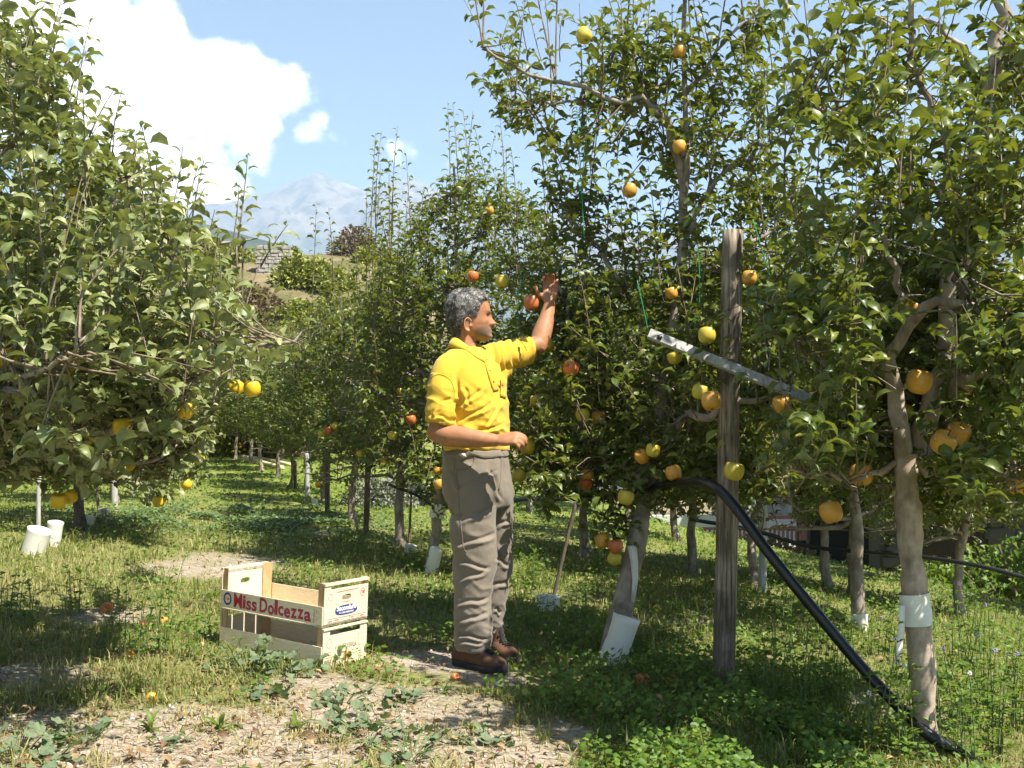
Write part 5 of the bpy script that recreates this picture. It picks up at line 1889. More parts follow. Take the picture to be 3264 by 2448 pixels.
# ------------------------------------------------------------------ apples
def apple_mat(name, base, blush, lo, hi, speck):
    m, nt, out = new_mat(name)
    bs = N(nt, 'ShaderNodeBsdfPrincipled', Roughness=0.32)
    bs.inputs['Specular IOR Level'].default_value = 0.45
    tc_ = nt.nodes.new('ShaderNodeTexCoord')
    oi = nt.nodes.new('ShaderNodeObjectInfo')
    mp = nt.nodes.new('ShaderNodeMapping')
    nt.links.new(tc_.outputs['Object'], mp.inputs[0])
    cmb = nt.nodes.new('ShaderNodeCombineXYZ')
    nt.links.new(math_n(nt, 'MULTIPLY', oi.outputs['Random'], 40.0), cmb.inputs[0])
    nt.links.new(cmb.outputs[0], mp.inputs['Location'])
    mp.inputs['Scale'].default_value = (1.0, 1.0, .55)
    n1 = N(nt, 'ShaderNodeTexNoise', Scale=24.0, Detail=4.0)
    nt.links.new(mp.outputs[0], n1.inputs['Vector'])
    n2 = N(nt, 'ShaderNodeTexNoise', Scale=110.0, Detail=3.0)
    mp2 = nt.nodes.new('ShaderNodeMapping'); mp2.inputs['Scale'].default_value = (1, 1, .12)
    nt.links.new(mp.outputs[0], mp2.inputs[0]); nt.links.new(mp2.outputs[0], n2.inputs['Vector'])
    f = math_n(nt, 'ADD', n1.outputs['Fac'], math_n(nt, 'MULTIPLY', math_n(nt, 'SUBTRACT', n2.outputs['Fac'], .5), .5))
    r_ = ramp(nt, [(lo, 0.0), (hi, 1.0)])
    nt.links.new(f, r_.inputs[0])
    c = mixc(nt, base, blush, r_.outputs[0])
    vo = N(nt, 'ShaderNodeTexVoronoi', Scale=230.0)
    nt.links.new(tc_.outputs['Object'], vo.inputs['Vector'])
    sp = ramp(nt, [(0.12, speck), (0.2, 0.0)])
    nt.links.new(vo.outputs['Distance'], sp.inputs[0])
    c = mixc(nt, c, (.30, .22, .10), sp.outputs[0])
    nt.links.new(c, bs.inputs['Base Color'])
    nt.links.new(bs.outputs[0], out.inputs[0])
    return m
APM = {'yellow': apple_mat('apple_yellow', (.62, .43, .022), (.58, .36, .02), .4, .7, .25),
       'green': apple_mat('apple_green', (.50, .41, .05), (.52, .25, .05), .56, .74, .3),
       'blush': apple_mat('apple_blush', (.60, .38, .055), (.52, .13, .035), .43, .66, .35),
       'red': apple_mat('apple_red', (.58, .24, .06), (.44, .06, .028), .36, .62, .3)}
STEM = bark_mat('apple_stem', (.06, .04, .02), (.12, .08, .04), (.2, .14, .08), 3)
prof = [(0.0, .62), (.16, .66), (.34, .82), (.55, .92), (.8, .86), (.95, .6), (1.02, .2), (1.0, -.15), (.9, -.5), (.72, -.76), (.5, -.9), (.3, -.9), (.14, -.80), (0.0, -.76)]
prof = spline(np.array(prof), 20)
def apple_mesh(kind):
    V = []
    n = 20
    for r_, z in prof:
        for k in range(n):
            a = 2 * np.pi * k / n
            rr = max(r_, .004) * (1 + .025 * math.cos(5 * a) * (1 if z < -.3 else .4))
            V.append((rr * math.cos(a), rr * math.sin(a), z))
    m_ = len(prof)
    F = [(i * n + j, (i + 1) * n + j, (i + 1) * n + (j + 1) % n, i * n + (j + 1) % n) for i in range(m_ - 1) for j in range(n)]
    me = mesh_py('flesh', V, F, True)
    me.materials.append(APM[kind])
    return me
AME = {k: apple_mesh(k) for k in APM}
_s = MB(); _s.tube([(0, 0, .55), (.03, 0, .9), (.12, .02, 1.25)], [.06, .045, .06], 6)
V_, F_s = _s.arr(); STEM_ME = mesh_py('stem', V_, F_s, True); STEM_ME.materials.append(STEM)
_s = MB()
for k in range(5):
    a = 2 * np.pi * k / 5
    _s.add([(0, 0, -.80), (.10 * math.cos(a - .5), .10 * math.sin(a - .5), -.86), (.20 * math.cos(a), .20 * math.sin(a), -.95), (.10 * math.cos(a + .5), .10 * math.sin(a + .5), -.86)], [(0, 1, 2, 3)])
V_, F_s = _s.arr(); CAL_ME = mesh_py('calyx', V_, F_s, False); CAL_ME.materials.append(STEM)
KIND_TXT = {'yellow': 'yellow apple', 'green': 'yellow-green apple', 'blush': 'orange-flushed apple', 'red': 'red apple'}
def apple(p, r_, kind, label, group, tilt=None):
    root = empty('apple', p)
    tag(root, label, 'apple', group)
    root.rotation_euler = tilt if tilt is not None else (rng.normal(0, .3), rng.normal(0, .3), rng.uniform(0, 6.28))
    root.scale = (r_, r_, r_ * rng.uniform(.94, 1.02))
    for nm, me in (('flesh', AME[kind]), ('stem', STEM_ME), ('calyx', CAL_ME)):
        o = bpy.data.objects.new(nm, me); COL.objects.link(o); o.parent = root
    return root
for (px, py, Y, r_, kind, txt) in FRUIT:
    apple(P(px, py, Y), r_, kind, KIND_TXT[kind] + ', ' + txt, 'apples hanging on the trees')
for (px, py, r_, kind, lab) in [(2047, 2188, .038, 'red', 'red fallen apple in the shaded grass left of the post'), (2146, 2184, .030, 'red', 'split rotten red apple in the grass beside the post'),
                                (342, 1952, .034, 'red', 'red fallen apple in the brown thatch on the left'), (523, 1992, .028, 'blush', 'pale mushy fallen apple in the grass left of the crates'),
                                (455, 2005, .022, 'red', 'small fallen apple piece in the grass far left of the crates'), (410, 2100, .028, 'blush', 'brownish fallen apple half sunk in the dry grass'),
                                (1450, 2168, .020, 'red', 'dark red fallen apple scrap in front of the boots'), (483, 2236, .022, 'blush', 'orange fallen apple scrap in the front grass'),
                                (2095, 1950, .030, 'blush', 'pale fallen apple in the sun behind the leaning trunk'), (3062, 2180, .032, 'red', 'red fallen apple right of the thick trunk')]:
    p = G(px, py); p[2] += r_ * .55
    apple(p, r_, kind, lab, 'fallen apples', (rng.uniform(.6, 2.0), rng.uniform(-1, 1), rng.uniform(0, 6)))

# ------------------------------------------------------------------ two stacked fruit crates
def wood_mat(name, c0, c1, axis_scale=(1, 1, 1), scale=30, rough=.7, dark=None):
    m, nt, out = new_mat(name)
    bs = N(nt, 'ShaderNodeBsdfPrincipled', Roughness=rough)
    bs.inputs['Specular IOR Level'].default_value = 0.25
    tc_ = nt.nodes.new('ShaderNodeTexCoord')
    mp = nt.nodes.new('ShaderNodeMapping'); mp.inputs['Scale'].default_value = axis_scale
    nt.links.new(tc_.outputs['Object'], mp.inputs[0])
    n1 = N(nt, 'ShaderNodeTexNoise', Scale=float(scale), Detail=6.0, Roughness=0.6)
    n1.inputs['Distortion'].default_value = 0.6
    nt.links.new(mp.outputs[0], n1.inputs['Vector'])
    r_ = ramp(nt, [(0.36, c0), (0.62, c1)])
    nt.links.new(n1.outputs['Fac'], r_.inputs[0])
    c = r_.outputs[0]
    n3 = N(nt, 'ShaderNodeTexNoise', Scale=6.0, Detail=4.0)
    nt.links.new(tc_.outputs['Object'], n3.inputs['Vector'])
    if dark is not None:
        r3 = ramp(nt, [(0.42, 0.0), (0.62, 1.0)])
        nt.links.new(n3.outputs['Fac'], r3.inputs[0])
        c = mixc(nt, c, dark, math_n(nt, 'MULTIPLY', r3.outputs[0], .7))
    nt.links.new(c, bs.inputs['Base Color'])
    bp = N(nt, 'ShaderNodeBump', Strength=0.4, Distance=0.003)
    nt.links.new(n1.outputs['Fac'], bp.inputs['Height']); nt.links.new(bp.outputs[0], bs.inputs['Normal'])
    nt.links.new(bs.outputs[0], out.inputs[0])
    return m
POPLAR = wood_mat('poplar_veneer', (.66, .54, .36), (.78, .68, .50), (1, 8, 8), 22)
POPLAR_E = wood_mat('poplar_veneer_end', (.58, .50, .36), (.68, .60, .46), (8, 1, 8), 22)
BATTEN = wood_mat('poplar_batten', (.42, .27, .13), (.56, .39, .21), (8, 8, 1), 22)
def flat(name, col, rough=.6, var=.18):
    m, nt, out = new_mat(name)
    bs = N(nt, 'ShaderNodeBsdfPrincipled', Roughness=rough)
    n1 = N(nt, 'ShaderNodeTexNoise', Scale=180.0, Detail=3.0)
    geo = nt.nodes.new('ShaderNodeNewGeometry'); nt.links.new(geo.outputs['Position'], n1.inputs['Vector'])
    r_ = ramp(nt, [(0.35, [c * (1 - var) for c in col]), (0.65, [min(1, c * (1 + var * .55)) for c in col])])
    nt.links.new(n1.outputs['Fac'], r_.inputs[0]); nt.links.new(r_.outputs[0], bs.inputs['Base Color'])
    nt.links.new(bs.outputs[0], out.inputs[0])
    return m
INK_R, INK_B, INK_W, INK_G, INK_O, INK_K = flat('ink_red', (.62, .028, .03)), flat('ink_navy', (.035, .045, .22)), flat('ink_white', (.8, .8, .78)), flat('ink_green', (.22, .36, .12)), flat('ink_orange', (.75, .16, .05)), flat('ink_grey', (.30, .30, .22))
STAPLE = flat('staple_wire', (.12, .11, .10), .4)

C0 = G(1024, 2136); CL = G(702, 2064)
ex = CL - C0; CLEN = .665
ex = ex / np.linalg.norm(ex)
ey = np.cross(ex, UP) * -1
ey = np.array([ey[0], ey[1], 0]); 
if ey[1] < 0: ey = -ey
ey[2] = float(gz(C0[0] + ey[0] * .3, C0[1] + ey[1] * .3) - C0[2]) / .3 * .5
ey = ey - ex * np.dot(ex, ey); ey /= np.linalg.norm(ey)
ez = np.cross(ey, ex); ez = ez if ez[2] > 0 else -ez
CW, CH = .285, .186
RM = np.stack([ex, ey, ez], 1)
# crate frame: x along the long side (away to the left), y across, z up; origin at the near corner
def cmat(M_off):
    M = Matrix(RM.tolist()).to_4x4(); M.translation = Vector(M_off); return M

def panel_hole(w, h, t, hw_, hh, cz):
    """Panel in the yz plane (y 0..w, z 0..h), thickness t in x, with a rounded slot."""
    n = 48
    inner, outer = [], []
    for k in range(n):
        a = 2 * np.pi * k / n
        c, s = math.cos(a), math.sin(a)
        ix = np.sign(c) * abs(c) ** .45 * hw_; iz = np.sign(s) * abs(s) ** .8 * hh
        sc = min(abs((w / 2) / c) if abs(c) > 1e-6 else 9e9, ((h - cz) if s > 0 else cz) / abs(s) if abs(s) > 1e-6 else 9e9)
        inner.append((w / 2 + ix, cz + iz)); outer.append((w / 2 + c * sc, cz + s * sc))
    # snap the nearest outer points to the corners
    for cy_, cz_ in ((0, 0), (w, 0), (0, h), (w, h)):
        k = int(np.argmin([math.hypot(o[0] - cy_, o[1] - cz_) for o in outer])); outer[k] = (cy_, cz_)
    V, F = [], []
    for x in (0, t):
        V += [(x, a, b) for a, b in inner] + [(x, a, b) for a, b in outer]
    for k in range(n):
        j = (k + 1) % n
        F += [(k, j, n + j, n + k), (2 * n + k, 3 * n + k, 3 * n + j, 2 * n + j), (k, 2 * n + k, 2 * n + j, j), (n + k, n + j, 3 * n + j, 3 * n + k)]
    return np.array(V), F

def crate(name, label, zoff, upper, skew=0.0):
    root = empty(name)
    root.matrix_basis = cmat(C0 + ez * zoff) @ Matrix.Rotation(skew, 4, 'Z')
    tag(root, label, 'crate', 'stacked wooden fruit crates')
    def part(nm, mb, mat, parent=root, smooth=False):
        V, F = mb.arr()
        me = mesh_py(nm, V, F, smooth); me.materials.append(mat)
        o = bpy.data.objects.new(nm, me); COL.objects.link(o); o.parent = parent
        return o
    t = .005
    # long side slats
    hs = .082 if upper else .098
    keep_ = {}
    for y in (-t / 2, CW + t / 2):
        sl_ = part('side_slat', MB().box((CLEN / 2, y, hs / 2 + .002), (CLEN, t, hs)), POPLAR)
        keep_.setdefault('front', sl_)
    # floor boards
    for k in range(4):
        part('floor_board', MB().box((CLEN / 2, .03 + k * (CW - .06) / 3, -.003 if upper else .004), (CLEN - .004, .068, .004)), POPLAR)
    # corner posts: triangular battens
    for x, sx_ in ((.006, 1), (CLEN - .006, -1)):
        for y, sy_ in ((.004, 1), (CW - .004, -1)):
            pr = np.array([(x, y), (x + sx_ * .030, y), (x, y + sy_ * .030)])
            part('corner_post', MB().loft([np.column_stack([pr, np.full(3, z)]) for z in (.002, CH)]), BATTEN)
    # end panels
    for x, inner_t in ((-t, 0), (CLEN, 1)):
        if upper:
            V, F = panel_hole(CW, .152, t, .030, .0125, .108)
            m_ = MB(); m_.add(V + np.array([x, 0, .004]), F)
            keep_.setdefault('end', part('end_panel', m_, POPLAR_E))
            part('top_rail', MB().box((x + t / 2, CW / 2, CH - .006), (.016, CW, .011)), POPLAR_E)
            if x < 0: part('end_strip', MB().box((x + t / 2 - .0008, .020, .168), (t, .040, .022)), POPLAR_E)
        else:
            keep_.setdefault('end', part('end_panel', MB().box((x + t / 2, CW / 2, .073), (t, CW, .142)), POPLAR_E))
            part('top_rail', MB().box((x + t / 2, CW / 2, CH - .012), (.014, CW, .008)), POPLAR_E)
            for yy in (.022, CW - .022):
                part('end_strip', MB().box((x + t / 2 + .001, yy, .155), (t, .044, .042)), POPLAR_E)
    # staples
    st_ = MB()
    for k, x in enumerate((.03, .13, .30, .48, .63)):
        st_.box((x, -t - .0006, hs * .35 + .01 * (k % 2)), (.0016, .0012, .014))
        st_.box((x + .004, -t - .0006, hs * .75), (.0016, .0012, .011))
    o = part('staples', st_, STAPLE); tag(o, kind='stuff')
    return root, keep_

def text_mesh(txt, size, offset=0.0, shear=0.0, spacing=1.0, bold=0.0):
    cu = bpy.data.curves.new('txt', 'FONT')
    cu.body = txt
    cu.size = size
    cu.offset = offset
    cu.shear = shear
    cu.space_character = spacing
    cu.resolution_u = 3
    o = bpy.data.objects.new('txt', cu)
    COL.objects.link(o)
    dg = bpy.context.evaluated_depsgraph_get()
    me = bpy.data.meshes.new_from_object(o.evaluated_get(dg))
    bpy.data.objects.remove(o)
    return me

def put_text(parent, nm, txt, size, o, xdir, ydir, mat, offset=0, shear=0, width=None, spacing=1.0, lift=.001, tag_label=None):
    """Flat lettering: o = lower-left corner in the parent's frame."""
    me = text_mesh(txt, size, offset, shear, spacing)
    V = get_v(me)
    V[:, :2] -= V[:, :2].min(0)
    if width: V[:, 0] *= width / V[:, 0].max()
    xd, yd = np.asarray(xdir, float), np.asarray(ydir, float)
    nn = np.cross(xd, yd)
    W = np.asarray(o) + V[:, :1] * xd + V[:, 1:2] * yd + nn * lift
    set_v(me, W)
    me.materials.clear(); me.materials.append(mat)
    ob = bpy.data.objects.new(nm, me); COL.objects.link(ob); ob.parent = parent
    return ob

def disc(parent, nm, c, xdir, ydir, rx, ry, mat, lift, rin=0, n=36, pw=2.0):
    xd, yd = np.asarray(xdir, float), np.asarray(ydir, float); nn = np.cross(xd, yd)
    th_ = np.arange(n) * 2 * np.pi / n
    ca = np.sign(np.cos(th_)) * np.abs(np.cos(th_)) ** (2 / pw); sa = np.sign(np.sin(th_)) * np.abs(np.sin(th_)) ** (2 / pw)
    O = np.asarray(c) + nn * lift + ca[:, None] * rx * xd + sa[:, None] * ry * yd
    if rin:
        I = np.asarray(c) + nn * lift + ca[:, None] * rx * rin * xd + sa[:, None] * ry * rin * yd
        V = np.vstack([I, O]); F = [(k, n + k, n + (k + 1) % n, (k + 1) % n) for k in range(n)]
    else:
        V = O; F = [tuple(range(n))]
    me = mesh_py(nm, V, F); me.materials.append(mat)
    ob = bpy.data.objects.new(nm, me); COL.objects.link(ob); ob.parent = parent
    return ob

def strip(parent, nm, pts, xdir, ydir, o, w, mat, lift=.001):
    xd, yd = np.asarray(xdir, float), np.asarray(ydir, float); nn = np.cross(xd, yd)
    q_ = np.asarray(pts, float)
    d_ = np.gradient(q_, axis=0); d_ /= np.linalg.norm(d_, axis=1, keepdims=True) + 1e-9
    nl = np.column_stack([-d_[:, 1], d_[:, 0]])
    A = q_ + nl * w / 2; B = q_ - nl * w / 2
    to3 = lambda p2: np.asarray(o) + nn * lift + p2[:, :1] * xd + p2[:, 1:] * yd
    n = len(q_)
    V = np.vstack([to3(A), to3(B)]); F = [(k, n + k, n + k + 1, k + 1) for k in range(n - 1)]
    me = mesh_py(nm, V, F); me.materials.append(mat)
    ob = bpy.data.objects.new(nm, me); COL.objects.link(ob); ob.parent = parent
    return ob

lower, lp = crate('fruit_crate', 'lower pale wooden crate, grass in front, faint green hills printed on its end', .0, False)
upper, up_ = crate('fruit_crate', 'upper pale wooden crate with big red lettering along its side', CH + .006, True, .0)
UF, UE, LE_ = up_['front'], up_['end'], lp['end']
# front side print: runs from the far left end towards the near corner
XF, YF = (-1, 0, 0), (0, 0, 1)
fo = lambda x, z: (CLEN - x, -.0050, z)
letters = 'Miss Dolcezza'
xcur = .094
for k, ch in enumerate(letters):
    if ch == ' ':
        xcur += .016; continue
    big = ch in 'MD'
    w = {'M': .052, 'i': .016, 's': .029, 'D': .046, 'o': .035, 'l': .015, 'c': .030, 'e': .034, 'z': .034, 'a': .037}[ch]
    h = .062 if ch in 'MDl' else (.055 if ch == 'i' else .040)
    z0 = .014 + .003 * math.sin(k * 1.9)
    for mat, off, lift in ((INK_B, .0016, .0008), (INK_R, .0002, .0016)):
        me = text_mesh(ch, .06, off)
        V = get_v(me)
        lo_, hi_ = V[:, :2].min(0), V[:, :2].max(0)
        g_ = .0024 if mat is INK_B else 0.0
        V[:, 0] = (V[:, 0] - lo_[0]) / (hi_[0] - lo_[0]) * (w + 2 * g_) - g_
        V[:, 1] = (V[:, 1] - lo_[1]) / (hi_[1] - lo_[1]) * (h + 2 * g_) - g_
        W = np.column_stack([CLEN - (xcur + V[:, 0]), np.full(len(V), -.0050 - lift), z0 + V[:, 1]])
        set_v(me, W); me.materials.clear(); me.materials.append(mat)
        ob = bpy.data.objects.new('printed_letter', me); COL.objects.link(ob); ob.parent = UF
    xcur += w * 1.0 + .0085
disc(UF, 'printed_badge', fo(.048, .046), XF, YF, .028, .030, INK_B, -.0008, .68)
put_text(UF, 'printed_letter', 'T.18.', .016, fo(.032, .040), XF, YF, INK_R, .0008, 0, .031, lift=-.0014)
for k in range(7):
    strip(UF, 'printed_line', [(.615 + .002 * (k % 2), .012 + k * .0085), (.615 + .002 * (k % 2), .018 + k * .0085)], XF, YF, (CLEN, -.005, 0), .008 - .002 * (k % 3), INK_K, -.0007)
# right end print of the upper crate
XE, YE = (0, 1, 0), (0, 0, 1)
eo = lambda y, z: (-.0050 - .0003, y, z)
XE = (0, 1, 0)
EK = CW / .33
def E(y, z): return (-.0052, y * EK, z)
# on the face x < 0 the outward normal is -x, and to the viewer y runs to the right
def end_text(parent, txt, size, y, z, mat, **kw):
    return put_text(parent, 'printed_letter', txt, size, E(y, z), (0, 1, 0), (0, 0, 1), mat, lift=-kw.pop('lift', .001), **{k_: (v_ * EK if k_ == 'width' else v_) for k_, v_ in kw.items()})
def end_disc(parent, nm, y, z, rx, rz, mat, lift, **kw):
    return disc(parent, nm, E(y, z), (0, 1, 0), (0, 0, 1), rx * EK, rz, mat, -lift, **kw)
end_disc(UE, 'printed_badge', .165, .056, .083, .022, INK_B, .0008, pw=3.0)
end_text(UE, 'Secondulfo', .03, .092, .054, INK_W, offset=.0012, shear=.2, width=.150, lift=.0014)
end_text(UE, 'O.P. SAN MARZANO', .012, .110, .0405, INK_W, offset=.0003, width=.11, lift=.0014)
end_disc(UE, 'printed_badge', .288, .122, .018, .018, INK_B, .0008, rin=.90)
end_text(UE, 'T18', .02, .277, .115, INK_R, offset=.0006, width=.022, lift=.0014)
end_disc(UE, 'printed_badge', .045, .122, .016, .016, INK_B, .0008, rin=.92)
strip(UE, 'printed_line', [(.08, .140), (.22, .143)], (0, 1, 0), (0, 0, 1), E(0, 0), .0026, INK_R, -.0008)
strip(UE, 'printed_line', [(.12, .091), (.165, .092)], (0, 1, 0), (0, 0, 1), E(0, 0), .0016, INK_R, -.0008)
for a, b in (((.02, .025), (.31, .025)), ((.02, .008), (.31, .008)), ((.31, .008), (.31, .025)), ((.19, .008), (.19, .025)), ((.26, .008), (.26, .025))):
    strip(UE, 'printed_line', [(a[0] * EK, a[1]), (b[0] * EK, b[1])], (0, 1, 0), (0, 0, 1), E(0, 0), .0013, INK_B, -.0008)
for a, b in (((.03, .015), (.06, .015)), ((.08, .017), (.11, .017)), ((.20, .017), (.22, .017)), ((.27, .016), (.30, .016))):
    strip(UE, 'printed_line', [(a[0] * EK, a[1]), (b[0] * EK, b[1])], (0, 1, 0), (0, 0, 1), E(0, 0), .0035, INK_R, -.0008)
# lower end print
end_text(LE_, 'VAL TREBBIA', .03, .085, .076, INK_K, width=.165)
end_disc(LE_, 'printed_badge', .170, .042, .016, .022, INK_O, .0008)
strip(LE_, 'printed_line', spline([(.078, .030), (.13, .033), (.172, .026)], 12), (0, 1, 0), (0, 0, 1), E(0, 0), .002, INK_G, -.0012)
strip(LE_, 'printed_line', spline([(.164, .024), (.20, .042), (.25, .052)], 12), (0, 1, 0), (0, 0, 1), E(0, 0), .002, INK_G, -.0012)
strip(LE_, 'printed_line', [(.177, .048), (.186, .048)], (0, 1, 0), (0, 0, 1), E(0, 0), .006, INK_O, -.0012)
for a, b in (((.265, .075), (.265, .125)), ((.30, .075), (.30, .125)), ((.265, .125), (.30, .125)), ((.265, .075), (.30, .075))):
    strip(LE_, 'printed_line', [(a[0] * EK, a[1]), (b[0] * EK, b[1])], (0, 1, 0), (0, 0, 1), E(0, 0), .0014, INK_K, -.0008)
end_disc(LE_, 'printed_badge', .045, .110, .018, .020, INK_R, .0008, rin=.93)
for k in range(5):
    strip(LE_, 'printed_line', [(.017, .070 - .011 * k), (.054, .070 - .011 * k)], (0, 1, 0), (0, 0, 1), E(0, 0), .0014, INK_R, -.0008)

# ------------------------------------------------------------------ trellis post, pipe, wires, strings
POSTW = wood_mat('weathered_post', (.075, .055, .038), (.37, .31, .245), (10, 10, .6), 8, .85, dark=(.07, .052, .038))
SLATW = wood_mat('weathered_slat', (.30, .29, .27), (.46, .45, .43), (10, 10, 1), 8, .8)
BLACK = flat('black_polythene', (.012, .013, .016), .35)
WIREM = flat('black_wire', (.02, .02, .02), .5)
GREEN = flat('green_twine', (.01, .30, .14), .6)

def post_mesh(a, b, r0, r1, seed, crack=True, n=28, m=26):
    q_ = spline([a, b], m)
    rr = np.linspace(r0, r1, m)
    T_, U, W = frames(q_)
    th_ = np.arange(n) * 2 * np.pi / n
    V = []
    for k in range(m):
        nz_ = fbm(np.column_stack([np.cos(th_) * 2.5, np.sin(th_) * 2.5, np.full(n, k * .25)]), 3, seed)
        r_ = rr[k] * (1 + .10 * (nz_ - .5))
        if crack:
            ca = -1.4 + .12 * math.sin(k * .5)
            dth = np.abs((th_ - (ca % (2 * np.pi)) + np.pi) % (2 * np.pi) - np.pi)
            r_ = r_ * (1 - .16 * np.exp(-(dth / .10) ** 2) * sstep(0, 4, k))
        V.append(q_[k] + (r_ * np.cos(th_))[:, None] * U[k] + (r_ * np.sin(th_))[:, None] * W[k])
    V.append(V[-1] * .15 + (q_[-1] + (b - a) / np.linalg.norm(b - a) * .004) * .85)
    mb = MB(); mb.loft(V)
    return mb
pb = G(2303, 2200)
PYY = pb[1]
pt = P(2336, 735, PYY)
tp = empty('trellis_post', pb)
tag(tp, 'round weathered wooden post with a grey slat across it, right of the man', 'post', None)
post_mesh(pb - np.array([0, 0, .15]), pt, .051, .047, 3).build('post', POSTW, tp, smooth=True)
sa, sb = P(2064, 1066, PYY - .02), P(2608, 1290, PYY - .10)
c_ = .5 * (sa + sb); dx_ = (sb - sa); LL = np.linalg.norm(dx_); dx_ /= LL
dz_ = np.cross(dx_, np.array([0, 1.0, 0])); dz_ = dz_ if dz_[2] > 0 else -dz_; dz_ -= dx_ * np.dot(dx_, dz_); dz_ /= np.linalg.norm(dz_)
dy_ = np.cross(dz_, dx_)
tilt_ = R(20)
dz2 = dz_ * math.cos(tilt_) + dy_ * math.sin(tilt_); dy2 = np.cross(dz2, dx_)
MB().box(c_ + np.array([0, -.045, 0]), (LL, .024, .046), np.stack([dx_, dy2, dz2], 1)).build('cross_slat', SLATW, tp, bevel=.002)
kb = MB(); kb.tube([sa + dx_ * .05 + np.array([0, -.055, 0]), sa + dx_ * .05 + np.array([0, -.075, 0])], .011, 10)
kb.build('wire_knob', WIREM, tp, smooth=True)
def cable(name, pts, r_, mat, label, cat, group=None, n=40, sides=10):
    q_ = spline(np.asarray(pts), n)
    mb = MB(); mb.tube(q_, r_, sides)
    o = mb.build(name, mat, None, smooth=True)
    tag(o, label, cat, group)
    return o
hend = [G(3080, 2440), G(3190, 2520)]
cable('irrigation_pipe', [P(1560, 1600, 6.3), P(1700, 1590, 5.9), P(1850, 1590, 5.5), P(2000, 1580, 5.3), P(2100, 1548, 5.1), P(2190, 1535, 4.85), P(2270, 1548, 4.60), P(2340, 1612, 4.50), P(2450, 1762, 4.42), P(2600, 1950, 4.34), P(2750, 2130, 4.25), P(2870, 2258, 4.12), P(2965, 2345, 4.0), hend[0] + np.array([0, 0, .03]), hend[1] + np.array([0, 0, .02])],
      [.012] * 22 + list(np.linspace(.012, .022, 14)) + [.0225] * 54, BLACK, 'thick black irrigation pipe slanting from the post down to the grass', 'pipe', n=90, sides=14)
cable('irrigation_pipe', [P(2200, 1655, 7.6), P(2400, 1690, 7.4), P(2600, 1745, 7.1), P(2850, 1765, 6.8), P(3100, 1800, 6.5), P(3300, 1850, 6.3)], .014, BLACK, 'thin black pipe sagging along the lower row behind the post', 'pipe')
cable('irrigation_pipe', [P(1240, 1545, 9.0), P(1320, 1575, 8.8), P(1380, 1610, 8.6), P(1450, 1620, 8.3)], .012, BLACK, 'short black pipe drooping left of the man', 'pipe')
W1 = 'trellis wires'
cable('trellis_wire', [P(2310, 1516, PYY - .05), P(2700, 1535, 4.3), P(3000, 1550, 4.05), P(3330, 1566, 3.8)], .0016, WIREM, 'black wire running level past the thick trunk', 'wire', W1, 20, 6)
cable('trellis_wire', [P(2083, 1072, PYY - .08), P(2200, 1040, 4.65), P(2330, 985, 4.6), P(2420, 958, 4.55), P(2560, 960, 4.5), P(2700, 950, 4.4)], .0016, WIREM, 'black wire from the upper slat end across the post', 'wire', W1, 20, 6)
cable('trellis_wire', [P(2600, 1285, 4.6), P(2750, 1245, 4.5), P(2860, 1215, 4.3)], .0014, WIREM, 'black wire from the lower slat end to the fork', 'wire', W1, 14, 6)
G1 = 'green tie strings'
for pts_, lab in [([(1838, 340, 5.05), (1850, 540, 5.05), (1862, 760, 5.05)], 'green string hanging from the big left limb'), ([(1872, 350, 5.1), (1858, 560, 5.1), (1850, 620, 5.1)], 'second green string beside the first below the left limb'),
                  ([(2400, 700, 4.6), (2446, 854, 4.6), (2497, 1037, 4.6)], 'green string slanting right of the post top'), ([(2566, 700, 4.4), (2545, 830, 4.4), (2523, 963, 4.4)], 'green string right of the slanting one'),
                  ([(2719, 560, 4.1), (2705, 760, 4.1), (2694, 946, 4.1)], 'long green string midway to the thick tree'), ([(2411, 969, 4.5), (2600, 860, 4.4), (2771, 763, 4.2)], 'green string crossing the others at a flat angle'),
                  ([(2223, 786, 4.9), (2230, 880, 4.9), (2229, 974, 4.9)], 'green string just left of the post top'), ([(2031, 894, 5.0), (2050, 980, 5.0), (2066, 1054, 5.0)], 'short green string above the slat end'),
                  ([(1662, 860, 5.6), (1652, 960, 5.6), (1648, 1060, 5.6)], 'green string behind the man between face and hand'), ([(2770, 120, 4.1), (2760, 260, 4.1)], 'green string high up in the near tree'),
                  ([(2740, 470, 4.0), (2715, 560, 4.05)], 'short green string end above the long one'), ([(2280, 1060, 4.9), (2235, 1015, 4.9), (2200, 1035, 4.9)], 'tied knot of green string left of the post')]:
    cable('tie_string', PL(pts_), .0021, GREEN, lab, 'string', G1, 14, 6)

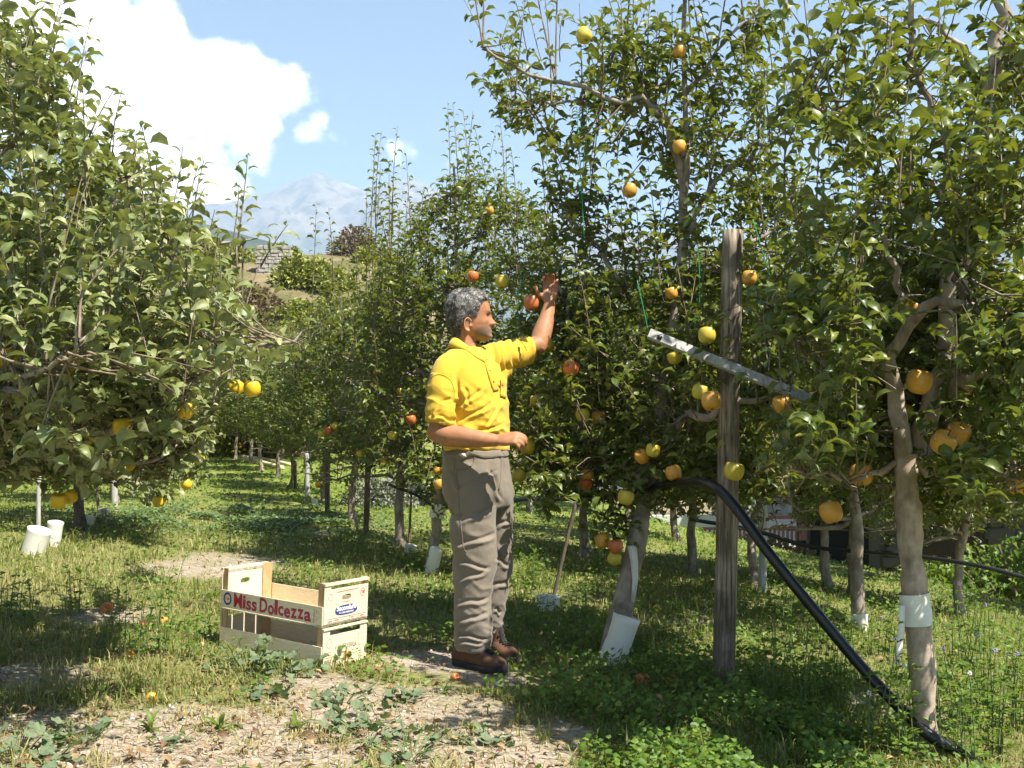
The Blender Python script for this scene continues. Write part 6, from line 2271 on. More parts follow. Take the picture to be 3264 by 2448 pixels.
# ------------------------------------------------------------------ white tubes round the trunks, wraps, stakes
PLAST = flat('white_plastic', (.66, .65, .58), .45, .06)
PLAST_G = flat('greyed_plastic', (.30, .29, .27), .6)
PAPER = flat('white_paper_wrap', (.68, .67, .62), .7, .07)
def guard(a, b, r0, r1, label, mat=PLAST, split=True):
    """Open tube with a slit: outer and inner wall."""
    a, b = np.asarray(a), np.asarray(b)
    n, m = 26, 9
    q_ = spline([a, b], m)
    rr = np.linspace(r0, r1, m)
    T_, U, W = frames(q_)
    th_ = np.linspace(0, 2 * np.pi, n, endpoint=False)
    ov = 1 + .05 * np.cos(2 * th_ + rng.uniform(0, 6))
    mb = MB()
    outer, inner = [], []
    for k in range(m):
        fl = 1 + .04 * (k == m - 1)
        rag = .004 * np.sin(2 * th_ + 1.3) * (k == m - 1)
        for lst, add in ((outer, .0035), (inner, 0)):
            r_ = (rr[k] + add) * ov * fl
            lst.append(q_[k] + (r_ * np.cos(th_))[:, None] * U[k] + (r_ * np.sin(th_))[:, None] * W[k] + rag[:, None] * T_[k])
    mb.loft(outer + inner[::-1], cap=False)
    V, F = mb.arr()
    o = link('tree_guard', mesh_py('tree_guard', V, F, True), mat)
    tag(o, label, 'tree guard', 'tree guard tubes')
    return o
def tube_at(bx, by, tx, ty, wpx, label, mat=PLAST, flare=1.05):
    a = G(bx, by); b = P(tx, ty, a[1])
    r_ = .5 * wpx / FPX * a[1]
    return guard(a - np.array([0, 0, .02]), b, r_, r_ * flare, label, mat)
tube_at(1943, 2116, 1999, 1962, 76, 'tall pale plastic tube leaning round the trunk right of the man')
tube_at(1372, 1826, 1392, 1746, 36, 'white plastic tube round the trunk left of the man\'s knees')
tube_at(1303, 1760, 1310, 1736, 30, 'small cut white tube beside the curved one', flare=1.2)
tube_at(1262, 1740, 1263, 1716, 30, 'dull brownish tube round the straight trunk', PLAST_G)
tube_at(100, 1765, 128, 1686, 70, 'big bright white tube leaning in the sun on the left')
tube_at(165, 1742, 178, 1662, 44, 'tall shaded white tube behind the bright leaning one')
tube_at(268, 1686, 270, 1644, 50, 'low white cuff round the dark trunk on the left')
tube_at(330, 1655, 330, 1622, 36, 'short grey-brown tube in shade on the left', PLAST_G)
tube_at(1745, 1945, 1748, 1900, 62, 'half-hidden white tube in the weeds behind the man\'s leg', flare=1.1)
tube_at(2738, 2010, 2736, 1955, 50, 'white tube round the dark trunk between post and thick tree')
tube_at(1005, 1612, 1003, 1590, 18, 'tiny white tube far down the row')

def wrap_on(tree_root, pts, r_, label):
    q_ = np.asarray(pts)
    n = 24; T_, U, W = frames(q_); th_ = np.arange(n) * 2 * np.pi / n
    rings = [q_[k] + (r_ * (1 + .04 * np.sin(4 * th_ + k)))[:, None] * (np.cos(th_)[:, None] * U[k] + np.sin(th_)[:, None] * W[k]) for k in range(len(q_))]
    mb = MB(); mb.loft(rings, cap=False)
    o = mb.build('trunk_wrap', PAPER, tree_root, smooth=True)
    return o
tq = spline(PL([(2924, 1990, y1), (2912, 1890, y1)]), 8)
wrap_on(tree1, tq, .056, '')
rb = []
for k, (px, py) in enumerate([(2876, 1930), (2874, 2000), (2868, 2060), (2858, 2120)]):
    c = P(px, py, y1 - .06 + .015 * math.sin(k * 2)); rb.append([c + np.array([-.012, 0, 0]), c, c + np.array([.012, .004, 0])])
def free_patch(name, g_, mat, parent):
    o = patch(name, g_, mat, None, .0015)
    set_v(o.data, get_v(o.data) + feet - np.array(parent.location)); o.parent = parent
    return o
free_patch('loose_strip', rb, PAPER, tree1)
rb = []
for k, (px, py) in enumerate([(2018, 1740), (2026, 1790), (2028, 1850), (2020, 1920)]):
    c = P(px, py, b2[1] - .065 + .008 * math.sin(k * 2)); wv = .030 - .006 * k; rb.append([c + np.array([-wv, .01, 0]), c, c + np.array([wv * .6, .015, 0])])
free_patch('loose_strip', rb, PAPER, tree2)
wrap_on(tree3, spline(PL([(1391, 1650, y4), (1398, 1605, y4)]), 6), .058, '')

POSTD = wood_mat('dark_stake', (.07, .055, .04), (.17, .135, .10), (14, 14, .9), 9, .85)
PINKW = wood_mat('pinkish_stake', (.30, .20, .15), (.45, .33, .26), (14, 14, .9), 9, .8)
S1 = 'stakes and posts along the rows'
def stake(bx, by, tx, ty, wpx, label, mat, crack=False):
    a = G(bx, by); b = P(tx, ty, a[1]); r_ = .5 * wpx / FPX * a[1]
    V, F = post_mesh(a - np.array([0, 0, .08]), b, r_, r_ * .95, int(bx) % 50, crack, 14, 12).arr()
    o = link('wooden_stake', mesh_py('wooden_stake', V, F, True), mat)
    tag(o, label, 'stake', S1)
stake(1166, 1704, 1176, 1380, 19, 'dark square-looking post rising into the leaves left of the man', POSTD)
stake(1043, 1638, 1045, 1420, 16, 'dark post in the row left of the pinkish stake', POSTD)
stake(980, 1585, 978, 1440, 16, 'pale grey post with a white patch deep in the row', SLATW)
stake(942, 1556, 940, 1470, 11, 'thin post beside the last trunks of the row', POSTD)
stake(1147, 1702, 1113, 1545, 10, 'thin pinkish stake leaning to the left', PINKW)
stake(1302, 1745, 1312, 1560, 8, 'thin dark stake standing in the small cut tube', POSTD)
stake(122, 1745, 125, 1420, 14, 'slim pale stake in the big bright tube', SLATW)
stake(366, 1612, 364, 1480, 20, 'short grey stake in the shade of the left row', SLATW)
stake(316, 1640, 306, 1500, 9, 'thin black stake in the grey-brown tube', POSTD)
stake(2428, 1895, 2436, 1560, 26, 'grey stake right behind the wooden post', SLATW)
stake(1750, 1925, 1840, 1580, 12, 'thin leaning sapling stem right of the man\'s legs', POSTD)
# ------------------------------------------------------------------ house and barn below the slope, seen under the crowns
STONE = None
m, nt, out = new_mat('rubble_stone')
bs = N(nt, 'ShaderNodeBsdfPrincipled', Roughness=0.9)
oi = nt.nodes.new('ShaderNodeObjectInfo')
geo = nt.nodes.new('ShaderNodeNewGeometry')
n1 = N(nt, 'ShaderNodeTexNoise', Scale=4.0, Detail=6.0); nt.links.new(geo.outputs['Position'], n1.inputs['Vector'])
r_ = ramp(nt, [(0.3, (.17, .155, .13)), (0.5, (.30, .275, .24)), (0.72, (.46, .43, .38))]); nt.links.new(n1.outputs['Fac'], r_.inputs[0])
nt.links.new(r_.outputs[0], bs.inputs['Base Color']); nt.links.new(bs.outputs[0], out.inputs[0])
STONE = m
STONE_D = flat('shaded_stone', (.075, .068, .058), .9, .5)  # barn stone: shade of the trees put into a darker base colour
PLASTER = flat('pale_plaster', (.58, .57, .55), .9)
DARKW = wood_mat('dark_stained_wood', (.022, .013, .010), (.05, .03, .022), (14, 14, 1), 9, .7)
ROOFS = flat('stone_slate', (.07, .065, .062), .9, .4)
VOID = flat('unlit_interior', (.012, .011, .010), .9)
GLASS = flat('window_glass', (.03, .035, .04), .1)

def stones_on(parent, x0, x1, y, z0, z1, seed, t=.10, sx=.34, sz=.16, name='stone', mat=None):
    """Courses of rough stones standing proud of a wall face that looks to -y; each its own part."""
    r = np.random.default_rng(seed)
    z = z0
    V0 = None
    base = [MB().box((0, 0, 0), (1, 1, 1)) for _ in range(1)]
    meshes = []
    for k in range(4):
        bmm = bmesh.new(); bmesh.ops.create_cube(bmm, size=1.0)
        bmesh.ops.bevel(bmm, geom=list(bmm.edges), offset=.12, segments=1, affect='EDGES', profile=.5)
        for v in bmm.verts: v.co += Vector(r.normal(0, .05, 3))
        me = bpy.data.meshes.new(name); bmm.to_mesh(me); bmm.free(); me.materials.append(mat or STONE); meshes.append(me)
    while z < z1 - .05:
        h = sz * r.uniform(.7, 1.3)
        x = x0 + r.uniform(0, .1)
        while x < x1 - .05:
            w = min(sx * r.uniform(.6, 1.5), x1 - x)
            o = bpy.data.objects.new(name, meshes[r.integers(4)]); COL.objects.link(o); o.parent = parent
            o.location = Vector((x + w / 2, y - r.uniform(0, .03), z + h / 2)) - Vector(parent.location)
            o.scale = (w * .97, t, h * .95)
            o.rotation_euler = (r.normal(0, .03), r.normal(0, .03), r.normal(0, .03))
            x += w
        z += h

YH = 23.5
def hx(px, Y=YH): return (px - 1632) / FPX * Y
def hz_(py, Y=YH): return CAM_H + (1390 - py) / FPX * Y
house = empty('stone_house', (hx(2700), YH + 4, -5.0))
tag(house, 'stone house with a dark wooden balcony below the orchard, behind the trunks', 'house')
zb = hz_(1778)
MB().box((hx(2900), YH + 5.2, (zb - 5 + 1.2) / 2 + .0), (hx(3300) - hx(2500), 7.0, 1.2 - (zb - 5) + 2.5)).build('wall', STONE, house)
bal = MB().box((hx(2620), YH + .55, zb), (hx(2860) - hx(2380), 2.3, .16)).build('balcony', DARKW, house)
MB().box((hx(2620), YH - .56, zb + .95), (hx(2860) - hx(2380), .09, .08)).build('hand_rail', DARKW, bal)
for k in range(30):
    x = hx(2545) + k * (hx(2860) - hx(2545)) / 29
    MB().box((x, YH - .56, zb + .50), (.045, .05, .84)).build('baluster', DARKW, bal)
MB().box((hx(2570), YH - .2, zb + .9), (.55, .2, 1.7)).build('shutter', DARKW, house)
for px in (2600, 2830):
    MB().box((hx(px), YH - .4, (zb - 4) / 2 - .6), (.16, .16, 3.0)).build('balcony_post', DARKW, house)
for (px, py) in ((2757, 1810), (2690, 1700)):
    w = MB().box((hx(px), YH + 1.66, hz_(py)), (.75, .1, .7)).build('window', PLASTER, house)
    MB().box((hx(px), YH + 1.60, hz_(py)), (.52, .06, .5)).build('pane', GLASS, w)
rf = MB()
x0, x1 = hx(2440), hx(3400)
rf.add([(x0, YH + .2, 2.2), (x1, YH + .2, 2.2), (x1, YH + 5, 4.6), (x0, YH + 5, 4.6), (x0, YH + 9.5, 2.2), (x1, YH + 9.5, 2.2), (x0, YH + .2, 2.05), (x1, YH + .2, 2.05)], [(0, 1, 2, 3), (3, 2, 5, 4), (6, 7, 1, 0), (0, 3, 4, 6), (1, 7, 5, 2)])
rf.build('roof', ROOFS, house)

terr = empty('terrace_railing', (hx(2380), YH + 1, zb))
tag(terr, 'dark picket railing in front of a white sunlit wall, left of the balcony', 'railing')
MB().box((hx(2330), YH + 1.6, hz_(1712) - .15), (hx(2640) - hx(2080), .2, 1.05)).build('white_wall', PLASTER, terr)
MB().box((hx(2380), YH + .6, hz_(1690)), (hx(2560) - hx(2200), .06, .06)).build('top_rail', DARKW, terr)
for k in range(26):
    MB().box((hx(2205) + k * (hx(2556) - hx(2205)) / 25, YH + .6, hz_(1716)), (.045, .045, .38)).build('picket', DARKW, terr)
wl = empty('garden_wall', (hx(2520), YH - 1.5, -3.0))
tag(wl, 'low rubble stone wall under the terrace left of the balcony', 'wall')
MB().box((hx(2520), YH - 1.2, -2.6), (hx(2580) - hx(2440), .4, 2.3)).build('core', STONE, wl)
stones_on(wl, hx(2442), hx(2578), YH - 1.42, -2.9, -1.48, 4)

YB = 16.5
barn = empty('stone_barn', (hx(3030, YB), YB + 2, -3))
tag(barn, 'dark stone barn with a black doorway at the right edge, below the slope', 'barn')
def bx_(px): return hx(px, YB)
def bz_(py): return hz_(py, YB)
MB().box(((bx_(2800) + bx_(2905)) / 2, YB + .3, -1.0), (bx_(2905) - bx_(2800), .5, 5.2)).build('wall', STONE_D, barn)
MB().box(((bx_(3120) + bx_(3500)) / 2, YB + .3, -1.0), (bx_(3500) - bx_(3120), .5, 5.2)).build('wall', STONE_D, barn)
MB().box(((bx_(2905) + bx_(3120)) / 2, YB + .301, bz_(1740)), (bx_(3120) - bx_(2905) - .004, .5, .6)).build('lintel', DARKW, barn)
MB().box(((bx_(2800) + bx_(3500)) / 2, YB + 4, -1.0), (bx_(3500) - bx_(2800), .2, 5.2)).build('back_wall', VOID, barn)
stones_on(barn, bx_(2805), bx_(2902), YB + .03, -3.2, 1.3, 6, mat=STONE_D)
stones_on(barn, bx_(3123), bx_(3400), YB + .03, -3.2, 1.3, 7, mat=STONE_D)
for k in range(5):
    MB().box((bx_(2925) + k * .22, YB + .9, -2.2), (.16, .04, 2.2)).build('door_plank', DARKW, barn)
MB().box(((bx_(2790) + bx_(3600)) / 2, YB + 1.6, 2.2), (bx_(3600) - bx_(2790), 6.4, .2), np.array([[1, 0, 0], [0, math.cos(.35), -math.sin(.35)], [0, math.sin(.35), math.cos(.35)]])).build('roof', ROOFS, barn)
MB().box(((bx_(2905) + bx_(3120)) / 2, YB + .302, .75), (bx_(3120) - bx_(2905) - .006, .48, 2.2)).build('gable', DARKW, barn)

# ------------------------------------------------------------------ shrubs
TPL_BUSH = leaf_set(2, 6, 9, W=.7, pet=0)
def bush(name, c, rad, n, size, mat, label, cat, group=None, seed=0, flowers=None, noise=.35, parent=None):
    r = np.random.default_rng(seed)
    root = empty(name, c)
    if label: tag(root, label, cat, group)
    L = Leaves()
    rad = np.asarray(rad, float)
    k = 0
    v = r.normal(0, 1, (n * 2, 3)); v /= np.linalg.norm(v, axis=1, keepdims=True)
    v[:, 2] = np.abs(v[:, 2]) * 1.0 - .12
    lump = fbm(v * 2.4 + seed, 3, seed) * 2 - 1
    rr = (1 + noise * lump) * (r.random(n * 2) ** .25)
    p = v * rr[:, None] * rad
    for a in range(n):
        o = v[a] + r.normal(0, .5, 3)
        L.add(p[a], o, size * r.uniform(.6, 1.3), r.normal(0, .8), np.clip(.5 + .5 * lump[a] + r.normal(0, .2), 0, 1))
    pp, d, sz, roll, rn = L.arrays()
    me = leaves_mesh('foliage', pp, d, sz, roll, rn, TPL_BUSH, mat)
    o = bpy.data.objects.new('foliage', me); COL.objects.link(o); o.parent = root; tag(o, kind='stuff')
    mb = MB()
    for k in range(7):
        e = np.array([r.normal(0, .45) * rad[0], r.normal(0, .45) * rad[1], rad[2] * r.uniform(.5, .85)])
        mb.tube(spline([(r.normal(0, .05), r.normal(0, .05), -.3), e * .5 + r.normal(0, .03, 3), e], 6), np.linspace(.03, .008, 6) * max(.4, rad[2]), 5)
    V_, F_s = mb.arr(); me = mesh_py('stem', V_, F_s, True); me.materials.append(BARK_D)
    o = bpy.data.objects.new('stem', me); COL.objects.link(o); o.parent = root
    if flowers:
        fm = flat(name + '_flower', flowers[0], .7) if (name + '_flower') not in bpy.data.materials else bpy.data.materials[name + '_flower']
        for k in range(flowers[1]):
            a = r.integers(0, n)
            q_ = p[a] * 1.04
            b_ = MB(); b_.tube([q_, q_ + np.array([0, 0, .05])], [flowers[2], flowers[2] * .5], 6)
            V_, F_s = b_.arr(); me = mesh_py('flower', V_, F_s, True); me.materials.append(fm)
            o = bpy.data.objects.new('flower', me); COL.objects.link(o); o.parent = root
    return root
def onhill(px, py, Y):
    X = (px - 1632) / FPX * Y
    return np.array([X, Y, float(gz(X, Y))])
def G2(px, py, lo, hi):
    """Ground hit at a distance between lo and hi along the pixel's ray, else the ground below at the middle."""
    d = ray(px, py)
    for y in np.arange(lo, hi, .3):
        p = np.array([0, 0, CAM_H]) + d * y
        if p[2] <= gz(p[0], p[1]): return p
    return onhill(px, py, .5 * (lo + hi))
# ivy-grown masses, brushwood and dry shrubs on the hillside
for k, (px, py, Y, rx, rz, mat, lab) in enumerate([
    (940, 850, 66, 1.5, 2.0, IVY_M, 'yellow-green ivy mound climbing beside the ruined stone wall'), (1000, 870, 66, 1.6, 1.9, IVY_M, 'yellow-green ivy mound right of the first one on the hillside'),
    (1050, 880, 65, 1.5, 1.6, IVY_M, 'rightmost yellow-green ivy mound on the hillside'), (900, 830, 70, 1.3, 1.6, IVY_M, 'small ivy mound on top of the ruined wall'),
    (1130, 800, 78, 1.9, 2.4, BRUSH_M, 'reddish brown bare-looking bush on the hill crest'), (1185, 850, 72, 1.5, 1.5, IVY_M, 'greenish bush right of the reddish one on the crest'),
    (640, 880, 58, 2.2, 1.2, BRUSH_M, 'low dry brush on the slope behind the left trees'), (760, 900, 56, 2.0, 1.1, BRUSH_M, 'dry grassy brush below the ruined wall'),
    (840, 960, 50, 2.0, 1.2, BRUSH_M, 'brownish scrub at the foot of the hillside'), (960, 960, 50, 2.0, 1.2, IVY_M, 'green scrub at the foot of the hillside'),
    (560, 770, 74, 2.4, 1.4, BRUSH_M, 'brownish bushes along the upper slope on the left'), (700, 800, 72, 2.2, 1.2, IVY_M, 'small green bush high on the left slope'),
    (1090, 940, 52, 2.0, 1.3, IVY_M, 'green bush behind the shoots of the row')]):
    X = (px - 1632) / FPX * Y
    gz_ = float(gz(X, Y))
    zc = CAM_H + (1390 - py) / FPX * Y
    bush('hillside_bush', (X, Y, min(max(gz_ - .2, zc - rz), zc)), (rx, rx * .9, rz), 1700, .30, mat, lab, 'bush', 'bushes on the hillside', 60 + k)
Yr = 68
rw = empty('ruined_wall', (hx(865, Yr), Yr, float(gz(hx(865, Yr), Yr))))
tag(rw, 'ruined dry stone wall at the top of the hillside beside the ivy', 'wall')
zt = hz_(782, Yr); zbt = hz_(872, Yr)
MB().box(((hx(810, Yr) + hx(918, Yr)) / 2, Yr + .5, (zt + zbt) / 2 - .4), (hx(918, Yr) - hx(810, Yr), .7, zt - zbt + .6)).build('core', STONE, rw)
stones_on(rw, hx(808, Yr), hx(920, Yr), Yr + .12, zbt - .6, zt, 8, .2, .5, .24)
for k, (px, py, Y, rx, rz, lab) in enumerate([(3190, 1880, 12.5, .9, 1.3, 'dark leafy shrub in front of the barn at the right edge'), (3290, 1800, 12.0, 1.1, 1.6, 'tall leafy shrub cut by the right picture edge'), (2990, 1960, 12.5, .7, .6, 'low shrub before the black doorway of the barn'),
                                              (2420, 1745, 19.0, 1.2, .6, 'low dry hedge under the terrace railing')]):
    X = (px - 1632) / FPX * Y
    zc = CAM_H + (1390 - py) / FPX * Y
    bush('slope_shrub', (X, Y, max(float(gz(X, Y)) - .1, zc - rz * .6)), (rx, rx * .8, rz), 1500, .10, LEAF_W if k != 3 else BRUSH_M, lab, 'bush', 'shrubs below the slope', 150 + k)
# lavender bed and garden corner at the end of the aisle
for k in range(7):
    p = G(1175 + k * 46, 1620 - 5 * k)
    bush('lavender_bush', p + np.array([0, .3, -.05]), (.42, .42, .5), 900, .07, LAV_M, ORD[k] + ' lavender mound from the aisle in the grey-green bed behind the row', 'lavender', 'lavender mounds behind the row', 90 + k)
for k, (px, py, rx, rz, mat, fl, lab) in enumerate([(800, 1440, .9, 1.3, IVY_M, ((.75, .30, .02), 26, .05), 'garden bush with orange flowers at the end of the aisle'), (870, 1440, .9, 1.1, BRUSH_M, ((.70, .28, .12), 20, .05), 'rusty flowering bush at the end of the aisle'),
                                                (700, 1440, .9, 1.4, IVY_M, ((.75, .55, .03), 20, .05), 'garden bush with yellow flowers at the end of the aisle')]):
    p = G2(px, py + 12, 20, 60)
    bush('garden_bush', p, (rx, rx, rz), 1100, .16, mat, lab, 'bush', 'flowering bushes at the aisle end', 120 + k, fl)
pp = onhill(752, 0, 33.0)
pot = empty('planter', pp)
tag(pot, 'reddish brown planter box at the far end of the grass aisle', 'planter')
TERRA = flat('terracotta', (.20, .055, .035), .8)
MB().box(pp + np.array([0, 0, .16]), (.55, .36, .30)).build('box', TERRA, pot, bevel=.02)
MB().box(pp + np.array([.22, 0, .42]), (.18, .14, .3)).build('figure', TERRA, pot, bevel=.04)
EDGE = flat('pale_edging', (.55, .50, .30), .8)
for k, (a, b, lab) in enumerate([((765, 1462), (930, 1490), 'upper pale edging board across the lawn end'), ((775, 1470), (900, 1500), 'lower pale edging board across the lawn end')]):
    A, B = G2(a[0], a[1], 18, 60), G2(b[0], b[1], 18, 60)
    mb = MB(); mb.tube(spline([A + np.array([0, 0, .05]), .5 * (A + B) + np.array([0, 0, .07]), B + np.array([0, 0, .05])], 12), .05, 6)
    o = mb.build('edging_board', EDGE, None, smooth=True); tag(o, lab, 'edging', 'edging boards at the lawn end')
# ------------------------------------------------------------------ grass, ground cover, litter
def lush(X, Y):
    """0 dry .. 1 lush: greener along the right row and in the aisle."""
    q = np.stack([np.asarray(X, float), np.asarray(Y, float)], -1)
    row = (X - (0.49 - 0.284 * (Y - 5.15)))
    a = np.exp(-((row) / 1.1) ** 2)
    b = sstep(6.0, 9.0, Y) * .55
    c = sstep(-.3, .8, row) * .6
    return np.clip(np.maximum(np.maximum(a, b), c) * .85 + (fbm(q * 1.3, 3, 61) - .5) * 1.2 + .05, 0, 1)

def scatter(n, y0, y1, power, marg=.3):
    u = rng.random(n)
    e = 1 - power
    Y = (y0 ** e + u * (y1 ** e - y0 ** e)) ** (1 / e)
    X = rng.uniform(-1, 1, n) * (1632 / FPX * Y + marg)
    return X, Y

def ok_ground(X, Y):
    # keep clear of the crates and of the middle of the boots
    q = np.stack([X, Y, gz0(X, Y)], -1) - C0
    lx_, ly_ = q @ ex, q @ ey
    return ~((lx_ > -.005) & (lx_ < CLEN + .01) & (ly_ > -.008) & (ly_ < CW + .01))

NB = 240000
X, Y = scatter(NB, 3.0, 34, 1.55)
# clumping
s_ = soil(X, Y); lu = lush(X, Y)
cl = fbm(np.stack([X, Y], -1) * 9, 3, 71)
keep = (rng.random(NB) < (1 - .97 * sstep(.10, .62, s_)) * (.45 + .9 * sstep(.35, .62, cl))) & ok_ground(X, Y)
keep |= (s_ > .3) & (cl > .66) & (rng.random(NB) < .55) & ok_ground(X, Y)
X, Y, s_, lu, cl = X[keep], Y[keep], s_[keep], lu[keep], cl[keep]
n = len(X)
tall = fbm(np.stack([X, Y], -1) * 2.1, 3, 73)
h = (.018 + .070 * rng.random(n) ** 1.8) * (.35 + 1.3 * tall) * (1 - .35 * sstep(8, 13, Y)) * (1 - .3 * s_)
h = np.where((rng.random(n) < .02), h * 2.2, h)
nearboot = np.exp(-(((X + .12) / .42) ** 2 + ((Y - 4.75) / .32) ** 2) ** 2)
h = h * (1 - .8 * nearboot)
farf = np.maximum(1, Y / 5.5)
w = (.0013 + .0022 * rng.random(n)) * farf
az = rng.uniform(0, 2 * np.pi, n)
lean = rng.uniform(.15, 1.5, n) * h
wd = np.stack([np.cos(az + 1.57), np.sin(az + 1.57), np.zeros(n)], -1) * w[:, None]
ld = np.stack([np.cos(az), np.sin(az), np.zeros(n)], -1) * lean[:, None]
B = np.stack([X, Y, gz(X, Y) - .004], -1)
UPv = np.array([0, 0, 1.0])
mid = B + UPv * (h * .62)[:, None] + ld * .35
tip = B + UPv * (h * (1 - .42 * lean / h))[:, None] + ld
V = np.stack([B - wd, B + wd, mid - wd * .75, mid + wd * .75, tip], 1).reshape(-1, 3)
b0 = np.arange(n) * 5
Qd = np.stack([b0, b0 + 1, b0 + 3, b0 + 2], -1)
Tr = np.stack([b0 + 2, b0 + 3, b0 + 4], -1)
rnd = np.clip(.47 - .42 * lu + .35 * s_ + .5 * (fbm(np.stack([X, Y], -1) * 1.7, 3, 77) - .5) + rng.normal(0, .22, n), 0, 1)
rnd = np.where(rng.random(n) < .06 * (1.6 - lu), rng.uniform(.9, 1, n), rnd)
me = mesh_np('grass', V, [Qd, Tr], True, attrs={'rnd': np.repeat(rnd, 5)})
me.materials.append(GRASS_M)
o = link('grass', me); tag(o, 'short sunlit grass with dry straw mixed in', 'grass', kind='stuff')

# clover and other small broad leaves
TPL_CL = []
for k in range(5):
    r = np.random.default_rng(300 + k)
    a = np.linspace(0, 2 * np.pi, 7)[:-1]
    V0 = np.column_stack([np.cos(a) * .5 + .5, np.sin(a) * .42, .10 * np.cos(2 * a) + r.normal(0, .05, 6)])
    F0 = np.array([[0, 1, 2, 3], [0, 3, 4, 5]])
    TPL_CL.append((V0, F0))
NC = 95000
X, Y = scatter(NC, 3.0, 26, 1.6)
s_ = soil(X, Y); lu = lush(X, Y)
cl = fbm(np.stack([X, Y], -1) * 4.5, 3, 81)
nb_ = np.exp(-(((X + .12) / .42) ** 2 + ((Y - 4.75) / .34) ** 2) ** 2)
keep = (rng.random(NC) < (1 - nb_) * lu * 1.15 * sstep(.34, .60, cl) * (1 - sstep(.25, .6, s_))) & ok_ground(X, Y)
X, Y, lu, cl = X[keep], Y[keep], lu[keep], cl[keep]
n = len(X)
hh = (.010 + .060 * rng.random(n)) * (.5 + lu) * (.6 + .8 * sstep(.4, .65, cl)) * (1 - .4 * sstep(8, 14, Y))
p = np.stack([X, Y, gz(X, Y) + hh], -1)
az = rng.uniform(0, 6.28, n)
d = np.stack([np.cos(az), np.sin(az), rng.normal(0, .45, n)], -1)
sz = rng.uniform(.012, .034, n) * np.maximum(1, Y / 8)
me = leaves_mesh('clover', p, d, sz, rng.normal(0, .5, n), np.clip(rng.beta(2, 2.4, n), 0, 1), TPL_CL, LEAF_W)
o = link('ground_cover', me); tag(o, 'clover and broad-leaved weeds among the grass', 'ground cover', kind='stuff')

# bluish low weeds in the aisle
NC = 16000
c0 = G(760, 1665)
X = c0[0] + rng.normal(0, .65, NC); Y = c0[1] + rng.normal(0, .8, NC)
cl = fbm(np.stack([X, Y], -1) * 3, 3, 85)
k = cl > .5
X, Y = X[k], Y[k]; n = len(X)
az = rng.uniform(0, 6.28, n)
me = leaves_mesh('weeds', np.stack([X, Y, gz(X, Y) + .03 + .04 * rng.random(n)], -1), np.stack([np.cos(az), np.sin(az), rng.normal(0, .3, n)], -1), rng.uniform(.025, .045, n), rng.normal(0, .4, n), rng.random(n), TPL_CL, LEAF_M)
o = link('low_weeds', me); tag(o, 'patch of bluish green low weeds in the aisle', 'weeds', kind='stuff')

# fallen leaves
NL = 2600
X, Y = scatter(NL, 3.0, 9, 1.5)
k = ok_ground(X, Y); X, Y = X[k], Y[k]; n = len(X)
az = rng.uniform(0, 6.28, n)
DEADL = leaf_mat('dead_leaf', [(.10, .05, .025), (.20, .12, .055), (.34, .24, .12)], [(.16, .11, .06), (.3, .22, .12)], [(.1, .06, .02), (.2, .13, .05)], .8, .1)
me = leaves_mesh('fallen_leaves', np.stack([X, Y, gz(X, Y) + .008 + .012 * rng.random(n)], -1), np.stack([np.cos(az), np.sin(az), rng.normal(0, .25, n)], -1), rng.uniform(.02, .055, n), rng.normal(0, .5, n), rng.random(n), TPL_LO, DEADL)
o = link('fallen_leaves', me); tag(o, 'brown fallen leaves lying in grass and soil', 'leaves', kind='stuff')

# straw and pebbles
NS = 26000
X, Y = scatter(NS, 3.0, 10, 1.5)
s_ = soil(X, Y)
k = (rng.random(NS) < .12 + .75 * s_) & ok_ground(X, Y)
X, Y = X[k], Y[k]; n = len(X)
az = rng.uniform(0, np.pi, n); L_ = rng.uniform(.012, .05, n); w = rng.uniform(.0008, .0017, n)
d = np.stack([np.cos(az), np.sin(az), rng.normal(0, .12, n)], -1) * L_[:, None]
sd = np.stack([-np.sin(az), np.cos(az), np.zeros(n)], -1) * w[:, None]
B = np.stack([X, Y, gz(X, Y) + .004 + .006 * rng.random(n)], -1)
V = np.stack([B - d - sd, B + d - sd, B + d + sd, B - d + sd], 1).reshape(-1, 3)
me = mesh_np('straw', V, [np.arange(4 * n).reshape(-1, 4)], False, attrs={'rnd': np.repeat(rng.uniform(0, 1, n), 4)})
STRAW = leaf_mat('dry_straw', [(.20, .13, .07), (.36, .27, .15), (.50, .41, .26)], [(.2, .14, .08), (.45, .36, .22)], [(.2, .15, .06), (.3, .24, .1)], .8, .15)
me.materials.append(STRAW)
o = link('straw_litter', me); tag(o, 'dry straw scattered over the bare soil', 'straw', kind='stuff')
NP = 15000
X, Y = scatter(NP, 3.0, 8.5, 1.5)
s_ = soil(X, Y)
k = (rng.random(NP) < .9 * sstep(.3, .7, s_)) & ok_ground(X, Y)
X, Y = X[k], Y[k]; n = len(X)
r_ = .0018 + .010 * rng.random(n) ** 5
oct_ = np.array([[1, 0, 0], [0, 1, 0], [-1, 0, 0], [0, -1, 0], [0, 0, .7], [0, 0, -.7]])
of = np.array([[0, 1, 4], [1, 2, 4], [2, 3, 4], [3, 0, 4], [1, 0, 5], [2, 1, 5], [3, 2, 5], [0, 3, 5]])
J = oct_[None] * (1 + rng.normal(0, .25, (n, 6, 1))) * r_[:, None, None]
az = rng.uniform(0, 6.28, n); ca, sa_ = np.cos(az), np.sin(az)
J = np.stack([J[..., 0] * ca[:, None] - J[..., 1] * sa_[:, None], J[..., 0] * sa_[:, None] + J[..., 1] * ca[:, None], J[..., 2]], -1)
V = (J + np.stack([X, Y, gz(X, Y) + r_ * .2], -1)[:, None, :]).reshape(-1, 3)
F = (of[None] + (np.arange(n) * 6)[:, None, None]).reshape(-1, 3)
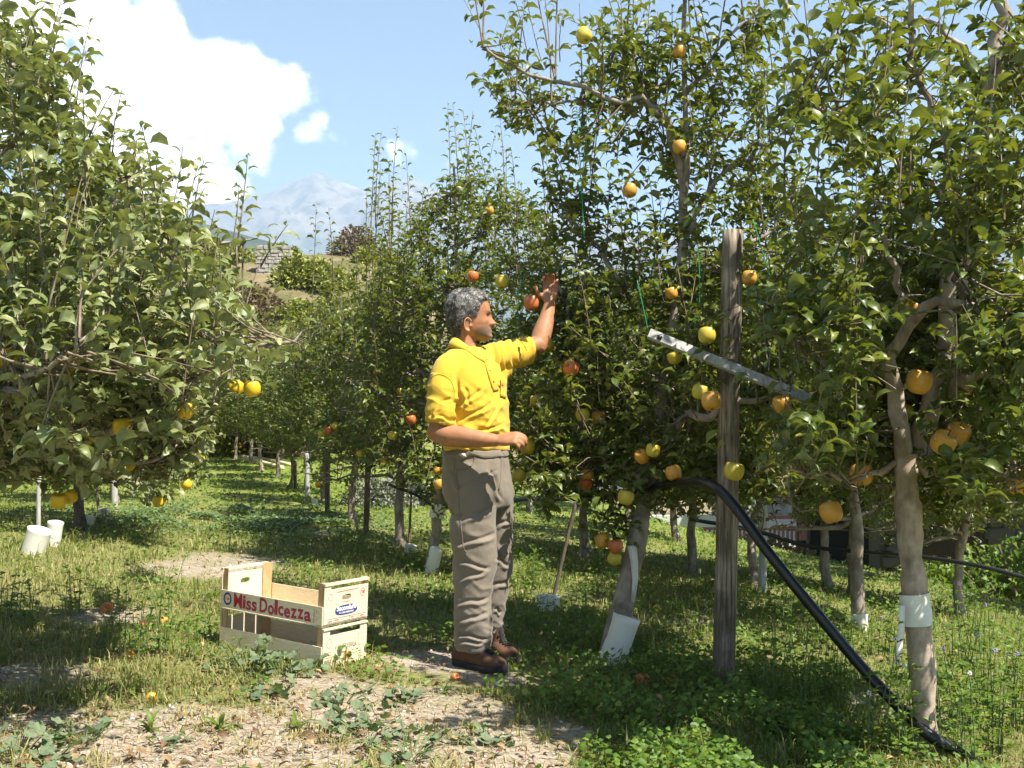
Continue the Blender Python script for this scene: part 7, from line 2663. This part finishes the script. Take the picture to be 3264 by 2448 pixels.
me = mesh_np('gravel', V, [F], False, attrs={'rnd': np.repeat(rng.random(n), 6)})
PEB = leaf_mat('pebble', [(.26, .23, .19), (.38, .35, .31), (.55, .53, .49)], [(.3, .27, .22), (.5, .47, .42)], [(.1, .1, .1), (.1, .1, .1)], .9, .0)
me.materials.append(PEB)
o = link('gravel', me); tag(o, 'small stones in the bare soil', 'gravel', kind='stuff')

# ------------------------------------------------------------------ single plants
STALK = flat('green_stalk', (.12, .17, .05), .7)
def round_leaf(seed):
    r = np.random.default_rng(seed)
    n = 20
    a = np.linspace(0.25, 2 * np.pi - .25, n)
    rr = .5 * (1 + .10 * np.cos(5 * a)) 
    z = .12 * np.cos(5 * a) * rr + r.normal(0, .02, n)
    V = np.column_stack([.45 - np.cos(a) * rr, np.sin(a) * rr, z + .08])
    V = np.vstack([[(.18, 0, 0)], V])
    F = [(0, k, k + 1) for k in range(1, n)]
    me = mesh_py('leaf', V, F, True)
    me.attributes.new('rnd', 'FLOAT', 'POINT').data.foreach_set('value', np.full(len(V), r.random(), np.float32))
    me.materials.append(LEAF_M)
    return me
MALLOW = [round_leaf(k) for k in range(6)]
def mallow(px, py, n, spread, hgt, label):
    c = G(px, py)
    root = empty('mallow_plant', c)
    tag(root, label, 'weed', 'mallow plants on the bare ground')
    st_ = MB()
    for k in range(n):
        a = rng.uniform(0, 6.28); rr = spread * math.sqrt(rng.random())
        x, y = math.cos(a) * rr, math.sin(a) * rr * 1.2
        z = float(gz(c[0] + x, c[1] + y)) - c[2] + hgt * rng.uniform(.25, 1.0) * (1 - .4 * rr / spread)
        st_.tube(spline([(x * .3, y * .3, -.01), (x * .7, y * .7, z * .6), (x, y, z)], 5), .0018, 4, cap=False)
        o = bpy.data.objects.new('leaf', MALLOW[rng.integers(6)]); COL.objects.link(o); o.parent = root
        o.location = (x, y, z)
        s_ = rng.uniform(.026, .050)
        o.scale = (s_, s_, s_)
        o.rotation_euler = (rng.normal(-.15, .4), rng.normal(0, .4), rng.uniform(0, 6.28))
    V_, F_s = st_.arr(); me = mesh_py('stalk', V_, F_s, True); me.materials.append(STALK)
    o = bpy.data.objects.new('stalk', me); COL.objects.link(o); o.parent = root
for a in [(790, 2135, 46, .17, .15, 'bushy mallow in front of the lower crate, left part'), (905, 2160, 40, .16, .11, 'bushy mallow in front of the lower crate, right part'), (990, 2150, 16, .10, .08, 'small mallow at the near corner of the crates'),
          (265, 2375, 26, .10, .09, 'mallow clump alone on the bare soil in the front left'), (45, 2415, 34, .16, .09, 'mallow clump in the front left corner'), (165, 2425, 8, .10, .05, 'few small mallow leaves beside the corner clump'),
          (1085, 2245, 34, .12, .07, 'mallow clump on the bare soil right of the crates'), (1230, 2235, 22, .14, .05, 'flat mallow patch in front of the boots'), (1175, 2345, 44, .15, .08, 'dark mallow clump in the bottom middle'),
          (1300, 2410, 34, .17, .07, 'mallow clump at the bottom edge in the middle'), (870, 2215, 14, .10, .06, 'low mallow below the crate'), (530, 2385, 10, .08, .04, 'tiny mallow on the bare soil in front'),
          (1545, 2380, 18, .11, .06, 'small mallow at the bottom, right of the middle'), (1290, 2240, 3, .03, .08, 'single big mallow leaf in front of the boots')]:
    mallow(*a)

TPL_AL = [leaf_template(2, .3, -.3, .3, .05, W=.48, pet=.1, seed=900 + k) for k in range(4)]
def alfalfa(px, py, nst, hgt, label, flower=None, lean=.25, group='alfalfa plants in the grass'):
    c = G(px, py)
    root = empty('alfalfa_plant', c)
    tag(root, label, 'weed', group)
    st_ = MB(); L = Leaves()
    tops = []
    for k in range(nst):
        a = rng.uniform(0, 6.28); H = hgt * rng.uniform(.6, 1.05)
        dx, dy2_ = math.cos(a) * lean * H * rng.random(), math.sin(a) * lean * H * rng.random()
        b = rng.normal(0, .03, 2)
        q_ = spline([(b[0], b[1], -.01), (b[0] + dx * .3, b[1] + dy2_ * .3, H * .5), (b[0] + dx, b[1] + dy2_, H)], 8)
        st_.tube(q_, np.linspace(.0028, .0014, 8), 5, cap=False)
        tops.append(q_[-1])
        m_ = int(H / .028)
        for j in range(m_):
            u = .15 + .85 * j / m_
            p_ = q_[min(7, int(u * 7.99))] + np.array([0, 0, 0])
            az_ = j * 2.5 + rng.normal(0, .3)
            o_ = np.array([math.cos(az_), math.sin(az_), .5])
            e = p_ + o_ * rng.uniform(.012, .03)
            for s_ in (-.7, 0, .7):
                dd = np.array([math.cos(az_ + s_), math.sin(az_ + s_), rng.uniform(.0, .6)])
                L.add(e, dd, rng.uniform(.028, .046) * (1 - .3 * u), rng.normal(0, .3))
    V_, F_s = st_.arr(); me = mesh_py('stem', V_, F_s, True); me.materials.append(STALK)
    o = bpy.data.objects.new('stem', me); COL.objects.link(o); o.parent = root
    p_, d_, sz_, ro_, rn_ = L.arrays()
    me = leaves_mesh('leaves', p_, d_, sz_, ro_, rn_, TPL_AL, LEAF_W)
    o = bpy.data.objects.new('leaves', me); COL.objects.link(o); o.parent = root; tag(o, kind='stuff')
    if flower is not None:
        for t_ in tops[:flower[1]]:
            b_ = MB()
            for j in range(26):
                v = rng.normal(0, 1, 3); v /= np.linalg.norm(v)
                b_.tube([t_ + np.array([0, 0, .012]) + v * .004, t_ + np.array([0, 0, .012]) + v * .009], [.0016, .002], 4)
            V_, F_s = b_.arr(); me = mesh_py('flower_head', V_, F_s, True); me.materials.append(flower[0])
            o = bpy.data.objects.new('flower_head', me); COL.objects.link(o); o.parent = root
FW, FPU = flat('clover_white', (.75, .70, .72), .8), flat('alfalfa_purple', (.36, .28, .50), .8)
for a in [(430, 2110, 5, .36, 'tall alfalfa on the left, left stem group', None), (515, 2095, 5, .42, 'tallest alfalfa on the left in front of the brown thatch', None), (360, 2060, 4, .22, 'low alfalfa at the shaded left edge', None),
          (590, 2110, 3, .20, 'short alfalfa left of the crates', None), (120, 2010, 6, .22, 'dark alfalfa clump at the left edge', None), (240, 1960, 6, .24, 'alfalfa clump under the left tree', None), (30, 1980, 6, .26, 'alfalfa cut by the left picture edge', None),
          (2470, 2260, 7, .40, 'thin-stemmed alfalfa stand right of the post', None), (2560, 2270, 7, .42, 'thin-stemmed alfalfa stand midway below the pipe', None), (2650, 2230, 5, .36, 'alfalfa stand left of the slanting pipe', None),
          (2400, 2180, 4, .28, 'low alfalfa behind the post foot', None), (2880, 2420, 6, .48, 'alfalfa in front of the thick trunk', (FW, 2)), (2790, 2400, 5, .32, 'low alfalfa left of the thick trunk foot', (FW, 1)), (3000, 2380, 6, .46, 'alfalfa right of the thick trunk foot', (FPU, 2)),
          (3080, 2330, 6, .56, 'tall alfalfa in the sun right of the thick trunk', (FPU, 1)), (3150, 2300, 6, .62, 'tallest alfalfa near the right edge', (FPU, 1)), (3230, 2340, 6, .55, 'alfalfa at the right picture edge', None), (3190, 2430, 7, .40, 'alfalfa in the bottom right corner', (FPU, 2)),
          (3060, 2440, 6, .36, 'alfalfa over the pipe end in the bottom right', (FW, 1)), (2700, 2150, 5, .34, 'alfalfa behind the slanting pipe', None), (2620, 2060, 5, .3, 'dark alfalfa behind the pipe in the shade', None), (2520, 2010, 5, .28, 'alfalfa in the shade right behind the post', None),
          (2800, 2090, 5, .3, 'alfalfa left of the wrapped trunk', (FPU, 1)), (3040, 2120, 5, .34, 'alfalfa behind the thick trunk on the sunny side', None), (1700, 2010, 6, .26, 'weedy clump right behind the boots', None), (1780, 2060, 6, .24, 'weedy clump between boots and leaning tube', None),
          (1690, 1880, 6, .3, 'leafy clump behind the man\'s knees', None), (1850, 1990, 5, .2, 'low leafy clump left of the leaning tube', None)]:
    alfalfa(*a)

TPL_PL = [leaf_template(5, 1.2, -.5, .25, .03, W=.16, pet=0, seed=950 + k) for k in range(4)]
_pl = []
for k, (TV, TF) in enumerate(TPL_PL):
    me = mesh_np('leaf', TV, [TF], True, attrs={'rnd': np.full(len(TV), .15 + .2 * k)}); me.materials.append(LEAF_W); _pl.append(me)
def plantain(px, py, n, L_, label):
    c = G(px, py)
    root = empty('plantain_plant', c)
    tag(root, label, 'weed', 'long-leaved plantain plants')
    for k in range(n):
        o = bpy.data.objects.new('leaf', _pl[k % 4]); COL.objects.link(o); o.parent = root
        s_ = L_ * rng.uniform(.6, 1.1)
        o.scale = (s_, s_, s_); o.rotation_euler = (rng.normal(0, .2), rng.normal(-.1, .3), k * 2.4 + rng.normal(0, .3))
for a in [(2300, 2225, 12, .16, 'long-leaved plantain at the foot of the post'), (2370, 2270, 11, .15, 'plantain just right of the post foot'), (2560, 2380, 9, .24, 'large upright plantain at the bottom right of the middle'), (2650, 2370, 8, .22, 'large plantain beside the biggest one'),
          (2230, 2300, 10, .13, 'plantain in the shade left of the post foot'), (2460, 2330, 10, .15, 'plantain between the post and the large upright one'), (2120, 2390, 9, .12, 'plantain in the shaded grass at the bottom'), (2320, 2420, 9, .12, 'plantain at the bottom edge below the post'),
          (700, 2335, 12, .10, 'grassy tuft on the bare soil in front of the crates'), (950, 2330, 10, .10, 'thin grassy tuft in the front middle'), (1420, 2215, 9, .08, 'small tuft in front of the boots'), (480, 2340, 12, .11, 'grassy tuft in the front left'), (1500, 2330, 10, .08, 'little tuft at the edge of the shade')]:
    plantain(*a)
